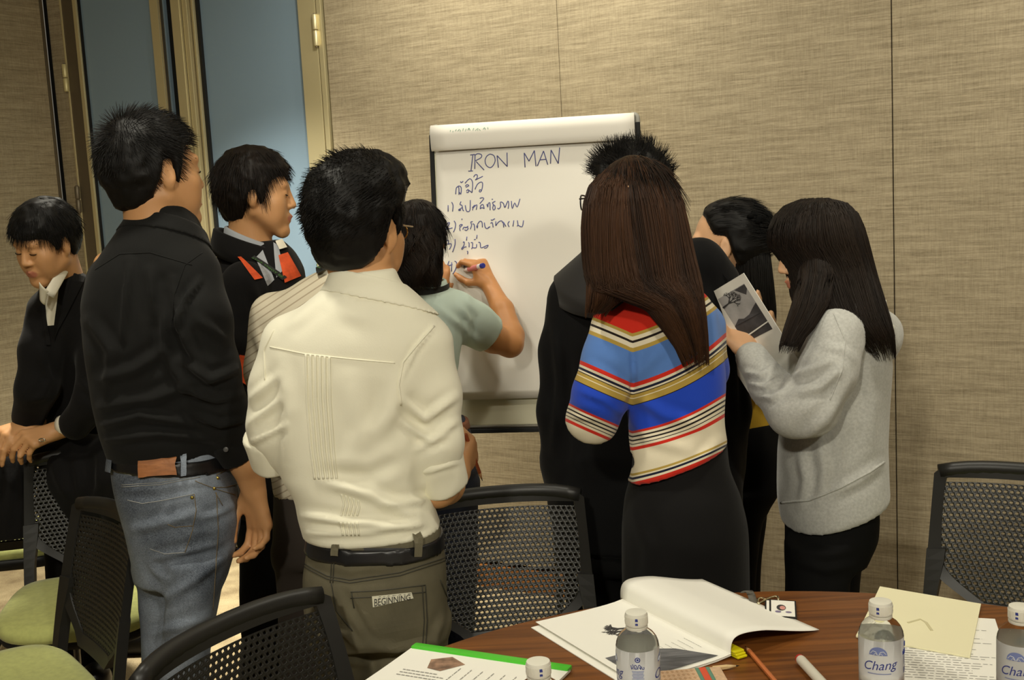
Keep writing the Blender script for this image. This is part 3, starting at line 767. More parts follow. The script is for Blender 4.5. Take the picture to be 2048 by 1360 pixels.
# pencils and marker
def pencil(p0, p1, body, tip, name, label, cat, r=0.0036, z=None):
    p0 = np.array(p0); p1 = np.array(p1); d = (p1-p0)/np.linalg.norm(p1-p0)
    e = empty(name, (p0+p1)/2, label, cat)
    MB().tube([p0+d*0.022, p1], r, 6).build('barrel', body, e)
    MB().tube([p0+d*0.006, p0+d*0.022], [r*0.35, r*0.98], 10).build('sharpened_wood', tip, e, smooth=True)
    MB().tube([p0, p0+d*0.006], [0.0003, r*0.35], 8).build('lead', M_BLACK, e, smooth=True)
    return e
a, b_ = atz(1490, 1292, TZ+0.004), atz(1548, 1360, TZ+0.004); dd = (b_-a)/np.linalg.norm(b_-a)
pencil(a, a+dd*0.176, mat('orange_lacquer', (198, 116, 66), 0.4), mat('cut_wood', (190, 140, 92), 0.8), 'orange_pencil', 'orange pencil lying with its point under the curled page', 'pencil', 0.0038)
a, b_ = atz(1479, 1331, TZ+0.004), atz(1425, 1337, TZ+0.004); dd = (b_-a)/np.linalg.norm(b_-a)
pencil(a, a+dd*0.045, mat('natural_wood', (206, 176, 126), 0.6), mat('natural_wood', (206, 176, 126), 0.6), 'short_pencil', 'plain wooden pencil stub pointing out behind the patterned notebook', 'pencil', 0.0042)
a, b_ = atz(1600, 1318, TZ+0.0085), atz(1650, 1372, TZ+0.0085); dd = (b_-a)/np.linalg.norm(b_-a); fx = frame3(dd, UP)
mk = empty('table_marker', (a+b_)/2-UP*0.0085, 'white marker pen with a red end lying on the wooden table', 'marker')
ax = (fx[0], fx[2], fx[1])
MB().lathe([(0.0055, 0.0), (0.0075, 0.002), (0.0082, 0.006), (0.0082, 0.135)], 18, a, ax=ax).build('barrel', mat('white_plastic', (232, 228, 212), 0.35), mk, autosmooth=40)
MB().lathe([(0.0045, -0.0045), (0.0070, -0.0035), (0.0079, 0.0015)], 16, a, ax=ax).build('red_end', mat('red_plastic', (198, 50, 44), 0.4), mk)
mb = MB()
for k in range(9):
    q0 = a+dd*(0.030+0.006*k)+fx[2]*0.0083; mb.add([q0-fx[0]*0.003, q0+fx[0]*(0.002+0.001*(k % 3)), q0+fx[0]*(0.002+0.001*(k % 3))+dd*0.003, q0-fx[0]*0.003+dd*0.003], [(0, 1, 2, 3)])
mb.build('printed_text', M_PRINTG, mk)
# water bottles
def _clear(nt, b):
    b.inputs['Transmission Weight'].default_value = 1.0; b.inputs['IOR'].default_value = 1.09
M_CLEAR = mat('clear_water_bottle', (240, 240, 232), 0.03, build=_clear)
def _film(nt, b):
    N = nt.nodes; L = nt.links
    tr = N.new('ShaderNodeBsdfTransparent'); mx = N.new('ShaderNodeMixShader'); mx.inputs[0].default_value = 0.8
    L.new(tr.outputs[0], mx.inputs[1]); L.new(b.outputs[0], mx.inputs[2]); L.new(mx.outputs[0], N['Material Output'].inputs[0])
M_FILM = mat('translucent_label_film', (232, 236, 236), 0.35, build=_film)
M_BLUEP = mat('blue_label_print', (54, 66, 140), 0.5)
M_BLUEL = mat('pale_blue_label_print', (120, 134, 184), 0.5)
M_CAP = mat('white_cap_plastic', (230, 228, 214), 0.4)
BH = 0.19
def wrap(x, z, r=0.03065): a_ = x/r; return np.array([r*math.sin(a_), -r*math.cos(a_), z])
def build_bottle():
    e = empty('water_bottle', (0, 0, 0))
    prof = [(0.020, 0.0012), (0.0265, 0.0), (0.0295, 0.004), (0.030, 0.010), (0.0296, 0.022), (0.030, 0.034), (0.030, 0.143), (0.0293, 0.148), (0.0268, 0.154), (0.0222, 0.160), (0.0170, 0.1640), (0.0143, 0.167), (0.0136, 0.170)]
    MB().lathe(prof, 40).build('bottle_body', M_CLEAR, e, smooth=True)
    MB().lathe([(0.0150, 0.1665), (0.0155, 0.168), (0.0155, 0.1705)], 36).build('tamper_ring', M_CAP, e, autosmooth=40)
    V = []; F = []
    mb = MB(); mb.lathe([(0.0152, 0.1715), (0.0156, 0.173), (0.0156, 0.187), (0.0148, 0.1895), (0.011, 0.190)], 60); cp_ = mb.build('cap', M_CAP, e, autosmooth=40)
    mb = MB()
    for k in range(48):
        a_ = 2*PI*k/48; c_, s_ = math.cos(a_), math.sin(a_)
        mb.box((0.0157*c_, 0.0157*s_, 0.1795), (0.0009, 0.0009, 0.012), ((c_, s_, 0), (-s_, c_, 0), (0, 0, 1)))
    mb.build('cap_ridges', M_CAP, cp_)['kind'] = 'stuff'
    mb = MB()
    for x0 in (-0.004, 0.024):
        for z0, h in ((0.1755, 0.003), (0.181, 0.004)):
            mb.add([wrap(x0, z0, 0.0163), wrap(x0+0.004, z0, 0.0163), wrap(x0+0.0035, z0+h, 0.0163), wrap(x0, z0+h, 0.0163)], [(0, 1, 2, 3)])
    mb.build('cap_print', M_BLUEP, cp_)
    G = [[wrap(x, z, 0.0304) for x in np.linspace(-PI*0.0304, PI*0.0304, 41)] for z in (0.072, 0.09, 0.11, 0.1425)]
    lb = MB().slab(G, 0.0001, (0, 0, 0.01)).build('label', M_FILM, e, smooth=True)
    for xo in (0.0, 0.096):      # front panel, repeated at the back
        tv, tf = text_mesh('Chang', 0.0185, 0.28)
        tv = np.array([wrap(v[0]+xo, 0.1075+v[1]+0.10*v[0], 0.0307) for v in tv])
        MB().add(tv, tf).build('lettering', M_BLUEP, lb)
        mb = MB(); n = 18
        arc = [(0.0125*math.cos(PI*k/n), 0.0125*math.sin(PI*k/n)*0.95) for k in range(n+1)]
        for k in range(-12, 12):
            xa, xb = k/12*0.0125, (k+1)/12*0.0125; za, zb = [0.0119*math.sqrt(max(0, 1-(q_/0.0125)**2)) for q_ in (xa, xb)]
            mb.add([wrap(xo-0.001+xa, 0.1225, 0.0307), wrap(xo-0.001+xb, 0.1225, 0.0307), wrap(xo-0.001+xb, 0.1225+zb, 0.0307), wrap(xo-0.001+xa, 0.1225+za, 0.0307)], [(0, 1, 2, 3)])
        mb.build('emblem', M_BLUEL, lb)
        mb = MB()
        for s in (-1, 1):
            mb.tube([wrap(xo-0.001+s*x, 0.1225+z, 0.03078) for x, z in ((0.001, 0.001), (0.003, 0.005), (0.007, 0.006), (0.0105, 0.002))], 0.0005, 5)
            mb.tube([wrap(xo-0.001+s*x, 0.1225+z, 0.03078) for x, z in ((0.0005, 0.0005), (0.004, 0.003), (0.006, 0.0))], 0.0004, 5)
        mb.build('emblem_lines', M_FILM, lb)
        mb = MB()
        for k in range(26):
            x = -0.016+k*0.00125; mb.add([wrap(xo+x, 0.0955+0.10*x*0.3, 0.0307), wrap(xo+x+0.0009, 0.0955+0.10*x*0.3, 0.0307), wrap(xo+x+0.0009, 0.0970+0.1*x*0.3, 0.0307), wrap(xo+x, 0.0970+0.1*x*0.3, 0.0307)], [(0, 1, 2, 3)])
        mb.build('small_print', M_BLUEL, lb)
    # side panel: round seal, short Thai word, fine print, bar code
    xo = 0.048
    mb = MB(); mb.tube([wrap(xo+0.0032*math.cos(2*PI*k/16), 0.132+0.0032*math.sin(2*PI*k/16), 0.0307) for k in range(17)], 0.0007, 5)
    mb.add([wrap(xo+0.0016*math.cos(2*PI*k/10), 0.132+0.0016*math.sin(2*PI*k/10), 0.0307) for k in range(10)], [tuple(range(10))]); mb.build('seal', M_BLUEP, lb)
    mb = MB()
    for pl in ([(-9, 2), (-8, -2), (-6, 1), (-7, 3)], [(-5, -2), (-4, 2), (-2, 2), (-1, -1), (-3, -2), (-3, 0)], [(0, -2), (1, 2), (3, 2), (4, -2), (2, 0)], [(5, 1), (6, -2), (8, -2), (8, 0)]):
        mb.tube([wrap(xo+x*0.00105, 0.1215+z*0.0014, 0.0307) for x, z in smooth_path([np.array(p_) for p_ in pl], 3)], 0.0005, 5)
    mb.build('lettering', M_BLUEP, lb)
    mb = MB()
    for k in range(7):
        z = 0.1150-k*0.0018; w_ = 0.0085-0.0007*(k % 3)
        mb.add([wrap(xo-w_, z, 0.0307), wrap(xo, z, 0.0307), wrap(xo+w_, z, 0.0307), wrap(xo+w_, z+0.0009, 0.0307), wrap(xo, z+0.0009, 0.0307), wrap(xo-w_, z+0.0009, 0.0307)], [tuple(range(6))])
    for k in range(14):
        x = -0.0085+k*0.00125; w_ = 0.0004+0.0004*(k*7 % 3)
        mb.add([wrap(xo+x, 0.0925, 0.0307), wrap(xo+x+w_, 0.0925, 0.0307), wrap(xo+x+w_, 0.1010, 0.0307), wrap(xo+x, 0.1010, 0.0307)], [(0, 1, 2, 3)])
    mb.build('small_print', M_BLUEL, lb)
    return e
BOT = [(1761, 1201, -0.10, 'water bottle with blue lettering, in front of the cream card'),
       (2041, 1211, -0.15, 'water bottle cut by the right edge, beside the printed sheet'),
       (1272, 1223, math.radians(-91), 'water bottle standing on the open booklet, side panel facing'),
       (1076, 1321, math.radians(-80), 'water bottle at the bottom edge, only its cap above the green-barred report')]
b0 = build_bottle()
for i, (bx, by, rz, lab) in enumerate(BOT):
    o = b0 if i == 0 else copy_tree(b0)
    base = TZ+(0.0046 if i == 2 else 0.0052 if i == 3 else 0.0025 if i == 0 else 0.0)
    if i == 0: base = TZ+0.0068
    if i == 1: base = TZ
    p = atz(bx, by, base+BH); o.location = (p[0], p[1], base)
    o.rotation_euler = (0, 0, rz-math.atan2(p[0], p[1])*1.0); tag(o, lab, 'bottle', 'water bottles on the table')
# ------------------------------------------------------------ implicit-surface sculpting
class Sdf:
    def __init__(self): self.ops = []
    def _add(self, fn, lo, hi, k, op): self.ops.append((fn, np.asarray(lo, float), np.asarray(hi, float), k, op)); return self
    def cone(self, a, b, ra, rb, k=0.01, op='u'):
        a = np.asarray(a, float); b = np.asarray(b, float); ab = b-a; L2 = ab @ ab+1e-12; r = max(ra, rb)
        def fn(P):
            t = np.clip(((P-a) @ ab)/L2, 0, 1); return np.linalg.norm(P-a-t[:, None]*ab, axis=1)-(ra+(rb-ra)*t)
        return self._add(fn, np.minimum(a, b)-r, np.maximum(a, b)+r, k, op)
    def chain(self, pts, rs, k=0.01):
        for i in range(len(pts)-1): self.cone(pts[i], pts[i+1], rs[i], rs[i+1], k)
        return self
    def ell(self, c, r, A=None, k=0.01, op='u'):
        c = np.asarray(c, float); r = np.asarray(r, float); A = np.eye(3) if A is None else np.asarray(A, float)
        def fn(P):
            q = (P-c) @ A.T; k0 = np.linalg.norm(q/r, axis=1); k1 = np.linalg.norm(q/(r*r), axis=1)+1e-9
            return k0*(k0-1)/k1
        m = r.max(); return self._add(fn, c-m, c+m, k, op)
    def box(self, c, s, rad, A=None, k=0.005, op='u'):
        c = np.asarray(c, float); s = np.asarray(s, float)/2-rad; A = np.eye(3) if A is None else np.asarray(A, float)
        def fn(P):
            q = np.abs((P-c) @ A.T)-s
            return np.linalg.norm(np.maximum(q, 0), axis=1)+np.minimum(q.max(1), 0)-rad
        m = np.linalg.norm(s+rad); return self._add(fn, c-m, c+m, k, op)
    def loft(self, secs, k=0.015, op='u', n=2.3, cap=True, infl=0.0):
        """secs: rows (cx, cy, z, ru, rv); z monotone. ru across camera, rv in depth"""
        S = np.array(sorted([tuple(map(float, s)) for s in secs], key=lambda s: s[2])); z = S[:, 2]
        zz = np.linspace(z[0], z[-1], 80)
        def cub(col):
            # monotone cubic (PCHIP-like) interpolation on a fine table
            y = S[:, col]; h = np.diff(z); d = np.diff(y)/h; m = np.zeros_like(y)
            for i in range(1, len(y)-1):
                if d[i-1]*d[i] > 0: w1, w2 = 2*h[i]+h[i-1], h[i]+2*h[i-1]; m[i] = (w1+w2)/(w1/d[i-1]+w2/d[i])
            m[0], m[-1] = d[0], d[-1]
            i = np.clip(np.searchsorted(z, zz)-1, 0, len(h)-1); t = (zz-z[i])/h[i]
            return (2*t**3-3*t**2+1)*y[i]+(t**3-2*t**2+t)*h[i]*m[i]+(-2*t**3+3*t**2)*y[i+1]+(t**3-t**2)*h[i]*m[i+1]
        T = [cub(c) for c in (0, 1, 3, 4)]
        def fn(P):
            pz = P[:, 2]; zc = np.clip(pz, z[0], z[-1])
            x = P[:, 0]-np.interp(zc, zz, T[0]); y = P[:, 1]-np.interp(zc, zz, T[1])
            ru = np.interp(zc, zz, T[2])+infl; rv = np.interp(zc, zz, T[3])+infl
            q = (np.abs(x/ru)**n+np.abs(y/rv)**n)**(1/n)+1e-6
            d = np.sqrt(x*x+y*y)*(1-1/q)
            d = np.where(q < 0.3, -0.7*np.minimum(ru, rv), d)
            e = np.maximum(z[0]-pz, pz-z[-1])
            return np.where((d > 0) & (e > 0), np.sqrt(np.maximum(d, 0)**2+np.maximum(e, 0)**2), np.maximum(d, e))
        m = max((S[:, 3]).max(), (S[:, 4]).max())+infl
        lo = [S[:, 0].min()-m, S[:, 1].min()-m, z[0]]; hi = [S[:, 0].max()+m, S[:, 1].max()+m, z[-1]]
        return self._add(fn, lo, hi, k, op)
    def half(self, p, n, k=0.004):
        """keep only the side n points away from"""
        p = np.asarray(p, float); n = np.asarray(n, float)/np.linalg.norm(n)
        return self._add(lambda P: (P-p) @ n, [-99]*3, [99]*3, k, 'i')
    def __call__(self, P):
        d = np.full(len(P), 0.12)
        for fn, lo, hi, k, op in self.ops:
            mg = max(k*1.2, 0.003)+0.05
            if op == 'i': m = slice(None); di = fn(P); a = d
            else:
                m = np.nonzero(((P > lo-mg) & (P < hi+mg)).all(1))[0]
                if len(m) == 0: continue
                di = fn(P[m]); a = d[m]
            if op == 'u':
                h = np.clip(0.5+0.5*(a-di)/k, 0, 1); r = a*(1-h)+di*h-k*h*(1-h)
            elif op == 's':
                h = np.clip(0.5-0.5*(a+di)/k, 0, 1); r = a*(1-h)-di*h+k*h*(1-h)
            else:
                h = np.clip(0.5-0.5*(a-di)/k, 0, 1); r = a*(1-h)+di*h+k*h*(1-h)
            d[m] = r
        return d
    def bounds(self):
        lo = np.min([o[1] for o in self.ops if o[4] == 'u'], 0); hi = np.max([o[2] for o in self.ops if o[4] == 'u'], 0); return lo-0.02, hi+0.02
def extract(sdf, h, lo=None, hi=None):
    l0, h0 = sdf.bounds(); lo = l0 if lo is None else np.maximum(l0, lo); hi = h0 if hi is None else np.minimum(h0, hi)
    B = 6; nb = np.ceil((hi-lo)/(h*B)).astype(int); n = nb*B
    ax = [lo[i]+(np.arange(nb[i])*B+(B-1)/2)*h for i in range(3)]
    Cc = np.stack(np.meshgrid(*ax, indexing='ij'), -1).reshape(-1, 3)
    dc = sdf(Cc); act = np.nonzero(np.abs(dc) < B*h*0.87*1.45+0.004)[0]
    D = np.repeat(np.repeat(np.repeat(np.where(dc < 0, -0.05, 0.05).reshape(nb).astype(np.float32), B, 0), B, 1), B, 2)
    bi = np.stack(np.unravel_index(act, nb), -1)*B
    off = np.stack(np.meshgrid(*[np.arange(B)]*3, indexing='ij'), -1).reshape(-1, 3)
    CH_ = max(1, 400000//len(off))
    for s in range(0, len(bi), CH_):
        I = (bi[s:s+CH_, None, :]+off[None]).reshape(-1, 3)
        D[I[:, 0], I[:, 1], I[:, 2]] = sdf(lo+I*h)
    D[0], D[-1], D[:, 0], D[:, -1], D[:, :, 0], D[:, :, -1] = (.05,)*6
    S = D < 0
    cs = [S[i:S.shape[0]-1+i, j:S.shape[1]-1+j, k:S.shape[2]-1+k] for i in (0, 1) for j in (0, 1) for k in (0, 1)]
    any_ = cs[0].copy(); all_ = cs[0].copy()
    for c in cs[1:]: any_ |= c; all_ &= c
    cell = np.argwhere(any_ & ~all_)
    cid = np.full(any_.shape, -1, np.int32); cid[cell[:, 0], cell[:, 1], cell[:, 2]] = np.arange(len(cell))
    cor = [(i, j, k) for i in (0, 1) for j in (0, 1) for k in (0, 1)]
    val = np.stack([D[cell[:, 0]+i, cell[:, 1]+j, cell[:, 2]+k] for i, j, k in cor], 1).astype(float)
    acc = np.zeros((len(cell), 3)); cnt = np.zeros(len(cell))
    for a in range(8):
        for b in range(a+1, 8):
            pa, pb = np.array(cor[a]), np.array(cor[b])
            if np.abs(pa-pb).sum() != 1: continue
            va, vb = val[:, a], val[:, b]; m = (va < 0) != (vb < 0)
            t = np.where(m, va/(va-vb+1e-12), 0); acc += np.where(m[:, None], pa+(pb-pa)*t[:, None], 0); cnt += m
    V = lo+(cell+acc/cnt[:, None])*h
    F = []
    for axis in range(3):
        sl0 = [slice(None)]*3; sl1 = [slice(None)]*3; sl0[axis] = slice(0, -1); sl1[axis] = slice(1, None)
        a, b = S[tuple(sl0)], S[tuple(sl1)]; e = np.argwhere(a != b); u, w = (axis+1) % 3, (axis+2) % 3
        e = e[(e[:, u] > 0) & (e[:, w] > 0) & (e[:, u] < S.shape[u]-1) & (e[:, w] < S.shape[w]-1)]
        if len(e) == 0: continue
        ins = a[e[:, 0], e[:, 1], e[:, 2]]
        def c(du, dw):
            q = e.copy(); q[:, u] += du; q[:, w] += dw; return cid[q[:, 0], q[:, 1], q[:, 2]]
        q = np.stack([c(-1, -1), c(0, -1), c(0, 0), c(-1, 0)], 1)
        q[~ins] = q[~ins][:, ::-1]; F.append(q)
    F = np.concatenate(F); F = F[(F >= 0).all(1)]
    return V, F
def vnormals(V, F):
    fn = np.cross(V[F[:, 2]]-V[F[:, 0]], V[F[:, 3]]-V[F[:, 1]]); N = np.zeros_like(V)
    for i in range(4): np.add.at(N, F[:, i], fn)
    return N/(np.linalg.norm(N, axis=1, keepdims=True)+1e-12)
def smooth_verts(V, F, it=1, f=0.5):
    for _ in range(it):
        A = np.zeros_like(V); c = np.zeros(len(V))
        for i in range(4):
            for j in (1, 3): np.add.at(A, F[:, i], V[F[:, (i+j) % 4]]); np.add.at(c, F[:, i], 1)
        V = V+(A/c[:, None]-V)*f
    return V
def vnoise(P, scale, seed=0):
    Q = P*scale+seed*17.31; I = np.floor(Q).astype(np.int64); f = Q-I; f = f*f*(3-2*f)
    def h(i, j, k):
        x = (i*374761393+j*668265263+k*2147483647+seed*144269) & 0xffffffff
        x = ((x ^ (x >> 13))*1274126177) & 0xffffffff; return ((x ^ (x >> 16)) & 0xffff)/65535.0*2-1
    r = 0
    for a in (0, 1):
        for b in (0, 1):
            for c in (0, 1):
                w = (f[:, 0] if a else 1-f[:, 0])*(f[:, 1] if b else 1-f[:, 1])*(f[:, 2] if c else 1-f[:, 2]); r = r+w*h(I[:, 0]+a, I[:, 1]+b, I[:, 2]+c)
    return r
def projv(V):
    v = V-_C; w = v @ _F; return np.stack([1024+FPX*(v @ _R)/w, 680-FPX*(v @ _U)/w], 1)
def seg_dist(P2, pl):
    best = np.full(len(P2), 1e9); tt = np.zeros(len(P2)); n = len(pl)-1; sg = np.zeros(len(P2))
    for i in range(n):
        a = np.array(pl[i], float); b = np.array(pl[i+1], float); ab = b-a
        t = np.clip(((P2-a) @ ab)/(ab @ ab+1e-9), 0, 1); q = P2-a-t[:, None]*ab; d = np.linalg.norm(q, axis=1); m = d < best
        best[m] = d[m]; tt[m] = (i+t[m])/n; sg[m] = np.sign(q[m, 0]*ab[1]-q[m, 1]*ab[0])
    return best, tt, sg
def cloth(name, sdf, h, material, parent, folds=(), noise=0.0, nscale=9.0, seed=1, smooth_it=1, lo=None, hi=None, stretch=(1, 1, 1), attr=None, label=None):
    """garment mesh: extract, then sculpt folds (px polyline surveyed in the photo, width px, height m) and soft random drape"""
    V, F = extract(sdf, h, lo, hi)
    if smooth_it: V = smooth_verts(V, F, smooth_it)
    N = vnormals(V, F); d = np.zeros(len(V)); 
    if folds:
        P2 = projv(V); view = V-_C; facing = np.clip(-(N*view).sum(1)/np.linalg.norm(view, axis=1)*3, 0, 1)
        for pl, w, amp in folds:
            dist, t, sg = seg_dist(P2, pl); taper = np.sin(np.clip(t, 0.02, 0.98)*PI)**0.5
            prof = np.exp(-(dist/w)**2)-0.55*np.exp(-((dist-1.6*w)/w)**2)
            d += amp*prof*taper*facing
    if noise:
        Q = V*np.array(stretch)
        wob = Q+0.03*np.stack([vnoise(Q, 5, seed+5), vnoise(Q, 5, seed+6), vnoise(Q, 5, seed+7)], 1)
        a = vnoise(wob, nscale, seed); b = vnoise(wob, nscale*2.1, seed+1)
        d += noise*((1-np.abs(a)*2)*0.8+b*0.35)
    V = V+N*d[:, None]
    me = mesh_from(name, V, F)
    if attr is not None:
        at_ = me.attributes.new('band', 'FLOAT', 'POINT'); at_.data.foreach_set('value', attr(V).astype(np.float32))
    o = obj(name, me, material, parent, smooth=True, label=label)
    return o
class Caster:
    def __init__(self, o):
        me = o.data; self.o = o
        V = np.zeros(len(me.vertices)*3); me.vertices.foreach_get('co', V); self.V = V.reshape(-1, 3)
        self.bvh = BVHTree.FromPolygons([tuple(v) for v in self.V], [tuple(p.vertices) for p in me.polygons])
    def hit(self, px, py, off=0.0):
        d = ray(px, py); dn = d/np.linalg.norm(d)
        p, n, i, s = self.bvh.ray_cast(Vector(_C), Vector(dn))
        if p is None:
            q, n, i, s = self.bvh.find_nearest(Vector(_C+dn*np.linalg.norm(self.V.mean(0)-_C))); p = q
        n = np.array(n); n = n if n @ dn < 0 else -n
        return np.array(p)+n*off
    def seam(self, pl, r, name, material, parent, off=0.0, step=10, dash=None):
        pts = []
        for a, b in zip(pl[:-1], pl[1:]):
            m = max(1, int(math.hypot(b[0]-a[0], b[1]-a[1])/step))
            pts += [self.hit(a[0]+(b[0]-a[0])*k/m, a[1]+(b[1]-a[1])*k/m, off) for k in range(m)]
        pts.append(self.hit(*pl[-1], off)); mb = MB(); mb.tube(pts, r, 6); return mb.build(name, material, parent, smooth=True)
    def patch(self, quad, th, name, material, parent, nx=10, ny=8, off=0.0):
        """solid patch lying on the cloth; quad in photo px TL, TR, BR, BL"""
        q = np.array(quad, float); G = []
        for j in range(ny+1):
            v = j/ny; row = []
            for i in range(nx+1):
                u = i/nx; p = (q[0]*(1-u)+q[1]*u)*(1-v)+(q[3]*(1-u)+q[2]*u)*v; row.append(self.hit(p[0], p[1], off+th))
            G.append(row)
        n = -ray(*q.mean(0)); n /= np.linalg.norm(n)
        return MB().slab(G, th+0.004, n).build(name, material, parent, smooth=False)
    def map2d(self, V2, F, quad, off, name, material, parent):
        q = np.array(quad, float); lo = V2.min(0); hi = V2.max(0); out = []
        for v in V2:
            u = (v[0]-lo[0])/(hi[0]-lo[0]+1e-9); w = 1-(v[1]-lo[1])/(hi[1]-lo[1]+1e-9)
            p = (q[0]*(1-u)+q[1]*u)*(1-w)+(q[3]*(1-u)+q[2]*u)*w; out.append(self.hit(p[0], p[1], off))
        return MB().add(out, F).build(name, material, parent)
def sec(l, r, py, Y, th): 
    c = at((l+r)/2, py, Y); return (c[0], c[1], c[2], (r-l)/2/FPX*Y, th)

# ------------------------------------------------------------ people: heads, hands, hair
def _skin(nt, b):
    N = nt.nodes; L = nt.links
    b.inputs['Subsurface Weight'].default_value = 0.08; b.inputs['Subsurface Radius'].default_value = (0.01, 0.004, 0.002)
    base = N.new('ShaderNodeRGB'); base.outputs[0].default_value = b.inputs['Base Color'].default_value
    at_ = N.new('ShaderNodeAttribute'); at_.attribute_name = 'lip'
    mx = N.new('ShaderNodeMix'); mx.data_type = 'RGBA'; L.new(at_.outputs['Fac'], mx.inputs[0]); L.new(base.outputs[0], mx.inputs[6]); mx.inputs[7].default_value = (*lin((176, 100, 84)), 1)
    L.new(mx.outputs[2], b.inputs['Base Color'])
def skin_mat(name, rgb): return mat(name, rgb, 0.48, spec=0.4, build=_skin)
M_SKIN = skin_mat('tan_skin', (204, 152, 104)); M_SKINF = skin_mat('fair_skin', (226, 178, 136)); M_SKIND = skin_mat('brown_skin', (184, 128, 78))
def hair_mat(name, c1, c2):
    if name in _mats: return _mats[name]
    m = bpy.data.materials.new(name); m.use_nodes = True; _mats[name] = m; nt = m.node_tree; N = nt.nodes; L = nt.links; b = N['Principled BSDF']
    b.inputs['Roughness'].default_value = 0.55; b.inputs['Specular IOR Level'].default_value = 0.22
    a = N.new('ShaderNodeAttribute'); a.attribute_name = 'band'; r = N.new('ShaderNodeValToRGB'); L.new(a.outputs['Fac'], r.inputs[0])
    r.color_ramp.elements[0].color = (*lin(c1), 1); r.color_ramp.elements[1].color = (*lin(c2), 1); L.new(r.outputs[0], b.inputs['Base Color'])
    return m
M_HAIR = hair_mat('black_hair', (11, 10, 9), (30, 27, 24)); M_HAIRB = hair_mat('brown_hair', (15, 11, 9), (76, 48, 28)); M_HAIRD = hair_mat('dark_brown_hair', (16, 12, 10), (42, 32, 24))
M_EYEW = mat('eye_white', (222, 214, 204), 0.25); M_IRIS = mat('dark_iris', (26, 16, 12), 0.15)
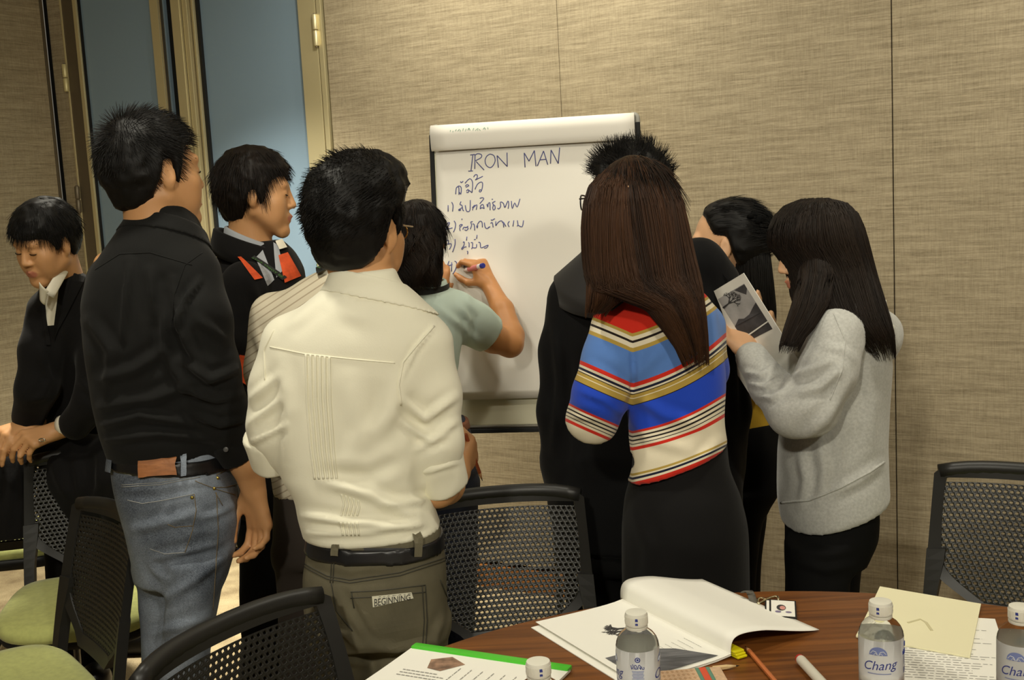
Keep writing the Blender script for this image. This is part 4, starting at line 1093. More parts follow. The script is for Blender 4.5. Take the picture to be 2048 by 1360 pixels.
class Head:
    def __init__(self, O, f, up=(0, 0, 1), s=1.0):
        f = np.asarray(f, float); f /= np.linalg.norm(f); up = np.asarray(up, float)
        z = up-f*(up @ f); z /= np.linalg.norm(z); x = np.cross(f, z)
        self.O = np.asarray(O, float); self.A = np.array([x, f, z]); self.s = s
    def w(self, p): return self.O+(np.asarray(p, float)*self.s) @ self.A
    def l(self, P): return ((P-self.O) @ self.A.T)/self.s
    def add(self, S, jaw=1.0, eyes_closed=True):
        s = self.s; A = self.A; w = self.w
        E = lambda c, r, k=0.012, op='u', B=A: S.ell(w(c), np.array(r)*s, B, k*s, op)
        K = lambda a, b, ra, rb, k=0.01, op='u': S.cone(w(a), w(b), ra*s, rb*s, k*s, op)
        E((0, -0.012, 0.035), (0.075, 0.096, 0.088), 0.01)
        E((0, 0.030, -0.015), (0.062*jaw, 0.060, 0.085), 0.02)
        for q in (-1, 1):
            K((q*0.053*jaw, 0.0, -0.048), (q*0.018, 0.068, -0.096), 0.018, 0.018, 0.025)
            E((q*0.043, 0.056, -0.020), (0.026, 0.024, 0.026), 0.02)
            E((q*0.031, 0.101, 0.009), (0.018, 0.0145, 0.011), 0.012, 's')
            E((q*0.036, 0.058, -0.050), (0.026, 0.024, 0.034), 0.02)
        E((0, 0.072, -0.102), (0.022, 0.020, 0.018), 0.016)
        K((-0.036, 0.076, 0.030), (0.036, 0.076, 0.030), 0.014, 0.014, 0.012)
        K((0, 0.086, 0.022), (0, 0.100, -0.022), 0.0075, 0.0110, 0.008)
        E((0, 0.1015, -0.027), (0.0120, 0.0105, 0.0095), 0.006)
        for q in (-1, 1):
            E((q*0.0130, 0.093, -0.030), (0.0085, 0.011, 0.008), 0.005)
            E((q*0.0065, 0.098, -0.039), (0.004, 0.006, 0.004), 0.003, 's')
            E((q*0.031, 0.0755, 0.006), (0.0150, 0.0150, 0.0130), 0.004)            # eyelids
        E((0, 0.078, -0.062), (0.028, 0.018, 0.020), 0.014)
        K((-0.017, 0.089, -0.0585), (0.017, 0.089, -0.0585), 0.0055, 0.0055, 0.004); K((0, 0.096, -0.0575), (0, 0.097, -0.0575), 0.0055, 0.0055, 0.006)
        K((-0.014, 0.090, -0.0705), (0.014, 0.090, -0.0705), 0.006, 0.006, 0.004)
        for q in (-1, 1): K((0, 0.102, -0.0645), (q*0.022, 0.093, -0.0650), 0.0016, 0.0012, 0.003, 's')
        for q in (-1, 1):   # ears
            B = np.array([[math.cos(0.35*q), -math.sin(0.35*q), 0], [math.sin(0.35*q), math.cos(0.35*q), 0.18], [0, -0.18, 1.0]])
            B = np.array([v/np.linalg.norm(v) for v in B]) @ A
            E((q*0.078, -0.008, -0.002), (0.0085, 0.0185, 0.0315), 0.006, 'u', B)
            E((q*0.074, -0.002, -0.028), (0.0075, 0.010, 0.012), 0.006)
            E((q*0.0895, -0.004, 0.003), (0.0060, 0.0110, 0.0195), 0.004, 's', B)
            E((q*0.076, 0.006, -0.008), (0.0055, 0.0045, 0.0075), 0.003)
        return S
    def lip(self, V):
        P = self.l(V); q = np.sqrt((P[:, 0]/0.026)**2+((P[:, 1]-0.093)/0.016)**2+((P[:, 2]+0.0645)/0.0125)**2); return np.clip((1.08-q)*6, 0, 1)*0.8
    def face_parts(self, parent, skin, brow=True, open_eye=False):
        for q in (-1, 1):
            mb = MB(); pts = [self.w((q*(0.031+0.0145*math.cos(a)), 0.0905-0.0045*abs(math.cos(a))**2, 0.0035+0.0022*math.sin(a)-0.001)) for a in np.linspace(PI, 2*PI, 9)]
            mb.tube(pts, 0.0014*self.s, 5); mb.build('eyelashes', M_HAIR, parent, smooth=True)
            if brow:
                mb = MB(); rr = random.Random(3+q)
                for k in range(60):
                    t = k/60; x = 0.014+0.034*t; z = 0.028+0.006*math.sin(t*PI*0.75)+rr.uniform(-0.002, 0.002)*(1-0.6*t); y = 0.0905-0.013*t*t
                    a = self.w((q*x, y, z)); b = self.w((q*(x+0.006), y-0.0025, z+0.0025-0.004*t)); mb.tube([a, b], [0.0007*self.s, 0.0003*self.s], 3, caps=False)
                mb.build('eyebrow', M_HAIR, parent)
def person_body(parent, S, skin, h, head=None, label=None):
    V, F = extract(S, h); V = smooth_verts(V, F, 1, 0.4); me = mesh_from('body', V, F)
    a = me.attributes.new('lip', 'FLOAT', 'POINT'); a.data.foreach_set('value', (head.lip(V) if head else np.zeros(len(V))).astype(np.float32))
    return obj('body', me, skin, parent, smooth=True)
FL = [(.043, .026, .020), (.047, .030, .021), (.043, .028, .020), (.034, .021, .018)]
def hand(S, wrist, d, back, right, curl, thumb, s=1.0, spread=0.05, k=0.004):
    """five-fingered hand. d: direction wrist->knuckles, back: out of the back of the hand; curl: per finger three bend angles;
    thumb: three directions in (thumb side, finger, back) hand coordinates"""
    y = np.asarray(d, float); y /= np.linalg.norm(y); z = np.asarray(back, float); z = z-y*(z @ y); z /= np.linalg.norm(z)
    x = np.cross(y, z)*(-1 if right else 1); A = np.array([x, y, z]); wrist = np.asarray(wrist, float)
    w = lambda p: wrist+(np.asarray(p, float)*s) @ A
    S.cone(w((0, -0.03, 0)), w((0, 0.012, 0)), 0.026*s, 0.0245*s, 0.012)
    for xk, r0, r1 in ((0.020, 0.0175, 0.0130), (0.004, 0.018, 0.0135), (-0.012, 0.0175, 0.0130), (-0.024, 0.016, 0.0120)):
        S.cone(w((xk*0.55, 0.012, 0.0)), w((xk*1.25, 0.084-0.10*max(0, -xk-0.005), 0.0)), r0*s, r1*s, 0.010)
    S.ell(w((0.022, 0.030, -0.010)), np.array((0.016, 0.028, 0.014))*s, A, 0.01)
    tips = []
    for i, xk in enumerate((0.029, 0.010, -0.010, -0.028)):
        p = np.array([xk, (0.088, 0.092, 0.087, 0.078)[i], 0.001]); a = 0.0; sp = -spread*(i-1.3)*-1
        r = (0.0092, 0.0094, 0.0090, 0.0080)[i]; pts = [p]
        for j in range(3):
            a += curl[i][j]; dv = np.array([math.sin(-sp if False else (xk/0.029)*spread)*math.cos(a), math.cos(a), -math.sin(a)]); p = p+dv*FL[i][j]*np.array([1, 1, 1]); pts.append(p)
        rr = [r*1.08, r*0.98, r*0.90, r*0.74]
        S.chain([w(q) for q in pts], [q*s for q in rr], k); tips.append([w(q) for q in pts])
    p = np.array([0.024, 0.022, -0.008]); pts = [p]
    for dv, ln in zip(thumb, (0.040, 0.034, 0.026)):
        dv = np.array(dv, float); p = p+dv/np.linalg.norm(dv)*ln; pts.append(p)
    S.chain([w(q) for q in pts], [0.0135*s, 0.0120*s, 0.0108*s, 0.0085*s], 0.006); tips.append([w(q) for q in pts])
    return tips
def strand_mesh(name, paths, r, material, parent, rnd, tip=0.15, n=3, kind=True):
    """paths (S, K, 3) -> one mesh of thin tapering hairs"""
    P = np.asarray(paths, float); S_, K, _ = P.shape
    T = np.gradient(P, axis=1); T /= np.linalg.norm(T, axis=2, keepdims=True)+1e-9
    ref = np.array([0.31, 0.52, 0.79]); U = np.cross(T, ref); U /= np.linalg.norm(U, axis=2, keepdims=True)+1e-9; W = np.cross(T, U)
    tp = np.linspace(1, tip, K)**0.7; V = np.zeros((S_, K, n, 3)); r = np.broadcast_to(np.asarray(r, float), (S_,))
    for k in range(n):
        a = 2*PI*k/n; V[:, :, k] = P+(U*math.cos(a)+W*math.sin(a))*(r[:, None]*tp[None])[:, :, None]
    idx = np.arange(S_*K*n).reshape(S_, K, n); F = []
    for k in range(n):
        k2 = (k+1) % n; F.append(np.stack([idx[:, :-1, k], idx[:, :-1, k2], idx[:, 1:, k2], idx[:, 1:, k]], -1).reshape(-1, 4))
    me = mesh_from(name, V.reshape(-1, 3), np.concatenate(F)); a = me.attributes.new('band', 'FLOAT', 'POINT')
    a.data.foreach_set('value', np.repeat(rnd, K*n).astype(np.float32))
    o = obj(name, me, material, parent, smooth=True); 
    if kind: o['kind'] = 'stuff'
    return o
def fib(n):
    i = np.arange(n)+0.5; ph = np.arccos(1-2*i/n); th = PI*(1+5**0.5)*i
    return np.stack([np.cos(th)*np.sin(ph), np.sin(th)*np.sin(ph), np.cos(ph)], 1)
CR_C = np.array([0, -0.012, 0.035]); CR_R = np.array([0.075, 0.096, 0.088])
def hair_cap(parent, H, material, mask, thick, h=0.006, seed=1, nz=0.004, extra=None):
    """solid body of hair over the skull: inflated cranium where mask(local points) > 0"""
    s = H.s; S = Sdf()
    class _H:
        def bounds(self): return H.O-0.21*s, H.O+0.21*s
        def __call__(self, P):
            L = H.l(P); q = (L-CR_C); R_ = CR_R+0.0
            k0 = np.linalg.norm(q/R_, axis=1); k1 = np.linalg.norm(q/(R_*R_), axis=1)+1e-9; d = k0*(k0-1)/k1
            low = np.clip(-(L[:, 2]+0.0), 0, 0.12)      # neck side falls straight
            qq = np.stack([q[:, 0], q[:, 1], np.zeros(len(q))], 1); kk = np.sqrt((q[:, 0]/R_[0])**2+(q[:, 1]/R_[1])**2); dcy = np.sqrt(q[:, 0]**2+q[:, 1]**2)*(1-1/(kk+1e-6))
            d = np.where(L[:, 2] < 0.02, np.minimum(d, np.maximum(dcy+0.42*np.clip(-0.012-L[:, 2], 0, 1), d-0.03)), d)
            m = mask(L); t = thick(L)*np.clip(m/0.028+0.12, 0.12, 1)
            d = d-t-nz*vnoise(L, 45, seed)-nz*0.7*vnoise(L, 100, seed+1)
            d = np.maximum(d, -m)
            if extra is not None: d = np.minimum(d, extra(L))
            return d*s
    V, F = extract(_H(), h); V = smooth_verts(V, F, 1, 0.5); me = mesh_from('hair', V, F)
    a = me.attributes.new('band', 'FLOAT', 'POINT'); a.data.foreach_set('value', (0.12+0.25*np.abs(vnoise(H.l(V)*np.array([1, 1, 0.3]), 130, seed+3))).astype(np.float32))
    return obj('hair', me, material, parent, smooth=True)
def hair_short(parent, H, material, n, mask, length, lay, flow, r=0.0007, seed=1, K=6, lift=0.5, droop=0.0, clump=0.5, base=0.6):
    """individual hairs over the cap. mask, length, lay (thickness) and flow take local points"""
    rng = np.random.default_rng(seed); D = fib(int(n)); L = CR_C+D*CR_R; ok = mask(L) > 0.0; L = L[ok]; D = D[ok]
    N_ = D/CR_R; N_ /= np.linalg.norm(N_, axis=1, keepdims=True); t = lay(L)*np.clip(mask(L)/0.028+0.1, 0.1, 1)
    ln = length(L)*(0.65+0.6*rng.random(len(L))); fl = flow(L); fl = fl-(fl*N_).sum(1, keepdims=True)*N_*0.7
    fl /= np.linalg.norm(fl, axis=1, keepdims=True)+1e-9
    cl = np.stack([vnoise(L, 55, seed+1), vnoise(L, 55, seed+2), vnoise(L, 55, seed+3)], 1)*clump
    P = [L+N_*(t*base)[:, None]]; d = N_*lift+fl*(1-lift)+cl+rng.normal(0, 0.12, L.shape); d /= np.linalg.norm(d, axis=1, keepdims=True)
    for k in range(K-1):
        p = P[-1]+d*(ln/(K-1))[:, None]
        q = p-CR_C; R_ = CR_R+(t*0.92)[:, None]; kk = np.linalg.norm(q/R_, axis=1, keepdims=True); p = np.where(kk < 1, CR_C+q/np.maximum(kk, 1e-6), p)
        P.append(p); d = d+fl*0.22+np.array([0, 0, -droop]); d /= np.linalg.norm(d, axis=1, keepdims=True)
    W = np.stack(P, 1); W = H.O+(W*H.s) @ H.A
    return strand_mesh('hair_strands', W, r*H.s*(0.7+0.6*rng.random(len(L))), material, parent, rng.random(len(L))**2)
def hair_loft(parent, secs, material, n, r=0.0011, seed=1, K=14, top=None, phi=(0, 2*PI), end=(0.75, 1.0), wav=0.004, thick=0.004, flare=0.0, n_exp=2.2, wav_f=3.0, base=True, h=0.007, keep=None):
    """long combed hair: a solid falling mass from sections plus individual hairs that run down its outside"""
    S_ = np.array(secs, float); S_ = S_[np.argsort(-S_[:, 2])]; rng = np.random.default_rng(seed)
    if base:
        S = Sdf(); S.loft(secs if keep is None else secs[:keep], n=n_exp)
        V, F = extract(S, h); V = smooth_verts(V, F, 2, 0.5); N = vnormals(V, F)
        ang = np.arctan2(V[:, 1]-S_[:, 1].mean(), V[:, 0]-S_[:, 0].mean())
        V = V+N*(0.003*np.sin(ang*17+4*vnoise(V, 6, seed)))[:, None]
        me = mesh_from('hair', V, F); a = me.attributes.new('band', 'FLOAT', 'POINT')
        a.data.foreach_set('value', np.clip(0.25+0.35*vnoise(np.stack([ang*0.12, V[:, 0]*0, V[:, 2]*0.05], 1), 60, seed+2), 0, 1).astype(np.float32)); obj('hair', me, material, parent, smooth=True)
    ph = rng.uniform(phi[0], phi[1], n); e = rng.uniform(end[0], end[1], n); st = rng.uniform(0.0, 0.12, n)
    z0, z1 = S_[0, 2], S_[-1, 2]; ts = np.linspace(0, 1, K); P = np.zeros((n, K, 3)); lay = 1+rng.uniform(-0.02, 0.05, n); zs = S_[::-1, 2]
    for k, t in enumerate(ts):
        z = z0+(z1-z0)*(st+(e-st)*t); ru = np.interp(z, zs, S_[::-1, 3]); rv = np.interp(z, zs, S_[::-1, 4])
        cx = np.interp(z, zs, S_[::-1, 0]); cy = np.interp(z, zs, S_[::-1, 1])
        a = ph+wav*18*np.sin(t*wav_f*2+ph*5+rng.random()*0.1); c, s_ = np.cos(a), np.sin(a)
        q = (np.abs(c)**n_exp+np.abs(s_)**n_exp)**(-1/n_exp); fl = flare*t*t
        P[:, k, 0] = cx+(ru*lay*q+thick+fl)*c; P[:, k, 1] = cy+(rv*lay*q+thick+fl)*s_; P[:, k, 2] = z
    return strand_mesh('hair_strands', P, r*(0.6+0.8*rng.random(n)), material, parent, np.clip(0.5*(vnoise(np.stack([ph, ph*0, ph*0], 1), 4, seed)+1)*0.7+0.4*rng.random(n), 0, 1))
def collar(parent, c, ru, rv, z0, z1, material, a0, a1, tilt=(0, 0), flare=0.008, fold=0.75, n=40, th=0.0025, name='collar', drop=0.0):
    """turned-down shirt collar round the neck; angles measured from camera right, counter-clockwise seen from above. tilt slopes its plane"""
    G = []
    prof = [(0.0, 0.0), (0.002, 0.5), (0.003, 0.95), (0.006, 1.0), (0.010, 0.93), (flare+0.006, 1-fold*0.6), (flare+0.010, 1-fold)]
    for (dr, u) in prof:
        row = []
        for a in np.linspace(a0, a1, n):
            x = (ru+dr)*math.cos(a); y = (rv+dr)*math.sin(a); z = z0+(z1-z0)*u+tilt[0]*x+tilt[1]*y
            row.append((c[0]+x, c[1]+y, z))
        G.append(row)
    V = np.array(G); mb = MB(); nr, nc, _ = V.shape
    up = np.zeros_like(V); ctr = np.array([c[0], c[1], 0])
    # thickness by radial offset
    F = []; A_ = V.reshape(-1, 3); dirs = A_-ctr; dirs[:, 2] = 0; dirs /= np.linalg.norm(dirs, axis=1, keepdims=True)
    sign = np.repeat(np.array([1, 1, 1, 0.2, -1, -1, -1]), nc)
    B_ = A_-dirs*th*0+dirs*(-th)*np.where(sign > 0, 1, 1)[:, None]
    o = len(A_); V2 = np.concatenate([A_, B_]); idx = lambda i, j: i*nc+j
    for i in range(nr-1):
        for j in range(nc-1):
            q = (idx(i, j), idx(i, j+1), idx(i+1, j+1), idx(i+1, j)); F.append(q); F.append(tuple(v+o for v in q[::-1]))
    ring = [idx(0, j) for j in range(nc)]+[idx(i, nc-1) for i in range(1, nr)]+[idx(nr-1, j) for j in range(nc-2, -1, -1)]+[idx(i, 0) for i in range(nr-2, 0, -1)]
    for a, b in zip(ring, ring[1:]+ring[:1]): F.append((b, a, a+o, b+o))
    return MB().add(V2, F).build(name, material, parent, smooth=True)
def band_sdf(base, lo_p, hi_p, n, off):
    """shell strip of `base` inflated by off between two planes (belts, cuffs)"""
    class _B:
        def bounds(self): return base.bounds()
        def __call__(self, P):
            d = base(P)-off; nn = np.asarray(n, float); return np.maximum(d, np.maximum((P-hi_p) @ nn, (lo_p-P) @ nn))
    return _B()
def shoe(parent, p, d, material, L=0.27):
    p = np.asarray(p, float); d = np.array([d[0], d[1], 0.0]); d /= np.linalg.norm(d); S = Sdf(); x = np.cross(d, UP); A = np.array([x, d, UP])
    S.ell(p+d*0.15*L/0.27+UP*0.035, (0.044, 0.10, 0.034), A, 0.03); S.ell(p-d*0.01+UP*0.045, (0.036, 0.06, 0.045), A, 0.03); S.cone(p+UP*0.05, p+UP*0.12, 0.042, 0.048, 0.02); S.half(p+UP*0.004, -UP, 0.003)
    V, F = extract(S, 0.008); return obj('shoe', mesh_from('shoe', V, F), material, parent, smooth=True)

def sdf_collar(p, base, lo_px, hi_px, n, off, material, h=0.004, name='collar'):
    """collar band lying on the garment's neck between two tilted planes"""
    n = np.asarray(n, float)
    V, F = extract(band_sdf(base, lo_px, hi_px, n, off), h, lo=np.minimum(lo_px, hi_px)-0.2, hi=np.maximum(lo_px, hi_px)+0.2)
    V = smooth_verts(V, F, 1, 0.4)
    return obj(name, mesh_from(name, V, F), material, p, smooth=True)
# ------------------------------------------------------------ the people
def person(x, y, label, group=None):
    return empty('person', (x, y, 0), label, 'person', group)
SHORT_Y = [-.12, -.06, -.036, -.027, -.014, .008, .015, .026, .034, .045, .065, .1]
def hairline(zs=(-.080, -.074, -.052, -.020, .028, .030, -.010, -.012, .028, .05, .064, .072)):
    return lambda L: L[:, 2]-np.interp(L[:, 1], SHORT_Y, zs)
def away_from(c):
    c = np.array(c)
    def fl(L):
        d = L-c; d = d-0.0; return d/(np.linalg.norm(d, axis=1, keepdims=True)+1e-9)
    return fl
def lerpz(z, zs, vs): return np.interp(z, zs, vs)
def chain_px(S, pts, k=0.02):
    """pts: (px, py, Y, radius)"""
    S.chain([at(p[0], p[1], p[2]) for p in pts], [p[3] for p in pts], k); return S
M_SHOE = mat('black_leather_shoe', (20, 18, 17), 0.35)
M_STITCH = mat('tan_stitch', (120, 104, 76), 0.8); M_STITCHD = mat('dark_stitch', (60, 58, 48), 0.8); M_STITCHL = mat('pale_stitch', (150, 150, 146), 0.8)
M_BRASS = mat('brass_rivet', (190, 170, 90), 0.3, 1.0)

# ===== man in the cream shirt, seen from behind
def build_cream_man():
    Y = 2.25; p = person(float(at(745, 1100, Y)[0]), Y, 'man seen from behind in a cream shirt with rolled sleeves and olive jeans')
    H = Head(at(716, 464, 2.27), (0.42, 0.9, -0.03), (0.03, 0.0, 1), 1.0)
    shirt = Sdf(); shirt.loft([sec(*q) for q in ((664, 790, 540, Y, .056), (652, 802, 566, Y, .062), (610, 836, 600, Y, .082), (562, 866, 636, Y, .094), (538, 884, 690, Y, .106), (536, 880, 760, Y, .112), (540, 862, 850, Y, .112), (562, 850, 940, Y, .110), (588, 852, 985, Y, .114), (596, 872, 1025, Y, .120), (606, 886, 1062, Y, .120))], 0.02)
    chain_px(shirt, [(576, 684, Y, .052), (558, 770, Y, .053), (551, 850, Y, .052), (554, 896, Y+.02, .048)], 0.03)
    chain_px(shirt, [(850, 690, Y, .056), (860, 790, Y, .057), (866, 880, Y, .056), (872, 935, Y+.01, .050)], 0.03)
    S2 = Sdf(); S2.ops = list(shirt.ops)
    M_ = mat('cream_cotton', (236, 232, 210), 0.85, spec=0.2, sheen=0.15, bump=(380, 0.25, 0.0006))
    folds = [([(648, 962), (740, 990), (835, 1036)], 13, .009), ([(606, 1030), (700, 1046), (836, 1052)], 9, .010), ([(618, 1066), (740, 1064), (850, 1048)], 8, .008), ([(740, 880), (780, 830), (800, 770)], 20, .008),
             ([(660, 945), (740, 950), (800, 920)], 15, -.007), ([(804, 800), (850, 838), (912, 792)], 9, .009), ([(806, 845), (860, 880), (914, 842)], 8, .008), ([(830, 900), (900, 868)], 7, .006), ([(700, 760), (720, 860), (700, 930)], 22, .006),
             ([(496, 850), (560, 800)], 9, .008), ([(500, 800), (556, 752)], 9, .007), ([(500, 885), (575, 850)], 7, .006), ([(560, 720), (580, 820), (575, 930)], 16, .006), ([(680, 620), (740, 640)], 16, .003), ([(570, 660), (640, 600)], 12, .004), ([(760, 1010), (850, 1000), (880, 1030)], 9, .007), ([(870, 650), (830, 700), (802, 760)], 5, .004)]
    so = cloth('shirt', shirt, 0.0062, M_, p, folds, 0.0016, 7.5, 3)
    C = Caster(so)
    th = M_
    C.seam([(540, 694), (610, 708), (700, 718), (790, 726)], 0.0015, 'yoke_seam', th, so, 0.0004, 6)
    C.seam([(868, 652), (836, 688), (806, 724), (797, 770), (802, 810)], 0.0022, 'armhole_seam', th, so, 0.0004, 6)
    C.seam([(548, 660), (528, 700), (530, 760)], 0.0018, 'armhole_seam', th, so, 0.0003, 6)
    for k in range(6):
        C.seam([(612+9.4*k, 708+1.0*k), (614+9.2*k, 800), (622+9*k, 900), (630+8.6*k, 958)], 0.0026, 'pleat', M_, so, 0.0006, 5)
    for k in range(5):
        C.seam([(683+8.2*k, 988+3*k), (688+7.6*k, 1008+2*k), (682+8*k, 1032)], 0.0022, 'pleat', M_, so, 0.0005, 4)
        C.seam([(682+8*k, 1044), (686+8*k, 1070)], 0.0022, 'pleat', M_, so, 0.0005, 4)
    for pts, nm in (([(540, 866, Y+.01, .0560), (556, 926, Y+.04, .0535)], 'cuff'), ([(863, 900, Y, .0595), (883, 970, Y+.03, .0560)], 'cuff')):
        a, b = [at(q[0], q[1], q[2]) for q in pts]; cs = Sdf(); cs.cone(a, b, pts[0][3], pts[1][3]); d = (b-a)/np.linalg.norm(b-a); cs.half(b, d, .006); cs.half(a, -d, .006)
        w = 1 if a[0] > -0.3 else -1
        fo = [([(822, 915), (915, 890)], 4, .003), ([(828, 950), (918, 925)], 5, .003), ([(495, 890), (560, 900)], 4, .003)]
        cloth('rolled_cuff', cs, 0.005, M_, so, fo, 0.003, 16, 5)
    cn = at(733, 566, 2.255)
    sdf_collar(p, S2, at(735, 598, Y-.08), at(735, 549, Y-.06), (.26, .16, 1.0), .0045, M_)
    # jeans
    M_J = mat('olive_denim', (98, 92, 72), 0.85, noise=(14, 0.16), bump=(520, 0.35, 0.0006, (1, 1, 0.4)))
    j = Sdf(); j.loft([sec(*q) for q in ((618, 882, 1056, Y, .116), (610, 890, 1100, Y, .122), (604, 896, 1150, Y, .130), (606, 898, 1200, Y, .130), (616, 900, 1262, Y, .120))], 0.02)
    for l in (((622, 762, 1240, Y-.01, .085), (632, 746, 1330, Y-.01, .080), (628, 726, 1450, Y-.02, .070), (630, 720, 1600, Y-.02, .062), (632, 714, 1760, Y-.02, .055), (634, 706, 1905, Y-.02, .052)), ((742, 902, 1240, Y, .085), (742, 896, 1330, Y, .080), (726, 838, 1450, Y-.02, .068), (720, 812, 1600, Y-.03, .060), (718, 800, 1760, Y-.03, .055), (718, 792, 1905, Y-.03, .052))):
        j.loft([sec(*q) for q in l], 0.03)
    jf = [([(640, 1280), (690, 1265), (720, 1300)], 8, .007), ([(650, 1310), (740, 1330)], 9, .006), ([(730, 1290), (800, 1300), (880, 1285)], 10, .005), ([(640, 1120), (700, 1140), (790, 1130)], 12, .004), ([(690, 1180), (720, 1240), (740, 1275)], 7, -.006), ([(890, 1220), (870, 1280), (890, 1340)], 8, .004), ([(620, 1200), (660, 1230)], 10, .005)]
    jo = cloth('jeans', j, 0.007, M_J, p, jf, 0.0018, 8, 9); CJ = Caster(jo)
    wn = np.array([0.054, 0, 1.0]); c0 = at(750, 1081, Y)
    M_BELT = mat('black_leather', (22, 22, 24), 0.35, spec=0.6)
    bl = Sdf(); bl.loft([sec(*q) for q in ((616, 884, 1050, Y, .119), (609, 890, 1082, Y, .123), (606, 894, 1120, Y, .128))], 0.01)
    V, F = extract(band_sdf(bl, c0-wn*0.014, c0+wn*0.017, wn, 0.0025), 0.005); obj('belt', mesh_from('belt', V, F), M_BELT, p, smooth=True)
    for x in (676, 832):
        CJ.patch([(x-6, 1060), (x+8, 1060), (x+5, 1112), (x-9, 1112)], 0.012, 'belt_loop', M_J, jo, 3, 8)
    CJ.patch([(728, 1096), (812, 1096), (810, 1120), (728, 1119)], 0.0015, 'leather_label', mat('dark_grey_leather', (52, 52, 54), 0.6), jo)
    CJ.patch([(702, 1186), (852, 1172), (852, 1290), (780, 1312), (712, 1286)][:4], 0.0006, 'back_pocket', M_J, jo, 12, 12)
    for pl in ([(702, 1184), (760, 1181), (850, 1170)], [(702, 1196), (760, 1193), (850, 1184)], [(850, 1170), (854, 1240), (850, 1300)], [(844, 1172), (848, 1240), (844, 1300)], [(704, 1186), (708, 1216)], [(610, 1128), (655, 1152), (700, 1160), (800, 1145), (890, 1115)], [(610, 1134), (655, 1158), (700, 1166), (800, 1151), (890, 1121)],
               [(664, 1120), (661, 1166)], [(669, 1120), (666, 1166)], [(663, 1166), (672, 1220), (705, 1262)], [(622, 1098), (700, 1112), (800, 1112), (885, 1092)], [(880, 1160), (896, 1200)]):
        CJ.seam(pl, 0.0011, 'stitching', M_STITCHD, jo, 0.0012, 8)
    tg = CJ.patch([(744, 1192), (822, 1184), (826, 1196), (746, 1214)], 0.0022, 'torn_label', mat('off_white_tape', (226, 222, 200), 0.8), jo, 8, 3)
    tv, tf = text_mesh('BEGINNING', 0.02, 0.1); CJ.map2d(tv, tf, [(748, 1197), (819, 1188), (820, 1198), (749, 1212)], 0.0034, 'lettering', M_PRINT, tg)
    # body
    B = Sdf(); H.add(B)
    B.cone(H.w((0, -0.022, -0.055)), at(733, 590, 2.26), .054, .060, .02)
    B.cone(at(735, 600, Y), at(735, 700, Y), .06, .07, .03)
    chain_px(B, [(612, 676, Y, .026), (735, 640, Y, .04), (838, 680, Y, .026)], .02)
    chain_px(B, [(600, 690, Y, .030), (552, 840, Y, .032), (560, 900, Y+.03, .036), (592, 922, Y+.13, .032), (640, 945, Y+.22, .027)], .01)
    chain_px(B, [(845, 660, Y, .034), (866, 880, Y, .040), (874, 972, Y+.02, .043), (890, 970, Y+.07, .040), (914, 946, Y+.15, .028)], .012)
    wr = at(914, 946, Y+.15)
    hand(B, wr, at(942, 902, Y+.21)-wr, (0.75, -0.62, -0.25), True, [(1.0, 1.2, .7), (1.1, 1.3, .8), (1.2, 1.3, .8), (1.25, 1.3, .8)], [(.35, .85, -.35), (-.25, .9, -.3), (-.35, .85, -.3)], 0.95)
    wl = at(640, 945, Y+.22); hand(B, wl, (0.9, 0.3, 0.05), (-0.2, 0.5, 0.6), False, [(.6, .9, .5)]*4, [(.7, .7, -.3), (.2, .9, -.3), (.1, .9, -.2)], 0.95)
    body = person_body(p, B, M_SKIN, 0.005, H)
    mk = hairline((-.088, -.082, -.060, -.025, .026, .028, -.014, -.016, .028, .05, .064, .072))
    thick = lambda L: np.clip(0.010+0.012*np.clip((L[:, 2]+.06)/.1, 0, 1)+0.030*np.clip((L[:, 2]-.06)/.06, 0, 1)*np.clip((L[:, 1]+.07)/.12, 0.25, 1), .006, .05)
    hair_cap(p, H, M_HAIR, mk, thick, 0.006, 3, 0.005)
    hair_short(p, H, M_HAIR, 5200, mk, lambda L: 0.020+0.008*np.clip((L[:, 2]-.02)/.09, 0, 1), thick, away_from((0.0, 0.06, 0.06)), 0.0008, 5, 5, 0.10, 0.05, 0.30, 0.85)
    # spectacles: arm and rim edge by the right ear
    M_GL = mat('gold_wire', (180, 140, 70), 0.3, 1.0)
    g = MB(); g.tube([H.w((.080, -.015, .012)), H.w((.080, .03, .012)), H.w((.070, .096, .008))], 0.0016, 6)
    for q in (-1, 1): g.tube([H.w((q*.034+.026*math.cos(a), .104-.012*abs(math.cos(a))*(1 if q*math.cos(a) > 0 else 0), -.002+.017*math.sin(a))) for a in np.linspace(0, 2*PI, 20)], 0.0013, 6)
    g.tube([H.w((-.010, .104, .002)), H.w((0, .108, .004)), H.w((.010, .104, .002))], 0.0012, 6)
    g.build('spectacles', M_GL, p, smooth=True)['kind'] = 'thing'
    for q in (at(670, 1905, Y-.02), at(756, 1905, Y-.03)): shoe(p, (q[0], q[1], 0), (0.25, 1), M_SHOE)
    # pencil in his right hand
    a = at(931, 868, Y+.185); b = at(957, 940, Y+.215); d = (b-a)/np.linalg.norm(b-a)
    pencil(b+d*.03, a, mat('red_brown_lacquer', (150, 74, 40), 0.45), mat('cut_wood', (190, 140, 92), 0.8), 'held_pencil', 'reddish brown pencil held in the cream-shirted man\'s right hand', 'pencil', 0.0042)
build_cream_man()

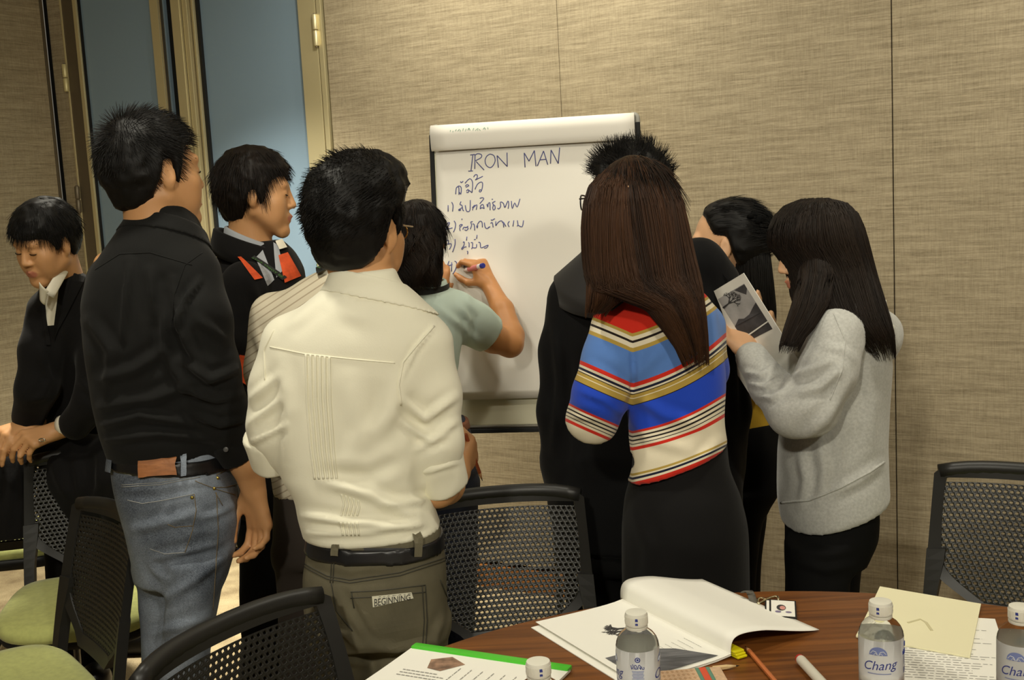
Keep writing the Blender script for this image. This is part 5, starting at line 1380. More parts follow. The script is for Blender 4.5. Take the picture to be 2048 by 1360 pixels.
# ===== man in the black shirt and blue jeans
def build_black_shirt_man():
    Y = 2.5; p = person(float(at(360, 1100, Y)[0]), Y, 'man in a dark shirt and faded blue jeans with his back turned, second from left')
    H = Head(at(311, 352, 2.5), (0.76, 0.65, 0.02), (-0.06, 0.0, 1), 0.97)
    sh = Sdf(); sh.loft([sec(*q) for q in ((266, 372, 408, Y, .058), (258, 386, 430, Y, .064), (236, 402, 462, Y, .080), (208, 414, 500, Y, .098), (182, 424, 545, Y, .115), (170, 430, 610, Y, .122), (176, 432, 700, Y, .124), (190, 436, 790, Y, .124), (208, 440, 860, Y, .128), (222, 444, 905, Y, .120))], 0.02)
    chain_px(sh, [(380, 548, Y-.04, .066), (398, 640, Y-.07, .064), (418, 740, Y-.07, .060), (440, 820, Y-.05, .055), (470, 890, Y-.02, .047)], 0.03)
    chain_px(sh, [(228, 560, Y+.03, .055), (222, 640, Y+.06, .056), (236, 740, Y+.12, .052), (280, 820, Y+.20, .045)], 0.03)
    S2 = Sdf(); S2.ops = list(sh.ops)
    M_ = mat('black_cotton', (24, 24, 23), 0.85, spec=0.15, sheen=0.05, bump=(380, 0.25, 0.0006))
    folds = [([(210, 850), (280, 830), (380, 850)], 10, .012), ([(205, 815), (300, 800), (380, 770)], 12, .010), ([(215, 880), (320, 868), (430, 880)], 8, .010), ([(260, 520), (252, 600), (245, 680)], 8, .009), ([(330, 580), (330, 700), (370, 780)], 12, .012), ([(300, 540), (310, 640)], 10, .009), ([(345, 560), (360, 660), (400, 740)], 9, .012),
             ([(400, 560), (370, 600), (352, 660)], 7, .012), ([(360, 720), (420, 760), (470, 740)], 9, .014), ([(370, 780), (430, 800), (480, 790)], 8, .012), ([(385, 830), (440, 850), (485, 840)], 7, .010), ([(200, 760), (270, 740), (330, 700)], 12, .009), ([(180, 640), (220, 700), (215, 780)], 12, .009), ([(400, 640), (450, 680)], 10, .009)]
    so = cloth('shirt', sh, 0.0065, M_, p, folds, 0.002, 8, 13); C = Caster(so)
    th = mat('black_thread', (18, 18, 18), 0.9)
    C.seam([(190, 540), (240, 508), (300, 505), (350, 520), (384, 530)], 0.0010, 'yoke_seam', M_, so, 0.0004, 6)
    C.seam([(405, 505), (370, 530), (348, 590), (345, 640)], 0.0010, 'armhole_seam', M_, so, 0.0004, 6)
    cn = at(322, 432, 2.5)
    sdf_collar(p, S2, at(305, 453, Y-.08), at(310, 423, Y-.06), (.19, .42, 1.0), .0045, M_)
    a = at(455, 872, Y-.03); b = at(482, 912, Y-.01); cs = Sdf(); cs.cone(a, b, .050, .048); d = (b-a)/np.linalg.norm(b-a); cs.half(b, d, .004); cs.half(a, -d, .004)
    cu = cloth('cuff', cs, 0.005, M_, so); MB().lathe([(0.0015, 0), (0.0055, 0.0005), (0.0055, 0.002), (0.003, 0.0028)], 12, Caster(cu).hit(452, 899, 0.0), ax=(_R, _U, -_F)).build('cuff_button', mat('grey_button', (90, 90, 90), 0.3), cu)
    # jeans
    def _den(nt, b):
        N = nt.nodes; L = nt.links; tc = N.new('ShaderNodeTexCoord'); t = N.new('ShaderNodeTexNoise'); t.inputs['Scale'].default_value = 5; t.inputs['Detail'].default_value = 5; L.new(tc.outputs['Object'], t.inputs[0])
        t2 = N.new('ShaderNodeTexNoise'); t2.inputs['Scale'].default_value = 420; L.new(tc.outputs['Object'], t2.inputs[0])
        ad = N.new('ShaderNodeMath'); ad.operation = 'MULTIPLY_ADD'; ad.inputs[1].default_value = 0.35; L.new(t2.outputs['Fac'], ad.inputs[0]); L.new(t.outputs['Fac'], ad.inputs[2])
        r = N.new('ShaderNodeValToRGB'); L.new(ad.outputs[0], r.inputs[0]); e = r.color_ramp.elements; e[0].position = 0.48; e[0].color = (*lin((46, 52, 63)), 1); e[1].position = 0.85; e[1].color = (*lin((144, 154, 168)), 1); L.new(r.outputs[0], b.inputs['Base Color'])
        bp = N.new('ShaderNodeBump'); bp.inputs['Strength'].default_value = 0.3; bp.inputs['Distance'].default_value = 0.0006; L.new(t2.outputs['Fac'], bp.inputs['Height']); L.new(bp.outputs[0], b.inputs['Normal'])
    M_J = mat('faded_blue_denim', (80, 90, 106), 0.85, build=_den)
    j = Sdf(); j.loft([sec(*q) for q in ((228, 446, 898, Y, .112), (228, 458, 935, Y, .120), (238, 474, 985, Y, .130), (254, 480, 1040, Y, .132), (266, 470, 1100, Y, .120), (276, 455, 1150, Y, .110))], 0.02)
    for l in (((276, 384, 1120, Y+.03, .088), (284, 378, 1220, Y+.04, .078), (288, 374, 1330, Y+.05, .068), (292, 372, 1480, Y+.05, .060), (296, 366, 1640, Y+.05, .056), (298, 362, 1770, Y+.05, .054)), ((340, 458, 1110, Y-.05, .090), (336, 438, 1200, Y-.06, .082), (322, 418, 1330, Y-.06, .070), (330, 412, 1480, Y-.06, .060), (336, 406, 1640, Y-.06, .056), (338, 402, 1800, Y-.06, .054))):
        j.loft([sec(*q) for q in l], 0.03)
    jf = [([(270, 1060), (330, 1045), (400, 1025)], 10, .009), ([(300, 1120), (380, 1100), (440, 1085)], 8, .008), ([(300, 1130), (330, 1160)], 8, .006), ([(250, 980), (320, 975), (410, 960)], 8, .005), ([(330, 1200), (390, 1160), (440, 1120)], 9, .007), ([(300, 1270), (370, 1250), (420, 1230)], 9, .006), ([(390, 1040), (430, 1030), (470, 1010)], 7, .006), ([(340, 1010), (320, 1040)], 7, .005)]
    jo = cloth('jeans', j, 0.007, M_J, p, jf, 0.0025, 9, 19); CJ = Caster(jo)
    c0 = at(340, 916, Y); wn = np.array([0.10, 0, 1.0]); M_BELT = mat('black_leather', (22, 22, 24), 0.35, spec=0.6)
    bl = Sdf(); bl.loft([sec(*q) for q in ((226, 446, 885, Y, .114), (228, 450, 915, Y, .117), (232, 462, 950, Y, .124))], 0.01)
    V, F = extract(band_sdf(bl, c0-wn*0.014, c0+wn*0.017, wn, 0.0055), 0.005); obj('belt', mesh_from('belt', V, F), M_BELT, p, smooth=True)
    for q in ([(362, 915), (372, 915), (371, 950), (361, 951)], [(226, 906), (236, 908), (232, 945), (222, 942)]): CJ.patch(q, 0.013, 'belt_loop', M_J, jo, 3, 8)
    CJ.patch([(280, 917), (349, 914), (354, 948), (282, 953)], 0.014, 'leather_patch', mat('tan_leather', (150, 94, 50), 0.6, noise=(40, 0.2, (1, 1, 5))), jo, 8, 5)
    for pl in ([(244, 970), (320, 966), (400, 950), (420, 946)], [(244, 974), (320, 970), (400, 954)], [(236, 945), (270, 952), (340, 957), (420, 938), (445, 928)], [(255, 1000), (285, 1007), (330, 1000), (388, 988)], [(388, 988), (392, 1020), (385, 1060), (370, 1105)], [(300, 1097), (330, 1108), (370, 1105)], [(336, 1048), (350, 1054), (386, 1052)],
               [(425, 975), (450, 975), (482, 966)], [(390, 962), (430, 978), (470, 990)], [(432, 985), (436, 1060), (432, 1120), (425, 1220)], [(430, 985), (445, 1012)], [(432, 950), (452, 940)]):
        CJ.seam(pl, 0.0008, 'stitching', M_STITCH if pl[0][0] > 330 else M_STITCHL, jo, 0.0012, 8)
    for q in ((384, 995), (428, 977), (435, 956)):
        MB().lathe([(0.0005, 0.003), (0.003, 0.0026), (0.0042, 0.0006)], 12, CJ.hit(*q), ax=(_R, _U, -_F)).build('rivet', M_BRASS, jo)
    B = Sdf(); H.add(B, 1.06)
    B.cone(H.w((0, -0.022, -0.055)), at(318, 462, 2.5), .058, .066, .02); B.cone(at(312, 470, Y), at(305, 620, Y), .06, .07, .03)
    chain_px(B, [(215, 530, Y+.02, .03), (312, 510, Y, .04), (384, 540, Y-.03, .03)], .02)
    chain_px(B, [(384, 540, Y-.03, .034), (438, 740, Y-.07, .036), (474, 885, Y-.02, .036), (492, 925, Y-.01, .036), (506, 975, Y, .0265)], .012)
    wr = at(507, 978, Y); hand(B, wr, at(520, 1060, Y)-wr, (0.60, 0.78, 0.1), True, [(.35, .75, .5), (.30, .85, .45), (.32, .80, .45), (.35, .75, .45)], [(.35, .80, -.62), (.10, .95, -.35), (.0, 1.0, -.1)], 1.0, 0.10)
    body = person_body(p, B, M_SKIN, 0.0042, H); H.face_parts(p, M_SKIN)
    mk = hairline((-.086, -.080, -.055, -.022, .028, .030, -.022, -.024, .024, .05, .066, .074))
    thick = lambda L: np.clip(0.009+0.010*np.clip((L[:, 2]+.06)/.1, 0, 1)+0.004*np.clip((L[:, 2]-.06)/.06, 0, 1), .006, .04)
    hair_cap(p, H, M_HAIR, mk, thick, 0.006, 13, 0.005)
    hair_short(p, H, M_HAIR, 4800, mk, lambda L: 0.018+0.012*np.clip((L[:, 2]-.02)/.09, 0, 1), thick, away_from((0.0, -0.045, 0.07)), 0.0008, 15, 5, 0.16, 0.03, 0.35, 0.8)
    for q in (at(330, 1770, Y+.05), at(370, 1800, Y-.06)): shoe(p, (q[0], q[1], 0), (0.8, .6), M_SHOE)
    # pen pinched between his fingers
    a = at(468, 1102, Y+.005); b = at(488, 1098, Y+.05); d = (b-a)/np.linalg.norm(b-a); e = empty('held_pen', (a+b)/2, 'slim blue pen hanging from the dark-shirted man\'s fingers', 'pen')
    MB().tube([a+d*.012, b+d*.07], 0.0042, 10).build('barrel', mat('blue_metal', (70, 110, 190), 0.25, 0.7), e, smooth=True); MB().tube([a, a+d*.012], [0.0012, 0.004], 10).build('tip', M_BLACK, e, smooth=True)
build_black_shirt_man()
# ===== man in the dark blazer leaning on the chair backs, far left
def simple_trousers(p, secs, legs, M_, seed, folds=(), h=0.009):
    j = Sdf(); j.loft([sec(*q) for q in secs], 0.02)
    for l in legs: j.loft([sec(*q) for q in l], 0.03)
    return cloth('trousers', j, h, M_, p, folds, 0.004, 8, seed)
def feet(p, pts, d):
    for q in pts:
        c = atz(q[0], q[1], 0.0) if len(q) == 2 else at(*q); shoe(p, (c[0], c[1], 0), d, M_SHOE)
M_BLACKW = mat('black_wool', (20, 19, 19), 0.88, spec=0.15, sheen=0.06, bump=(300, 0.3, 0.0008))
M_BLACKT = mat('black_trouser_cloth', (15, 15, 15), 0.88, spec=0.15)
def build_blazer_man():
    Y = 3.42; p = person(float(at(150, 900, Y)[0]), Y+.25, 'man in a dark blazer and open white collar leaning over chair backs, far left')
    H = Head(at(93, 488, 3.28), (-0.42, -0.80, -0.30), (-0.05, -0.25, 1), 0.90)
    jk = Sdf(); jk.loft([sec(*q) for q in ((100, 160, 545, Y-.06, .055), (86, 185, 570, Y-.03, .085), (74, 205, 610, Y, .11), (74, 222, 680, Y+.04, .125), (80, 230, 760, Y+.10, .13), (86, 236, 850, Y+.16, .13), (84, 245, 960, Y+.2, .14), (84, 250, 1010, Y+.2, .14))], 0.02)
    chain_px(jk, [(100, 622, Y-.02, .062), (82, 700, Y-.06, .060), (74, 775, Y-.07, .056), (58, 835, Y-.03, .046)], 0.025)
    chain_px(jk, [(186, 620, Y+.02, .062), (198, 720, Y-.06, .060), (190, 800, Y-.09, .056), (150, 848, Y-.07, .046)], 0.025)
    jo = cloth('blazer', jk, 0.0085, M_BLACKW, p, [([(80, 700), (100, 760), (80, 800)], 8, .007), ([(130, 640), (120, 720), (110, 800)], 9, .006), ([(160, 760), (200, 800)], 8, .007), ([(60, 800), (90, 790)], 6, .005)], 0.005, 8, 23)
    C = Caster(jo)
    for q in ([(146, 548), (168, 556), (128, 640), (108, 680)], [(84, 590), (92, 600), (100, 690), (92, 690)]): C.patch(q, 0.006, 'lapel', M_BLACKW, jo, 5, 10)
    M_W = mat('white_shirt_cotton', (232, 226, 206), 0.8)
    C.patch([(84, 590), (118, 575), (108, 650), (90, 652)], 0.002, 'shirt_front', M_W, p, 5, 8)
    c1 = [H.w((0.035, .03, -.135)), H.w((0.06, -.02, -.125))]
    mb = MB()   # two collar leaves
    def leaf(px4, Yf, nm):
        P = [at(x, y, yy) for (x, y), yy in zip(px4, Yf)]
        G = [[(P[0]*(1-u)+P[1]*u)*(1-v)+(P[3]*(1-u)+P[2]*u)*v+np.array([0, -0.006*math.sin(PI*u), 0.0]) for u in np.linspace(0, 1, 6)] for v in np.linspace(0, 1, 8)]
        MB().slab(G, 0.003, (0, 1, 0)).build(nm, M_W, p, smooth=True)
    leaf([(132, 516), (150, 520), (108, 596), (90, 582)], [3.295, 3.335, 3.225, 3.215], 'collar_leaf')
    leaf([(79, 564), (97, 582), (90, 610), (80, 598)], [3.20, 3.212, 3.235, 3.235], 'collar_leaf')
    B = Sdf(); H.add(B, 1.04)
    B.cone(H.w((0, -0.025, -0.055)), at(126, 575, Y-.02), .054, .066, .02); B.cone(at(130, 590, Y), at(150, 760, Y+.08), .06, .07, .03)
    chain_px(B, [(100, 620, Y-.02, .03), (130, 600, Y, .04), (182, 615, Y+.02, .03)], .02)
    chain_px(B, [(100, 620, Y-.02, .034), (74, 775, Y-.07, .036), (58, 835, Y-.03, .032), (50, 852, Y-.03, .026)], .012)
    chain_px(B, [(182, 615, Y+.02, .034), (190, 800, Y-.09, .036), (150, 848, Y-.07, .032), (116, 860, Y-.06, .026)], .012)
    w1 = at(58, 850, Y-.03); hand(B, w1, at(24, 862, Y-.08)-w1, (-0.25, -0.75, 0.60), True, [(1.05, .25, .15)]*3+[(1.0, .3, .2)], [(.8, .6, -.3), (.5, .8, -.4), (.3, .9, -.4)], 1.0, 0.05)
    w2 = at(112, 862, Y-.06); hand(B, w2, at(78, 872, Y-.10)-w2, (-0.15, -0.80, 0.55), False, [(.75, .5, .3), (.9, .6, .3), (1.0, .6, .3), (1.05, .6, .3)], [(.7, .7, -.2), (.45, .85, -.3), (.3, .9, -.3)], 1.0, 0.05)
    person_body(p, B, M_SKIN, 0.0045, H); H.face_parts(p, M_SKIN)
    for (a, b) in (((122, 852, Y-.06), (134, 850, Y-.065)),):
        a, b = at(*a), at(*b); MB().tube([a, b], [.031, .034], 18).build('shirt_cuff', M_W, p, smooth=True)
    a = at(84, 880, Y-.14); MB().tube([a+_R*.009*math.cos(t)+_U*.004*math.sin(t) for t in np.linspace(0, 2*PI, 13)], .002, 6).build('ring', mat('silver', (230, 226, 214), .2, 1.0), p, smooth=True)
    mk = hairline((-.075, -.070, -.050, -.030, .016, .018, -.012, -.010, .012, .034, .042, .046))
    thick = lambda L: np.clip(0.009+0.010*np.clip((L[:, 2]+.06)/.1, 0, 1)+0.006*np.clip((L[:, 2]-.06)/.06, 0, 1), .006, .04)
    hair_cap(p, H, M_HAIR, mk, thick, 0.006, 23, 0.005)
    hair_short(p, H, M_HAIR, 4200, mk, lambda L: 0.028+0.010*np.clip((L[:, 2]-.02)/.09, 0, 1), thick, away_from((0.02, -0.03, 0.16)), 0.0008, 25, 6, 0.10, 0.06, 0.3, 0.85)
    simple_trousers(p, ((90, 245, 930, Y+.2, .13), (92, 240, 1060, Y+.22, .13)), [((92, 170, 1040, Y+.18, .085), (100, 168, 1250, Y+.18, .065), (106, 160, 1470, Y+.18, .055)), ((162, 242, 1040, Y+.24, .085), (166, 234, 1250, Y+.24, .065), (172, 226, 1460, Y+.24, .055))], M_BLACKT, 24)
    feet(p, ((133, 1440), (199, 1430)), (-0.4, -0.9))
build_blazer_man()

# ===== man in the black and orange jacket, in profile
def build_orange_jacket_man():
    Y = 3.2; p = person(float(at(520, 1100, Y)[0]), Y, 'man in profile wearing a black jacket with orange trim, between the dark and cream shirts')
    H = Head(at(514, 392, 3.2), (0.965, 0.10, -0.06), (0.0, 0.05, 1), 0.96)
    jk = Sdf(); jk.loft([sec(*q) for q in ((452, 562, 484, Y, .065), (436, 590, 512, Y, .095), (428, 606, 550, Y, .135), (432, 612, 620, Y, .165), (446, 606, 720, Y, .17), (458, 600, 850, Y, .17), (466, 598, 960, Y, .17), (470, 598, 1010, Y, .165))], 0.02)
    chain_px(jk, [(490, 570, Y-.15, .062), (478, 680, Y-.18, .060), (500, 780, Y-.17, .055), (560, 820, Y-.16, .046)], 0.02)
    chain_px(jk, [(520, 560, Y+.15, .06), (520, 680, Y+.17, .058), (560, 780, Y+.17, .05)], 0.02)
    jo = cloth('jacket', jk, 0.0085, M_BLACKW, p, [([(450, 600), (470, 680), (460, 740)], 9, .006), ([(500, 560), (520, 620)], 9, .005)], 0.004, 8, 33); C = Caster(jo)
    M_O = mat('orange_cloth', (222, 84, 34), 0.75, noise=(40, 0.2)); M_G = mat('grey_shirt_cotton', (168, 172, 178), 0.8)
    C.patch([(474, 512), (480, 512), (524, 556), (508, 560)], 0.003, 'orange_collar_lining', M_O, jo, 6, 4)
    C.patch([(478, 708), (500, 712), (500, 775), (474, 756)], 0.005, 'orange_panel', M_O, jo, 5, 6)
    C.patch([(494, 478), (520, 486), (548, 560), (534, 572)], 0.002, 'shirt_front', M_G, p, 6, 10)
    C.patch([(546, 486), (556, 492), (566, 540), (552, 556)], 0.003, 'shirt_front', M_G, p, 5, 8)
    C.patch([(556, 512), (574, 506), (600, 552), (568, 566)], 0.004, 'orange_scarf', M_O, p, 6, 8)
    M_LAN = mat('black_lanyard', (14, 16, 14), 0.7)
    ln = C.patch([(500, 516), (508, 512), (572, 555), (563, 561)], 0.0055, 'lanyard', M_LAN, p, 10, 3)
    M_LG = mat('green_lettering', (70, 120, 50), 0.7); tv, tf = text_mesh('STAR ENJOY BE', 0.02); C.map2d(tv, tf, [(507, 517), (565, 554), (561, 558), (503, 520)], 0.0065, 'lettering', M_LG, ln)
    cn = at(508, 492, Y); collar(p, (cn[0], cn[1]), 0.066, 0.068, cn[2]-0.02, cn[2]+0.028, M_G, math.radians(-200), math.radians(10), (-0.45, 0.0), 0.008, 0.9, th=0.003)
    cn = at(498, 498, Y); collar(p, (cn[0], cn[1]), 0.082, 0.090, cn[2]-0.035, cn[2]+0.03, M_BLACKW, math.radians(-250), math.radians(-25), (-0.40, 0.0), 0.014, 1.1, th=0.004, name='jacket_collar')
    C.patch([(548, 488), (560, 484), (570, 500), (556, 504)], 0.012, 'name_tag', M_W_(), p, 4, 4)
    B = Sdf(); H.add(B, 1.05); B.cone(H.w((0, -0.025, -0.055)), at(502, 515, Y), .054, .062, .02); B.cone(at(506, 520, Y), at(515, 660, Y), .06, .07, .03)
    chain_px(B, [(490, 560, Y-.12, .03), (506, 545, Y, .04), (520, 560, Y+.12, .03)], .02)
    chain_px(B, [(490, 560, Y-.14, .034), (478, 680, Y-.18, .036), (500, 780, Y-.17, .034), (580, 825, Y-.16, .027)], .012); w = at(580, 825, Y-.16)
    hand(B, w, (1, 0.1, 0.0), (0, -0.5, .8), True, [(.6, .8, .5)]*4, [(.7, .7, -.3), (.2, .9, -.3), (.1, .9, -.2)])
    person_body(p, B, M_SKIN, 0.0045, H); H.face_parts(p, M_SKIN)
    mk = hairline((-.098, -.094, -.084, -.050, -.002, .000, -.032, -.030, .010, .038, .054, .058))
    thick = lambda L: np.clip(0.010+0.010*np.clip((L[:, 2]+.06)/.1, 0, 1)+0.004*np.clip((L[:, 2]-.06)/.06, 0, 1), .006, .04)
    hair_cap(p, H, M_HAIRD, mk, thick, 0.006, 33, 0.005)
    hair_short(p, H, M_HAIRD, 4600, mk, lambda L: np.where(L[:, 1] > .03, .030, .040), thick, away_from((0.0, -0.03, 0.16)), 0.0008, 35, 6, 0.10, 0.08, 0.25, 0.85)
    simple_trousers(p, ((476, 600, 960, Y, .15), (478, 606, 1060, Y, .15)), [((478, 585, 1040, Y-.08, .085), (482, 576, 1250, Y-.09, .07), (484, 560, 1500, Y-.1, .055)), ((500, 606, 1040, Y+.08, .085), (506, 600, 1250, Y+.09, .07), (510, 586, 1480, Y+.1, .055))], M_BLACKT, 34)
    feet(p, ((520, 1500), (545, 1470)), (1, 0.1))
def M_W_(): return mat('white_shirt_cotton', (232, 226, 206), 0.8)
build_orange_jacket_man()

# ===== person in the striped beige shirt, behind the cream shirt
def build_beige_man():
    Y = 2.72; p = person(float(at(680, 1100, Y)[0]), Y, 'person in a striped beige shirt almost hidden behind the cream-shirted man')
    H = Head(at(700, 458, 2.74), (0.30, 0.95, -0.05), s=0.92)
    sh = Sdf(); sh.loft([sec(*q) for q in ((650, 752, 536, Y, .060), (600, 785, 556, Y, .080), (548, 812, 590, Y, .098), (514, 836, 634, Y, .110), (508, 838, 720, Y, .112), (520, 832, 850, Y, .114), (540, 826, 930, Y, .116), (548, 822, 978, Y, .118))], 0.02)
    chain_px(sh, [(548, 630, Y, .058), (540, 740, Y, .056), (560, 820, Y+.05, .050)], 0.03); chain_px(sh, [(810, 640, Y, .055), (820, 740, Y, .054), (815, 820, Y+.05, .05)], 0.03)
    def _str(nt, b):
        N = nt.nodes; L = nt.links; a = N.new('ShaderNodeAttribute'); a.attribute_name = 'band'; m = N.new('ShaderNodeMath'); m.operation = 'FRACT'; L.new(a.outputs['Fac'], m.inputs[0])
        r = N.new('ShaderNodeValToRGB'); r.color_ramp.interpolation = 'CONSTANT'; L.new(m.outputs[0], r.inputs[0]); e = r.color_ramp.elements
        e[0].color = (*lin((206, 196, 172)), 1); e[1].position = 0.80; e[1].color = (*lin((168, 154, 130)), 1); L.new(r.outputs[0], b.inputs['Base Color'])
    M_ = mat('striped_beige_cotton', (206, 196, 172), 0.85, build=_str)
    x0 = float(at(560, 600, Y)[0])
    so = cloth('shirt', sh, 0.007, M_, p, [([(510, 660), (530, 720)], 9, .005), ([(545, 930), (590, 950)], 8, .005)], 0.003, 8, 43, attr=lambda V: 40+(V[:, 2]*0.94+V[:, 0]*0.0 - 0.55*(V[:, 0]-x0))*62)
    cn = at(702, 540, Y); collar(p, (cn[0], cn[1]), 0.066, 0.066, cn[2]-0.02, cn[2]+0.028, M_W_(), math.radians(-250), math.radians(70), (0, .1), .008, 1.0)
    C = Caster(so); M_LAN = mat('black_lanyard', (14, 16, 14), 0.7); ln = C.patch([(636, 540), (662, 530), (668, 542), (638, 556)], 0.014, 'lanyard', M_LAN, p, 4, 3)
    tv, tf = text_mesh('GO', 0.02); C.map2d(tv, tf, [(640, 543), (658, 536), (660, 544), (642, 551)], 0.0205, 'lettering', mat('green_lettering', (70, 120, 50), 0.7), ln)
    B = Sdf(); H.add(B); B.cone(H.w((0, -0.025, -0.055)), at(702, 556, Y), .050, .058, .02); B.cone(at(690, 570, Y), at(685, 720, Y), .06, .07, .03)
    for s in ((548, 540, 560, 640), (810, 820, 815, 760)):
        chain_px(B, [(s[0], 630, Y, .033), (s[1], 740, Y, .034), (s[2], 822, Y+.05, .034), (s[3], 880, Y+.22, .027)], .012); w = at(s[3], 880, Y+.22)
        hand(B, w, (0.1 if s[0] < 600 else -0.1, 1, 0), (0, 0.1, 1), s[0] > 600, [(.6, .8, .5)]*4, [(.7, .7, -.3), (.2, .9, -.3), (.1, .9, -.2)])
    chain_px(B, [(548, 630, Y, .03), (690, 590, Y, .04), (810, 640, Y, .03)], .02)
    person_body(p, B, M_SKIN, 0.008, H)
    hair_cap(p, H, M_HAIR, hairline(), lambda L: np.full(len(L), .016), 0.007, 43)
    simple_trousers(p, ((548, 822, 965, Y, .115), (545, 826, 1060, Y, .125), (548, 826, 1110, Y, .12)), [((548, 690, 1090, Y, .088), (556, 682, 1250, Y, .072), (566, 670, 1640, Y, .055)), ((684, 826, 1090, Y, .088), (692, 815, 1250, Y, .072), (702, 800, 1640, Y, .055))], mat('dark_brown_cloth', (46, 38, 32), 0.85), 44, h=.010)
    feet(p, ((618, 1640), (750, 1630)), (0.3, 1))
build_beige_man()

# ===== woman writing on the flip chart
def build_writer():
    Y = 3.42; p = person(float(at(860, 1000, Y)[0]), Y, 'woman with wavy dark hair in a pale green polo shirt writing on the flip chart')
    H = Head(at(838, 480, 3.44), (0.10, 0.97, 0.02), s=0.90)
    po = Sdf(); po.loft([sec(*q) for q in ((808, 884, 572, Y, .060), (786, 912, 590, Y, .080), (770, 932, 622, Y, .098), (776, 924, 680, Y, .105), (790, 914, 750, Y, .100), (800, 914, 800, Y, .100), (804, 922, 836, Y, .105))], 0.02)
    eb = at(1020, 690, 3.56); chain_px(po, [(912, 620, Y+.01, .060), (950, 648, Y+.06, .062), (985, 672, Y+.105, .064)], 0.025)
    po.half(at(972, 668, Y+.095), at(1020, 690, 3.56)-at(912, 620, Y+.01), 0.004)
    chain_px(po, [(790, 625, Y, .056), (768, 680, Y+.04, .058)], 0.025)
    M_ = mat('pale_green_pique', (186, 202, 190), 0.85, bump=(420, 0.25, 0.0006))
    so = cloth('polo_shirt', po, 0.006, M_, p, [([(920, 600), (936, 640), (925, 700)], 7, .006), ([(880, 620), (920, 650), (960, 690)], 8, .005), ([(900, 720), (915, 760), (905, 800)], 6, .006), ([(930, 595), (950, 625)], 6, .004), ([(905, 800), (922, 822)], 6, .006)], 0.004, 9, 53)
    cn = at(846, 576, Y); collar(p, (cn[0], cn[1]), 0.062, 0.062, cn[2]-0.02, cn[2]+0.022, M_, math.radians(-260), math.radians(80), (0, .1), .010, 1.0)
    M_LAN = mat('black_lanyard', (14, 16, 14), 0.7)
    ang = np.linspace(math.radians(-190), math.radians(10), 24); pts = [np.array([cn[0]+.080*math.cos(a), cn[1]+.082*math.sin(a), cn[2]+.006+.012*math.sin(a)]) for a in ang]
    ln = MB().slab([[q-UP*.008, q+UP*.008] for q in pts], 0.002, (0, 1, 0)).build('lanyard', M_LAN, p)
    tv, tf = text_mesh('TAR BE W', 0.016); f0 = at(830, 565, Y-.087)
    MB().add([f0+np.array([v[0], 0.5*v[0]*v[0]*8, v[1]*0.75]) for v in tv], tf).build('lettering', mat('green_lettering', (70, 120, 50), 0.7), ln)
    B = Sdf(); H.add(B); B.cone(H.w((0, -0.022, -0.055)), at(846, 590, Y), .048, .055, .02); B.cone(at(848, 600, Y), at(850, 720, Y), .055, .06, .03)
    chain_px(B, [(790, 625, Y, .03), (850, 600, Y, .04), (912, 620, Y, .03)], .02)
    chain_px(B, [(912, 620, Y+.01, .042), (985, 676, Y+.11, .045), (1020, 688, 3.56, .041), (1022, 672, 3.59, .041), (1005, 620, 3.67, .036), (980, 572, 3.75, .0255)], .014)
    chain_px(B, [(790, 625, Y, .040), (766, 690, Y+.08, .038), (830, 650, Y+.25, .033), (880, 592, Y+.36, .0245)], .014)
    wr = at(979, 570, 3.752); pts = hand(B, wr, at(952, 522, 3.775)-wr, (0.62, -0.75, 0.25), True, [(.85, .75, .35), (1.0, .95, .5), (1.15, 1.05, .6), (1.25, 1.1, .6)], [(.55, .55, -.75), (.15, .80, -.60), (.05, .9, -.45)], 0.98, 0.04)
    wl = at(880, 592, Y+.36); hand(B, wl, (0.05, 0.25, 1), (0.1, -1, .2), False, [(.2, .3, .2)]*4, [(.7, .7, -.1), (.4, .9, -.1), (.3, .9, -.1)], .9)
    body = person_body(p, B, M_SKIND, 0.0048, H)
    hl = [sec(*q) for q in ((818, 862, 416, 3.45, .050), (804, 868, 425, 3.45, .078), (796, 876, 446, 3.44, .098), (792, 879, 480, 3.42, .105), (790, 880, 520, 3.40, .095), (792, 881, 550, 3.38, .080), (798, 876, 574, 3.37, .060))]
    hair_loft(p, hl, M_HAIRD, 2200, 0.0011, 55, 11, wav=0.010, end=(0.85, 1.04), thick=0.005, wav_f=6.0)
    mk = hairline((-.08, -.08, -.08, -.06, -.04, -.03, -.02, -.01, .03, .055, .07, .08)); thick = lambda L: np.full(len(L), .014)
    hair_cap(p, H, M_HAIRD, mk, thick, .006, 53, .004); hair_short(p, H, M_HAIRD, 2200, mk, lambda L: np.full(len(L), .06), thick, away_from((0, -.02, .16)), .0010, 57, 6, .0, .12, .12, .95)
    j = Sdf(); j.loft([sec(*q) for q in ((806, 930, 838, Y, .105), (806, 942, 870, Y, .115), (810, 955, 930, Y, .125), (815, 955, 980, Y, .115))], .02)
    for l in (((812, 888, 965, Y-.01, .085), (818, 880, 1100, Y, .07), (826, 872, 1405, Y, .05)), ((876, 956, 960, Y+.02, .088), (884, 955, 1100, Y+.03, .075), (894, 942, 1395, Y+.03, .05))): j.loft([sec(*q) for q in l], .03)
    M_N = mat('navy_denim', (38, 44, 62), 0.85, noise=(20, .2), bump=(500, .3, .0006)); jo = cloth('jeans', j, .008, M_N, p, [([(880, 930), (920, 920), (950, 900)], 8, .006), ([(890, 970), (950, 940)], 7, .006)], .004, 9, 54)
    c0 = at(870, 846, Y); bl = Sdf(); bl.loft([sec(*q) for q in ((804, 930, 826, Y, .107), (806, 936, 850, Y, .110), (806, 946, 880, Y, .117))], .01)
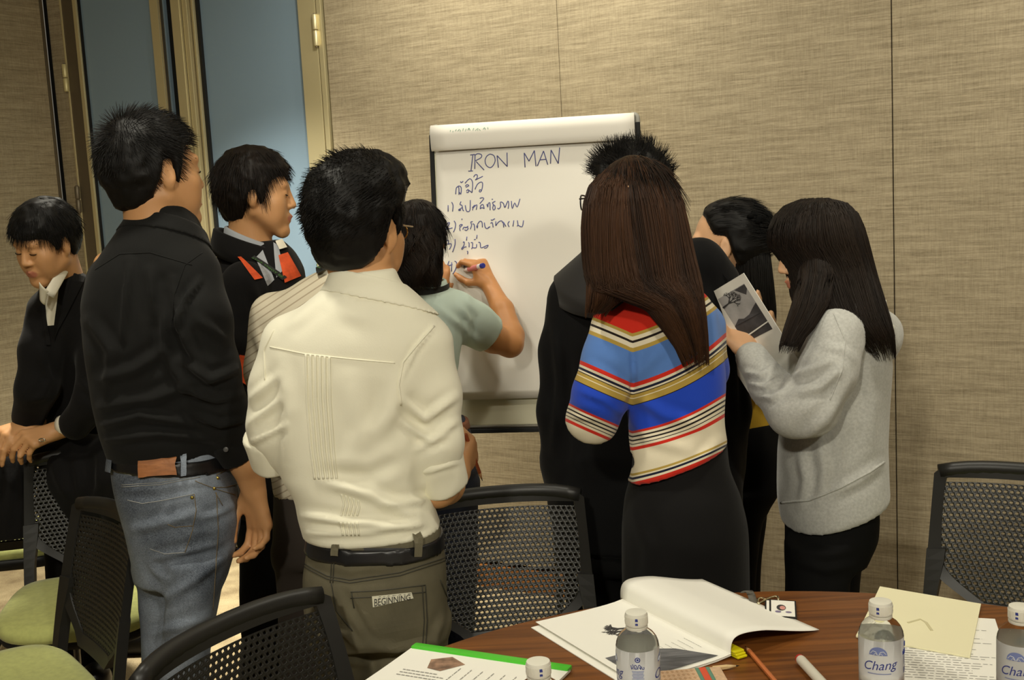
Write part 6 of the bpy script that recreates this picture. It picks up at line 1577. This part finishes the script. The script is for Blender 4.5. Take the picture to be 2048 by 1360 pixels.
    V, F = extract(band_sdf(bl, c0-UP*.014, c0+UP*.012, np.array([0.054, 0, 1]), .006), .007); obj('belt', mesh_from('belt', V, F), mat('brown_leather', (130, 72, 38), .5), p, smooth=True)
    feet(p, ((850, 1405), (918, 1395)), (0.1, 1))
    # marker pen in the writing hand
    tip = pc(928, 541, 0.004); end = at(967, 531, tip[1]-.105); d = (end-tip)/np.linalg.norm(end-tip); e = empty('writing_marker', (tip+end)/2, 'white marker pen with a blue end in the writing woman\'s hand', 'marker'); L_ = np.linalg.norm(end-tip); fx = frame3(d, UP); ax = (fx[0], fx[2], fx[1])
    MB().lathe([(.0022, .0), (.0030, .008), (.0060, .012), (.0085, .022), (.0088, L_-.012)], 18, tip, ax=ax).build('barrel', mat('white_pink_plastic', (232, 222, 220), .35), e, autosmooth=40)
    MB().lathe([(.0088, L_-.012), (.0088, L_-.002), (.0076, L_)], 18, tip, ax=ax).build('blue_end', mat('blue_plastic', (44, 50, 140), .35), e, autosmooth=40)
    MB().lathe([(.0090, .035), (.0090, L_-.030)], 18, tip, ax=ax, caps=False).build('barrel_print', mat('red_band_print', (206, 120, 118), .5), e)
build_writer()

# ===== man in the black coat with spiky hair and glasses
def build_coat_man():
    Y = 2.90; p = person(float(at(1290, 1100, Y)[0]), Y, 'man with spiky black hair and glasses in a black coat, behind the striped sweater')
    H = Head(at(1252, 398, 2.90), (-0.86, 0.50, 0.0), (0.02, 0, 1), 0.97)
    ct = Sdf(); ct.loft([sec(*q) for q in ((1190, 1330, 500, Y, .085), (1150, 1405, 535, Y, .115), (1124, 1450, 575, Y, .14), (1106, 1472, 640, Y, .15), (1096, 1478, 740, Y, .15), (1092, 1482, 850, Y, .155), (1096, 1488, 960, Y, .16), (1104, 1492, 1080, Y, .16))], .02)
    chain_px(ct, [(1150, 600, Y, .070), (1136, 700, Y-.02, .068), (1130, 820, Y-.02, .066), (1132, 930, Y, .058), (1138, 1010, Y+.02, .05)], .03)
    chain_px(ct, [(1432, 590, Y, .070), (1444, 700, Y, .068), (1446, 820, Y, .066), (1440, 930, Y+.02, .058), (1430, 1010, Y+.04, .05)], .03)
    chain_px(ct, [(1345, 545, Y-.06, .065), (1400, 530, Y-.05, .062), (1428, 560, Y-.03, .06)], .03)
    M_ = mat('black_coat_cloth', (14, 14, 15), 0.85, spec=.15, sheen=.05, bump=(300, .25, .0007))
    so = cloth('coat', ct, .010, M_, p, [([(1110, 640), (1120, 760), (1108, 900)], 10, .008), ([(1460, 560), (1466, 700), (1470, 850)], 8, .007), ([(1150, 640), (1160, 800), (1150, 950)], 12, .007)], .005, 7, 63)
    C = Caster(so); M_F = mat('charcoal_collar_cloth', (30, 28, 27), .8, sheen=.1)
    # broad turned-down collar
    cn = at(1240, 508, Y-.005); collar(p, (cn[0], cn[1]), .090, .090, cn[2]-.10, cn[2]+.015, M_F, math.radians(-190), math.radians(-20), (0.04, .30), .075, .95, th=.004, name='wide_collar')
    G = []
    for t in np.linspace(0, 1, 10):
        a = at(1378+14*t, 488+70*t, Y-.05); b = at(1408+48*t, 500+60*t, Y-.10); G.append([a*(1-u)+b*u+UP*.012*math.sin(PI*u) for u in np.linspace(0, 1, 6)])
    MB().slab(G, .012, (0, -1, .3)).build('raised_hood_edge', M_, p, smooth=True)
    B = Sdf(); H.add(B); B.cone(H.w((0, -.022, -.055)), at(1258, 520, Y), .055, .064, .02); B.cone(at(1262, 520, Y), at(1275, 680, Y), .06, .07, .03)
    for s, r in ((1140, True), (1428, False)):
        chain_px(B, [(s, 600, Y, .034), (s, 820, Y, .036), (s, 1010, Y+.03, .03), (s, 1050, Y+.05, .026)], .012); w = at(s, 1050, Y+.05); hand(B, w, (0.05, .2, -1), (-1 if not r else 1, .1, 0), not r, [(.3, .4, .3)]*4, [(.5, .8, -.3), (.1, .9, -.2), (0, 1, -.1)])
    chain_px(B, [(1140, 600, Y, .03), (1275, 560, Y, .04), (1428, 600, Y, .03)], .02)
    person_body(p, B, M_SKIN, .0065, H)
    mk = hairline(); thick = lambda L: np.clip(.008+.014*np.clip((L[:, 2]+.03)/.1, 0, 1), .005, .03)
    hair_cap(p, H, M_HAIR, mk, thick, .006, 63, .004)
    hair_short(p, H, M_HAIR, 5200, mk, lambda L: .014+.022*np.clip((L[:, 2]-.01)/.08, 0, 1), thick, away_from((0.0, -.03, -.02)), .0009, 65, 5, .62, -.02, 1.3, .7)
    g = MB(); M_GL = mat('black_spectacle_frame', (22, 24, 32), .3)
    for q in (-1, 1): g.tube([H.w((q*.034+.027*math.cos(a), .112-.010*abs(math.cos(a)), -.004+.019*math.sin(a))) for a in np.linspace(0, 2*PI, 20)], .0021, 6); g.tube([H.w((q*.060, .105, .006)), H.w((q*.078, .05, .008)), H.w((q*.080, -.01, .004))], .0020, 6)
    g.tube([H.w((-.008, .112, 0)), H.w((.008, .112, 0))], .0018, 6); go = g.build('spectacles', M_GL, p, smooth=True); go['kind'] = 'thing'
    simple_trousers(p, ((1108, 1480, 1060, Y, .15), (1112, 1478, 1120, Y, .15)), [((1120, 1295, 1100, Y, .10), (1140, 1285, 1300, Y, .08), (1160, 1270, 1545, Y, .06)), ((1290, 1470, 1100, Y, .10), (1300, 1455, 1300, Y, .08), (1320, 1430, 1545, Y, .06))], M_BLACKT, 64, h=.011)
    feet(p, ((1215, 1535), (1375, 1525)), (-.6, .8))
build_coat_man()

# ===== woman in the striped sweater
BANDS = [(560, 'r'), (668, 'g'), (674, 'w'), (683, 'k'), (687, 'w'), (697, 'g'), (706, 'b'), (764, 'r'), (773, 'w'), (777, 'n'), (782, 'w'), (786, 'k'), (788, 'g'), (793, 'w'), (796, 'g'), (807, 'k'), (809, 'u'), (860, 'r'), (865, 'w'), (869, 'k'), (872, 'w'), (878, 'k'), (881, 'w'), (886, 'k'), (888, 'w'), (893, 'r'), (899, 'w'), (947, 'g'), (951, 'w'), (955, 'n'), (959, 'w'), (965, 'r')]
def build_stripes_woman():
    Y = 2.45; p = person(float(at(1360, 1100, Y)[0]), Y, 'woman with long brown hair in a striped multicoloured sweater and black skirt')
    H = Head(at(1268, 432, 2.47), (-.18, .97, 0), s=.95)
    sw = Sdf(); sw.loft([sec(*q) for q in ((1262, 1392, 576, Y, .065), (1236, 1418, 602, Y, .085), (1218, 1434, 640, Y, .098), (1226, 1444, 700, Y, .105), (1250, 1450, 780, Y, .102), (1256, 1448, 840, Y, .102), (1248, 1456, 900, Y, .112), (1250, 1464, 958, Y, .122))], .02)
    chain_px(sw, [(1236, 655, Y-.01, .058), (1222, 720, Y-.03, .058), (1200, 790, Y-.04, .056), (1184, 838, Y-.01, .052), (1178, 862, Y+.04, .048)], .025)
    chain_px(sw, [(1408, 655, Y+.03, .048), (1412, 740, Y+.08, .046), (1385, 830, Y+.16, .042)], .025)
    ea = at(1178, 862, Y+.04)-at(1200, 790, Y-.04); ea /= np.linalg.norm(ea); u_, d_, w_ = frame3(ea, UP); sw.box(at(1180, 852, Y+.02)+ea*.060, (.24, .15, .24), .004, (u_, d_, w_), .004, 's')
    hem = at(1258, 955, Y); hem2 = at(1462, 880, Y-.02); dv = hem2-hem; nn = np.array([dv[2], 0, -dv[0]]); nn = nn if nn[2] < 0 else -nn
    sw.half((hem+hem2)/2-np.array([0, 0, .004]), nn, .004)
    def _ramp(nt, b):
        N = nt.nodes; L = nt.links; a = N.new('ShaderNodeAttribute'); a.attribute_name = 'band'; r = N.new('ShaderNodeValToRGB'); r.color_ramp.interpolation = 'CONSTANT'; L.new(a.outputs['Fac'], r.inputs[0])
        cols = dict(r=(206, 44, 28), g=(178, 150, 70), w=(226, 216, 190), k=(34, 26, 22), b=(88, 128, 196), n=(24, 28, 52), u=(32, 70, 190)); e = r.color_ramp.elements
        e[0].position = 0; e[0].color = (*lin(cols['r']), 1); e.remove(e[1])
        for y, c in BANDS[1:]: q = e.new((y-560)/420); q.color = (*lin(cols[c]), 1)
        L.new(r.outputs[0], b.inputs['Base Color'])
    M_ = mat('striped_knit', (200, 60, 40), .85, spec=.2, sheen=.15, bump=(420, .3, .0007), build=_ramp)
    def attr(V):
        P = projv(V); dx = P[:, 0]-1265; k = np.interp(P[:, 1], [600, 670, 768, 860, 960], [.55, .52, .42, .32, .40])
        right = k*dx*(0.55+0.45*np.clip(dx/180, 0, 1.2)); s = P[:, 1]+np.where(dx > 0, right, -.42*dx*np.clip((1275-P[:, 0])/20, 0, 1))
        s = s + 3*vnoise(V, 9, 4); return np.clip((s-560)/420, 0, 1)
    folds = [([(1270, 790), (1330, 830), (1400, 850)], 12, .006), ([(1265, 760), (1300, 720), (1330, 690)], 14, .005), ([(1180, 730), (1230, 760), (1262, 790)], 9, .007), ([(1160, 780), (1210, 800), (1250, 830)], 8, .006), ([(1140, 830), (1190, 840)], 6, .005), ([(1260, 830), (1300, 880), (1380, 900)], 12, .005), ([(1400, 920), (1440, 880)], 10, .005), ([(1264, 690), (1268, 760), (1258, 810)], 6, -.006)]
    so = cloth('sweater', sw, .0062, M_, p, folds, .0016, 8, 73, attr=attr); C = Caster(so)
    M_TR = mat('dark_trim_tape', (40, 40, 44), .8); M_RT = mat('red_trim_tape', (170, 30, 24), .8); M_PT = mat('pale_trim_tape', (210, 200, 176), .8)
    for k, m in enumerate((M_TR, M_PT, M_RT, M_PT, M_TR)):
        C.seam([(1222+k*3, 622-k*5), (1252+k*3, 600-k*4), (1292, 574-k*3)], .0022, 'shoulder_trim', m, so, .001, 6)
    for k, m in enumerate((M_TR, M_PT)): C.seam([(1366, 534+k*4), (1396, 532+k*5)], .0022, 'shoulder_trim', m, so, .001, 6)
    B = Sdf(); H.add(B); B.cone(H.w((0, -.022, -.055)), at(1325, 590, Y), .048, .056, .02); B.cone(at(1328, 600, Y), at(1345, 780, Y), .055, .06, .03)
    chain_px(B, [(1236, 655, Y, .03), (1328, 620, Y, .04), (1405, 655, Y, .03)], .02)
    chain_px(B, [(1236, 655, Y, .036), (1200, 790, Y-.02, .036), (1180, 845, Y+.01, .036), (1215, 820, Y+.10, .030), (1270, 780, Y+.16, .024)], .012); w = at(1270, 780, Y+.16); hand(B, w, (1, .3, .35), (0, .9, .3), False, [(.5, .7, .4)]*4, [(.7, .7, -.3), (.2, .9, -.3), (.1, .9, -.2)], .9)
    chain_px(B, [(1408, 655, Y+.03, .032), (1412, 740, Y+.08, .032), (1380, 800, Y+.15, .028), (1330, 770, Y+.19, .024)], .012); w = at(1330, 770, Y+.19); hand(B, w, (-1, .1, .3), (0, .9, .3), True, [(.5, .7, .4)]*4, [(.7, .7, -.3), (.2, .9, -.3), (.1, .9, -.2)], .9)
    person_body(p, B, M_SKINF, .008, H)
    hl = [sec(*q) for q in ((1232, 1284, 335, 2.47, .045), (1206, 1312, 345, 2.47, .074), (1186, 1336, 366, 2.46, .094), (1175, 1354, 400, 2.45, .108), (1171, 1366, 450, 2.44, .112), (1172, 1377, 500, 2.42, .105), (1176, 1388, 545, 2.39, .092), (1184, 1396, 574, 2.365, .078), (1276, 1400, 592, 2.345, .064), (1308, 1406, 630, 2.33, .050), (1336, 1410, 665, 2.32, .036), (1358, 1413, 700, 2.31, .020), (1370, 1413, 714, 2.31, .012))]
    hair_loft(p, hl, M_HAIRB, 3700, .0011, 75, 11, wav=.0022, end=(.68, 1.05), thick=.004, wav_f=2.0, keep=9)
    mk = hairline((-.08, -.08, -.08, -.06, -.04, -.03, -.02, -.01, .03, .055, .07, .08)); thick = lambda L: np.full(len(L), .013)
    hair_cap(p, H, M_HAIRB, mk, thick, .006, 77, .002); hair_short(p, H, M_HAIRB, 3000, mk, lambda L: np.full(len(L), .075), thick, away_from((0, .03, .17)), .0011, 78, 6, .0, .14, .03, .96)
    # lock curling off the left side
    hl2 = [sec(*q) for q in ((1177, 1252, 530, 2.40, .06), (1178, 1250, 575, 2.375, .055), (1176, 1236, 604, 2.365, .04), (1173, 1208, 626, 2.36, .02))]
    hair_loft(p, hl2, M_HAIRB, 600, .0011, 76, 7, wav=.002, end=(.7, 1.1), thick=.003)
    # parting
    MB().tube([np.array(at(x, y, yy)) for x, y, yy in ((1246, 349, 2.405), (1250, 360, 2.375), (1257, 374, 2.352))], [.0012, .003, .001], 6).build('parting', M_SKINF, p, smooth=True)
    sk = Sdf(); sk.loft([sec(*q) for q in ((1266, 1454, 880, Y, .090), (1264, 1458, 930, Y, .098), (1246, 1482, 1000, Y, .126), (1240, 1496, 1065, Y, .135), (1240, 1500, 1160, Y, .130), (1246, 1500, 1300, Y, .122), (1256, 1492, 1440, Y, .115))], .02)
    cloth('skirt', sk, .011, mat('black_skirt_cloth', (15, 14, 14), .85, spec=.2, sheen=.05), p, [([(1260, 1000), (1300, 1100), (1290, 1190)], 14, .004)], .002, 6, 74)
    for x0 in (1310, 1430):
        L_ = Sdf(); chain_px(L_, [(x0, 1400, Y, .056), (x0, 1520, Y, .050), (x0, 1700, Y, .036)], .02); V, F = extract(L_, .01); obj('stocking', mesh_from('stocking', V, F), M_BLACKT, p, smooth=True)
    feet(p, ((1310, 1740), (1430, 1735)), (-.1, 1))
build_stripes_woman()

# ===== woman with half-up hair in the yellow top
def build_yellow_woman():
    Y = 3.26; p = person(float(at(1500, 1000, Y)[0]), Y, 'woman with pinned-up black hair in a yellow top, partly hidden by the black coat')
    H = Head(at(1452, 492, 3.26), (-.93, .30, -.05), s=.99)
    sh = Sdf(); sh.loft([sec(*q) for q in ((1440, 1515, 580, Y, .06), (1425, 1535, 605, Y, .09), (1418, 1545, 650, Y, .12), (1424, 1548, 740, Y, .125), (1434, 1546, 820, Y, .12), (1434, 1550, 846, Y, .12))], .02)
    chain_px(sh, [(1490, 640, Y-.12, .05), (1490, 740, Y-.14, .048), (1450, 810, Y-.12, .042)], .02); chain_px(sh, [(1480, 640, Y+.12, .05), (1470, 740, Y+.14, .048), (1430, 800, Y+.12, .042)], .02)
    cloth('yellow_top', sh, .007, mat('mustard_yellow_cotton', (204, 164, 44), .8, bump=(300, .25, .0007)), p, [([(1480, 800), (1510, 790), (1540, 800)], 6, .005), ([(1490, 760), (1530, 820)], 8, .005)], .004, 9, 83)
    B = Sdf(); H.add(B); B.cone(H.w((0, -.022, -.055)), at(1474, 590, Y), .047, .055, .02); B.cone(at(1478, 600, Y), at(1485, 760, Y), .055, .06, .03)
    chain_px(B, [(1490, 635, Y-.11, .03), (1480, 620, Y, .04), (1480, 635, Y+.11, .03)], .02)
    chain_px(B, [(1490, 640, Y-.12, .034), (1490, 745, Y-.14, .034), (1445, 812, Y-.12, .03), (1400, 800, Y-.05, .024)], .012); w = at(1400, 800, Y-.05); hand(B, w, (-1, .2, .1), (0, -.4, .9), False, [(.5, .7, .4)]*4, [(.7, .7, -.3), (.2, .9, -.3), (.1, .9, -.2)], .9)
    person_body(p, B, M_SKINF, .0045, H); H.face_parts(p, M_SKINF)
    mk = hairline((-.09, -.085, -.06, -.030, .030, .034, .034, .042, .058, .084, .104, .12)); thick = lambda L: np.clip(.012+.010*np.clip((-.0-L[:, 1])/.08, 0, 1), .006, .03)
    hair_cap(p, H, M_HAIR, mk, thick, .006, 83, .003)
    hair_short(p, H, M_HAIR, 6000, mk, lambda L: np.full(len(L), .075), thick, lambda L: (np.array([0, -.13, .03])-L)/(np.linalg.norm(np.array([0, -.13, .03])-L, axis=1, keepdims=True)+1e-9), .0008, 85, 7, .08, .02, .12, .9)
    hl = [sec(*q) for q in ((1470, 1528, 470, Y+.02, .07), (1462, 1534, 520, Y, .085), (1458, 1540, 570, Y-.01, .09), (1462, 1546, 620, Y-.02, .075), (1474, 1546, 660, Y-.03, .05), (1500, 1544, 690, Y-.03, .03))]
    hair_loft(p, hl, M_HAIR, 1500, .0011, 86, 9, wav=.003, end=(.75, 1.08), thick=.004)
    c = at(1508, 436, Y-.085); S = Sdf()
    for k in range(7): a = k*2*PI/7; S.ell(c+_R*.014*math.cos(a)+_U*.012*math.sin(a)+np.array([0, -.01*math.cos(k*2.1), 0]), (.009, .009, .008), k=.008)
    V, F = extract(S, .003); obj('hair_tie', mesh_from('hair_tie', V, F), mat('black_velvet', (10, 10, 10), .95, spec=.1), p, smooth=True)
    simple_trousers(p, ((1442, 1552, 835, Y, .12), (1446, 1562, 900, Y, .14), (1452, 1558, 960, Y, .14), (1458, 1530, 1010, Y, .12)), [((1452, 1530, 980, Y-.07, .08), (1450, 1512, 1150, Y-.08, .065), (1456, 1500, 1500, Y-.08, .05)), ((1462, 1535, 980, Y+.07, .08), (1460, 1520, 1150, Y+.08, .065), (1466, 1508, 1470, Y+.08, .05))], M_BLACKT, 84)
    feet(p, ((1478, 1500), (1488, 1460)), (-1, .3))
build_yellow_woman()

# ===== woman in the grey hoodie reading a leaflet
def build_hoodie_woman():
    Y = 2.72; p = person(float(at(1655, 1100, Y)[0]), Y, 'woman with long dark straight hair in a grey hoodie, reading a leaflet')
    H = Head(at(1640, 503, 2.72), (-.955, .06, -.16), (-.10, 0, 1), .94)
    ho = Sdf(); ho.loft([sec(*q) for q in ((1630, 1725, 590, Y, .075), (1606, 1752, 622, Y, .115), (1590, 1768, 670, Y, .150), (1582, 1772, 740, Y, .162), (1570, 1768, 830, Y, .162), (1560, 1766, 920, Y, .165), (1560, 1772, 1000, Y, .172), (1568, 1760, 1058, Y, .168))], .02)
    chain_px(ho, [(1676, 670, Y-.15, .062), (1655, 745, Y-.19, .064), (1618, 815, Y-.20, .063), (1586, 822, Y-.19, .056), (1540, 772, Y-.12, .045), (1504, 716, Y-.04, .038)], .02)
    chain_px(ho, [(1660, 670, Y+.15, .06), (1630, 760, Y+.19, .058), (1570, 800, Y+.17, .05), (1520, 720, Y+.06, .04)], .02)
    hem = at(1570, 1052, Y); hem2 = at(1772, 975, Y); dv = hem2-hem; nn = np.array([dv[2], 0, -dv[0]]); nn = nn if nn[2] < 0 else -nn; ho.half((hem+hem2)/2, nn, .005)
    M_ = mat('heather_grey_fleece', (188, 188, 182), .9, spec=.15, sheen=.3, noise=(160, .12), bump=(260, .4, .001))
    folds = [([(1490, 745), (1520, 752), (1545, 735)], 6, .009), ([(1500, 765), (1530, 775), (1560, 755)], 6, .009), ([(1515, 790), (1545, 798), (1572, 778)], 6, .008), ([(1570, 760), (1620, 740), (1660, 720)], 9, .009), ([(1580, 790), (1640, 775), (1680, 740)], 9, .008), ([(1620, 660), (1590, 720), (1570, 770)], 8, .007), ([(1700, 760), (1650, 840), (1600, 880)], 12, .008), ([(1600, 900), (1612, 960), (1600, 1010)], 10, .006), ([(1640, 880), (1650, 940), (1640, 1000)], 12, .006), ([(1730, 700), (1745, 800), (1740, 900)], 14, .006), ([(1660, 990), (1720, 960), (1760, 930)], 10, .006), ([(1640, 690), (1690, 700), (1710, 720)], 8, .005)]
    so = cloth('hoodie', ho, .0065, M_, p, folds, .0022, 8, 93); C = Caster(so)
    C.seam([(1562, 1006), (1620, 1000), (1680, 976), (1740, 944), (1768, 924)], .0028, 'hem_band_seam', M_, so, .0005, 6)
    C.seam([(1668, 628), (1690, 680), (1684, 740), (1660, 800)], .0018, 'armhole_seam', M_, so, .0003, 6)
    # hood lying on the back and shoulders
    hd = Sdf(); chain_px(hd, [(1660, 640, Y-.13, .018), (1695, 634, Y-.13, .030), (1735, 640, Y-.08, .044), (1760, 664, Y, .044), (1740, 640, Y+.09, .04)], .03); chain_px(hd, [(1720, 650, Y-.10, .035), (1752, 690, Y-.03, .042), (1756, 690, Y+.03, .04)], .03)
    cloth('hood', hd, .006, M_, p, [([(1640, 615), (1690, 625), (1730, 660)], 6, .006), ([(1700, 600), (1750, 640), (1770, 690)], 6, .005)], .004, 12, 94)
    mb = MB(); q = [at(x, y, Y-.075) for x, y in ((1770, 600), (1776, 630), (1784, 652))]; mb.tube(smooth_path(q, 4), .003, 8); mb.lathe([(.004, 0), (.006, .004), (.006, .018), (.003, .021)], 10, q[-1]-UP*.018); mb.build('drawstring', mat('pale_cord', (206, 204, 190), .7), p, smooth=True)
    B = Sdf(); H.add(B); B.cone(H.w((0, -.022, -.055)), at(1665, 602, Y), .047, .056, .02); B.cone(at(1668, 610, Y), at(1672, 800, Y), .055, .065, .03)
    chain_px(B, [(1676, 665, Y-.13, .03), (1668, 640, Y, .04), (1660, 665, Y+.13, .03)], .02)
    chain_px(B, [(1676, 670, Y-.15, .036), (1618, 815, Y-.20, .036), (1586, 822, Y-.19, .036), (1502, 714, Y-.02, .026)], .012); w = at(1497, 706, Y+.015)
    hand(B, w, at(1482, 664, Y+.06)-w, (.25, .95, .1), False, [(.15, .25, .2)]*4, [(.35, .9, -.15), (.0, 1, -.1), (0, 1, 0)], .88)
    chain_px(B, [(1660, 670, Y+.15, .034), (1570, 800, Y+.17, .034), (1520, 712, Y+.05, .025)], .012); w = at(1518, 708, Y+.07); hand(B, w, (-.2, .0, 1), (.1, .9, .2), True, [(.15, .2, .15)]*4, [(.5, .8, -.3), (.2, .9, -.3), (.1, .9, -.3)], .9)
    person_body(p, B, M_SKINF, .0045, H); H.face_parts(p, M_SKINF)
    hl = [sec(*q) for q in ((1606, 1652, 398, Y, .05), (1578, 1684, 408, Y, .080), (1556, 1704, 430, Y, .098), (1545, 1716, 460, Y, .108), (1546, 1724, 490, Y, .112), (1574, 1732, 520, Y, .112), (1586, 1740, 550, Y-.01, .112), (1592, 1752, 590, Y-.03, .120), (1606, 1764, 630, Y-.05, .125), (1660, 1776, 668, Y-.08, .10), (1715, 1784, 705, Y-.10, .05))]
    hair_loft(p, hl, M_HAIRD, 3600, .0011, 95, 11, wav=.0018, end=(.70, 1.04), thick=.004, wav_f=2.0, keep=10)
    hl2 = [sec(*q) for q in ((1606, 1660, 500, Y-.06, .04), (1604, 1668, 545, Y-.085, .045), (1590, 1655, 605, Y-.125, .042), (1572, 1626, 655, Y-.17, .028), (1561, 1594, 692, Y-.20, .014))]
    hair_loft(p, hl2, M_HAIRD, 800, .0011, 96, 8, wav=.002, end=(.75, 1.08), thick=.003)
    # fringe over the forehead
    rng = np.random.default_rng(9); n = 700; u = rng.random(n); pts = []
    for k in range(n):
        x = (u[k]-.5)*.13; y0 = .055; a = np.array([x*.5, .045, .124]); b = np.array([x*.85, .100-.35*x*x*8, .085]); c = np.array([x, .106-6.0*x*x, .045+rng.normal(0, .006)]); d = np.array([x*1.02, .107-6.2*x*x, .022+rng.normal(0, .008)])
        t = np.linspace(0, 1, 8)[:, None]; q = (1-t)**3*a+3*(1-t)**2*t*b+3*(1-t)*t*t*c+t**3*d; q += rng.normal(0, .002, 3); pts.append([H.w(v) for v in q])
    strand_mesh('fringe', np.array(pts), .0012, M_HAIRD, p, rng.random(n)*.6)
    simple_trousers(p, ((1574, 1748, 1000, Y, .15), (1574, 1748, 1060, Y, .155), (1574, 1728, 1110, Y, .15)), [((1572, 1700, 1080, Y-.09, .09), (1572, 1690, 1250, Y-.1, .075), (1590, 1670, 1620, Y-.1, .055)), ((1592, 1722, 1080, Y+.09, .09), (1596, 1710, 1250, Y+.1, .075), (1610, 1690, 1580, Y+.1, .055))], M_BLACKT, 94, [([(1590, 1120), (1650, 1140), (1710, 1130)], 9, .006)])
    feet(p, ((1625, 1620), (1645, 1560)), (-1, .1))
    # the leaflet in her hands
    A0 = at(1487, 546, Y-.035); dn = at(1557, 657, Y-.06)-A0; dn /= np.linalg.norm(dn); lf_ = at(1461, 560, Y+.005)-A0; lf_ = lf_-dn*(lf_ @ dn); lf_ /= np.linalg.norm(lf_); nn = np.cross(lf_, dn); nn = nn if nn[1] < 0 else -nn
    f = lambda x, y, o=0.0: A0+lf_*.21*x+dn*.297*y+nn*(o-.012*math.sin(PI*x)*0.6)
    e = empty('leaflet', f(.5, .5), 'white leaflet with grey pictures held by the woman in the grey hoodie', 'leaflet')
    s = MB().slab([[f(x, y) for x in np.linspace(0, 1, 8)] for y in np.linspace(0, 1, 10)], .0015, nn).build('sheet', M_SHEET, e)
    def poly(pts, nm, m, o=.0006): MB().add([f(x, y, o) for x, y in pts], [tuple(range(len(pts)))]).build(nm, m, s)
    def quadgrid(x0, x1, y0, y1, nm, m, o): 
        mb = MB(); n = 8
        for i in range(n): a, b = x0+(x1-x0)*i/n, x0+(x1-x0)*(i+1)/n; mb.add([f(a, y0, o), f(b, y0, o), f(b, y1, o), f(a, y1, o)], [(0, 1, 2, 3)])
        mb.build(nm, m, s)
    quadgrid(.09, .62, .075, .50, 'printed_photo', mat('pale_grey_print', (176, 174, 172), .8, noise=(30, .15)), .0006); quadgrid(.09, .62, .34, .50, 'printed_photo', mat('dark_grey_print', (74, 72, 74), .8, noise=(30, .3)), .0009)
    poly([(.62, .34), (.5, .30), (.42, .32), (.30, .31), (.20, .28), (.09, .25), (.09, .34)], 'printed_trees', mat('dark_grey_print', (74, 72, 74), .8), .0010)
    poly([(.62, .455), (.09, .425), (.09, .435), (.62, .468)], 'printed_road', M_SHEET, .0012); poly([(.30, .08), (.09, .08), (.09, .12), (.16, .16)], 'printed_cloud', mat('dark_grey_print', (74, 72, 74), .8), .0009)
    tree_print(lambda x, y: f(.62-.45*(y), .16+.18*(x-.5), .0013), 'printed_branches', s, 11); tree_print(lambda x, y: f(.60-.40*(x-.5)-.1, .82-.20*y, .0010), 'printed_tree', s, 5)
build_hoodie_woman()

# ===== coat thrown over the chair back
def build_coat_on_chair():
    S = Sdf(); a = [(95, 908, 3.44, .040), (150, 896, 3.46, .045), (215, 902, 3.46, .045), (262, 915, 3.44, .04)]
    chain_px(S, a, .03); S.loft([sec(*q) for q in ((82, 255, 905, 3.43, .05), (92, 240, 950, 3.40, .055), (120, 228, 1000, 3.38, .045), (140, 205, 1040, 3.37, .02))], .03); chain_px(S, [(220, 905, 3.42, .05), (235, 960, 3.38, .05), (228, 1020, 3.36, .035)], .03)
    o = cloth('draped_coat', S, .008, M_BLACKW, None, [([(100, 910), (120, 960), (150, 1010)], 10, .009), ([(150, 905), (160, 980), (170, 1020)], 9, .008), ([(200, 905), (200, 970), (190, 1010)], 9, .008)], .008, 9, 103)
    tag(o, 'black coat draped over the chair back below the leaning man\'s hands', 'coat')
build_coat_on_chair()
def build_jacket_on_left_chair():
    S = Sdf(); chain_px(S, [(-60, 912, 3.44, .034), (0, 906, 3.46, .036), (58, 908, 3.47, .034)], .03); S.loft([sec(*q) for q in ((-70, 66, 912, 3.44, .045), (-66, 70, 960, 3.415, .045), (-62, 66, 1020, 3.405, .040), (-60, 56, 1078, 3.40, .022))], .03)
    o = cloth('hanging_jacket', S, .008, M_BLACKW, None, [([(10, 910), (20, 980), (14, 1060)], 9, .006), ([(40, 915), (44, 990), (40, 1060)], 8, .006)], .005, 9, 104)
    tag(o, 'black jacket hanging over the leftmost chair, at the left edge of the photo', 'jacket')
build_jacket_on_left_chair()
# black bag on the floor behind the jeans
def build_bag():
    S = Sdf(); c = atz(262, 1290, .0); A = np.eye(3); S.box(c+UP*.12, (.30, .16, .23), .05, A, .02); S.box(c+UP*.05+np.array([.0, -.02, 0]), (.34, .2, .1), .04, A, .04)
    b = empty('black_bag', (c[0], c[1], 0), 'black soft bag on the carpet between the chairs and the blue jeans', 'bag')
    cloth('bag_body', S, .008, mat('black_nylon', (16, 16, 16), .6), b, (), .006, 8, 113)
    MB().tube(smooth_path([c+np.array([-.09, 0, .22]), c+np.array([-.07, 0, .31]), c+np.array([.07, 0, .31]), c+np.array([.09, 0, .22])], 6), .008, 8).build('handle', M_BLACK, b, smooth=True)
build_bag()
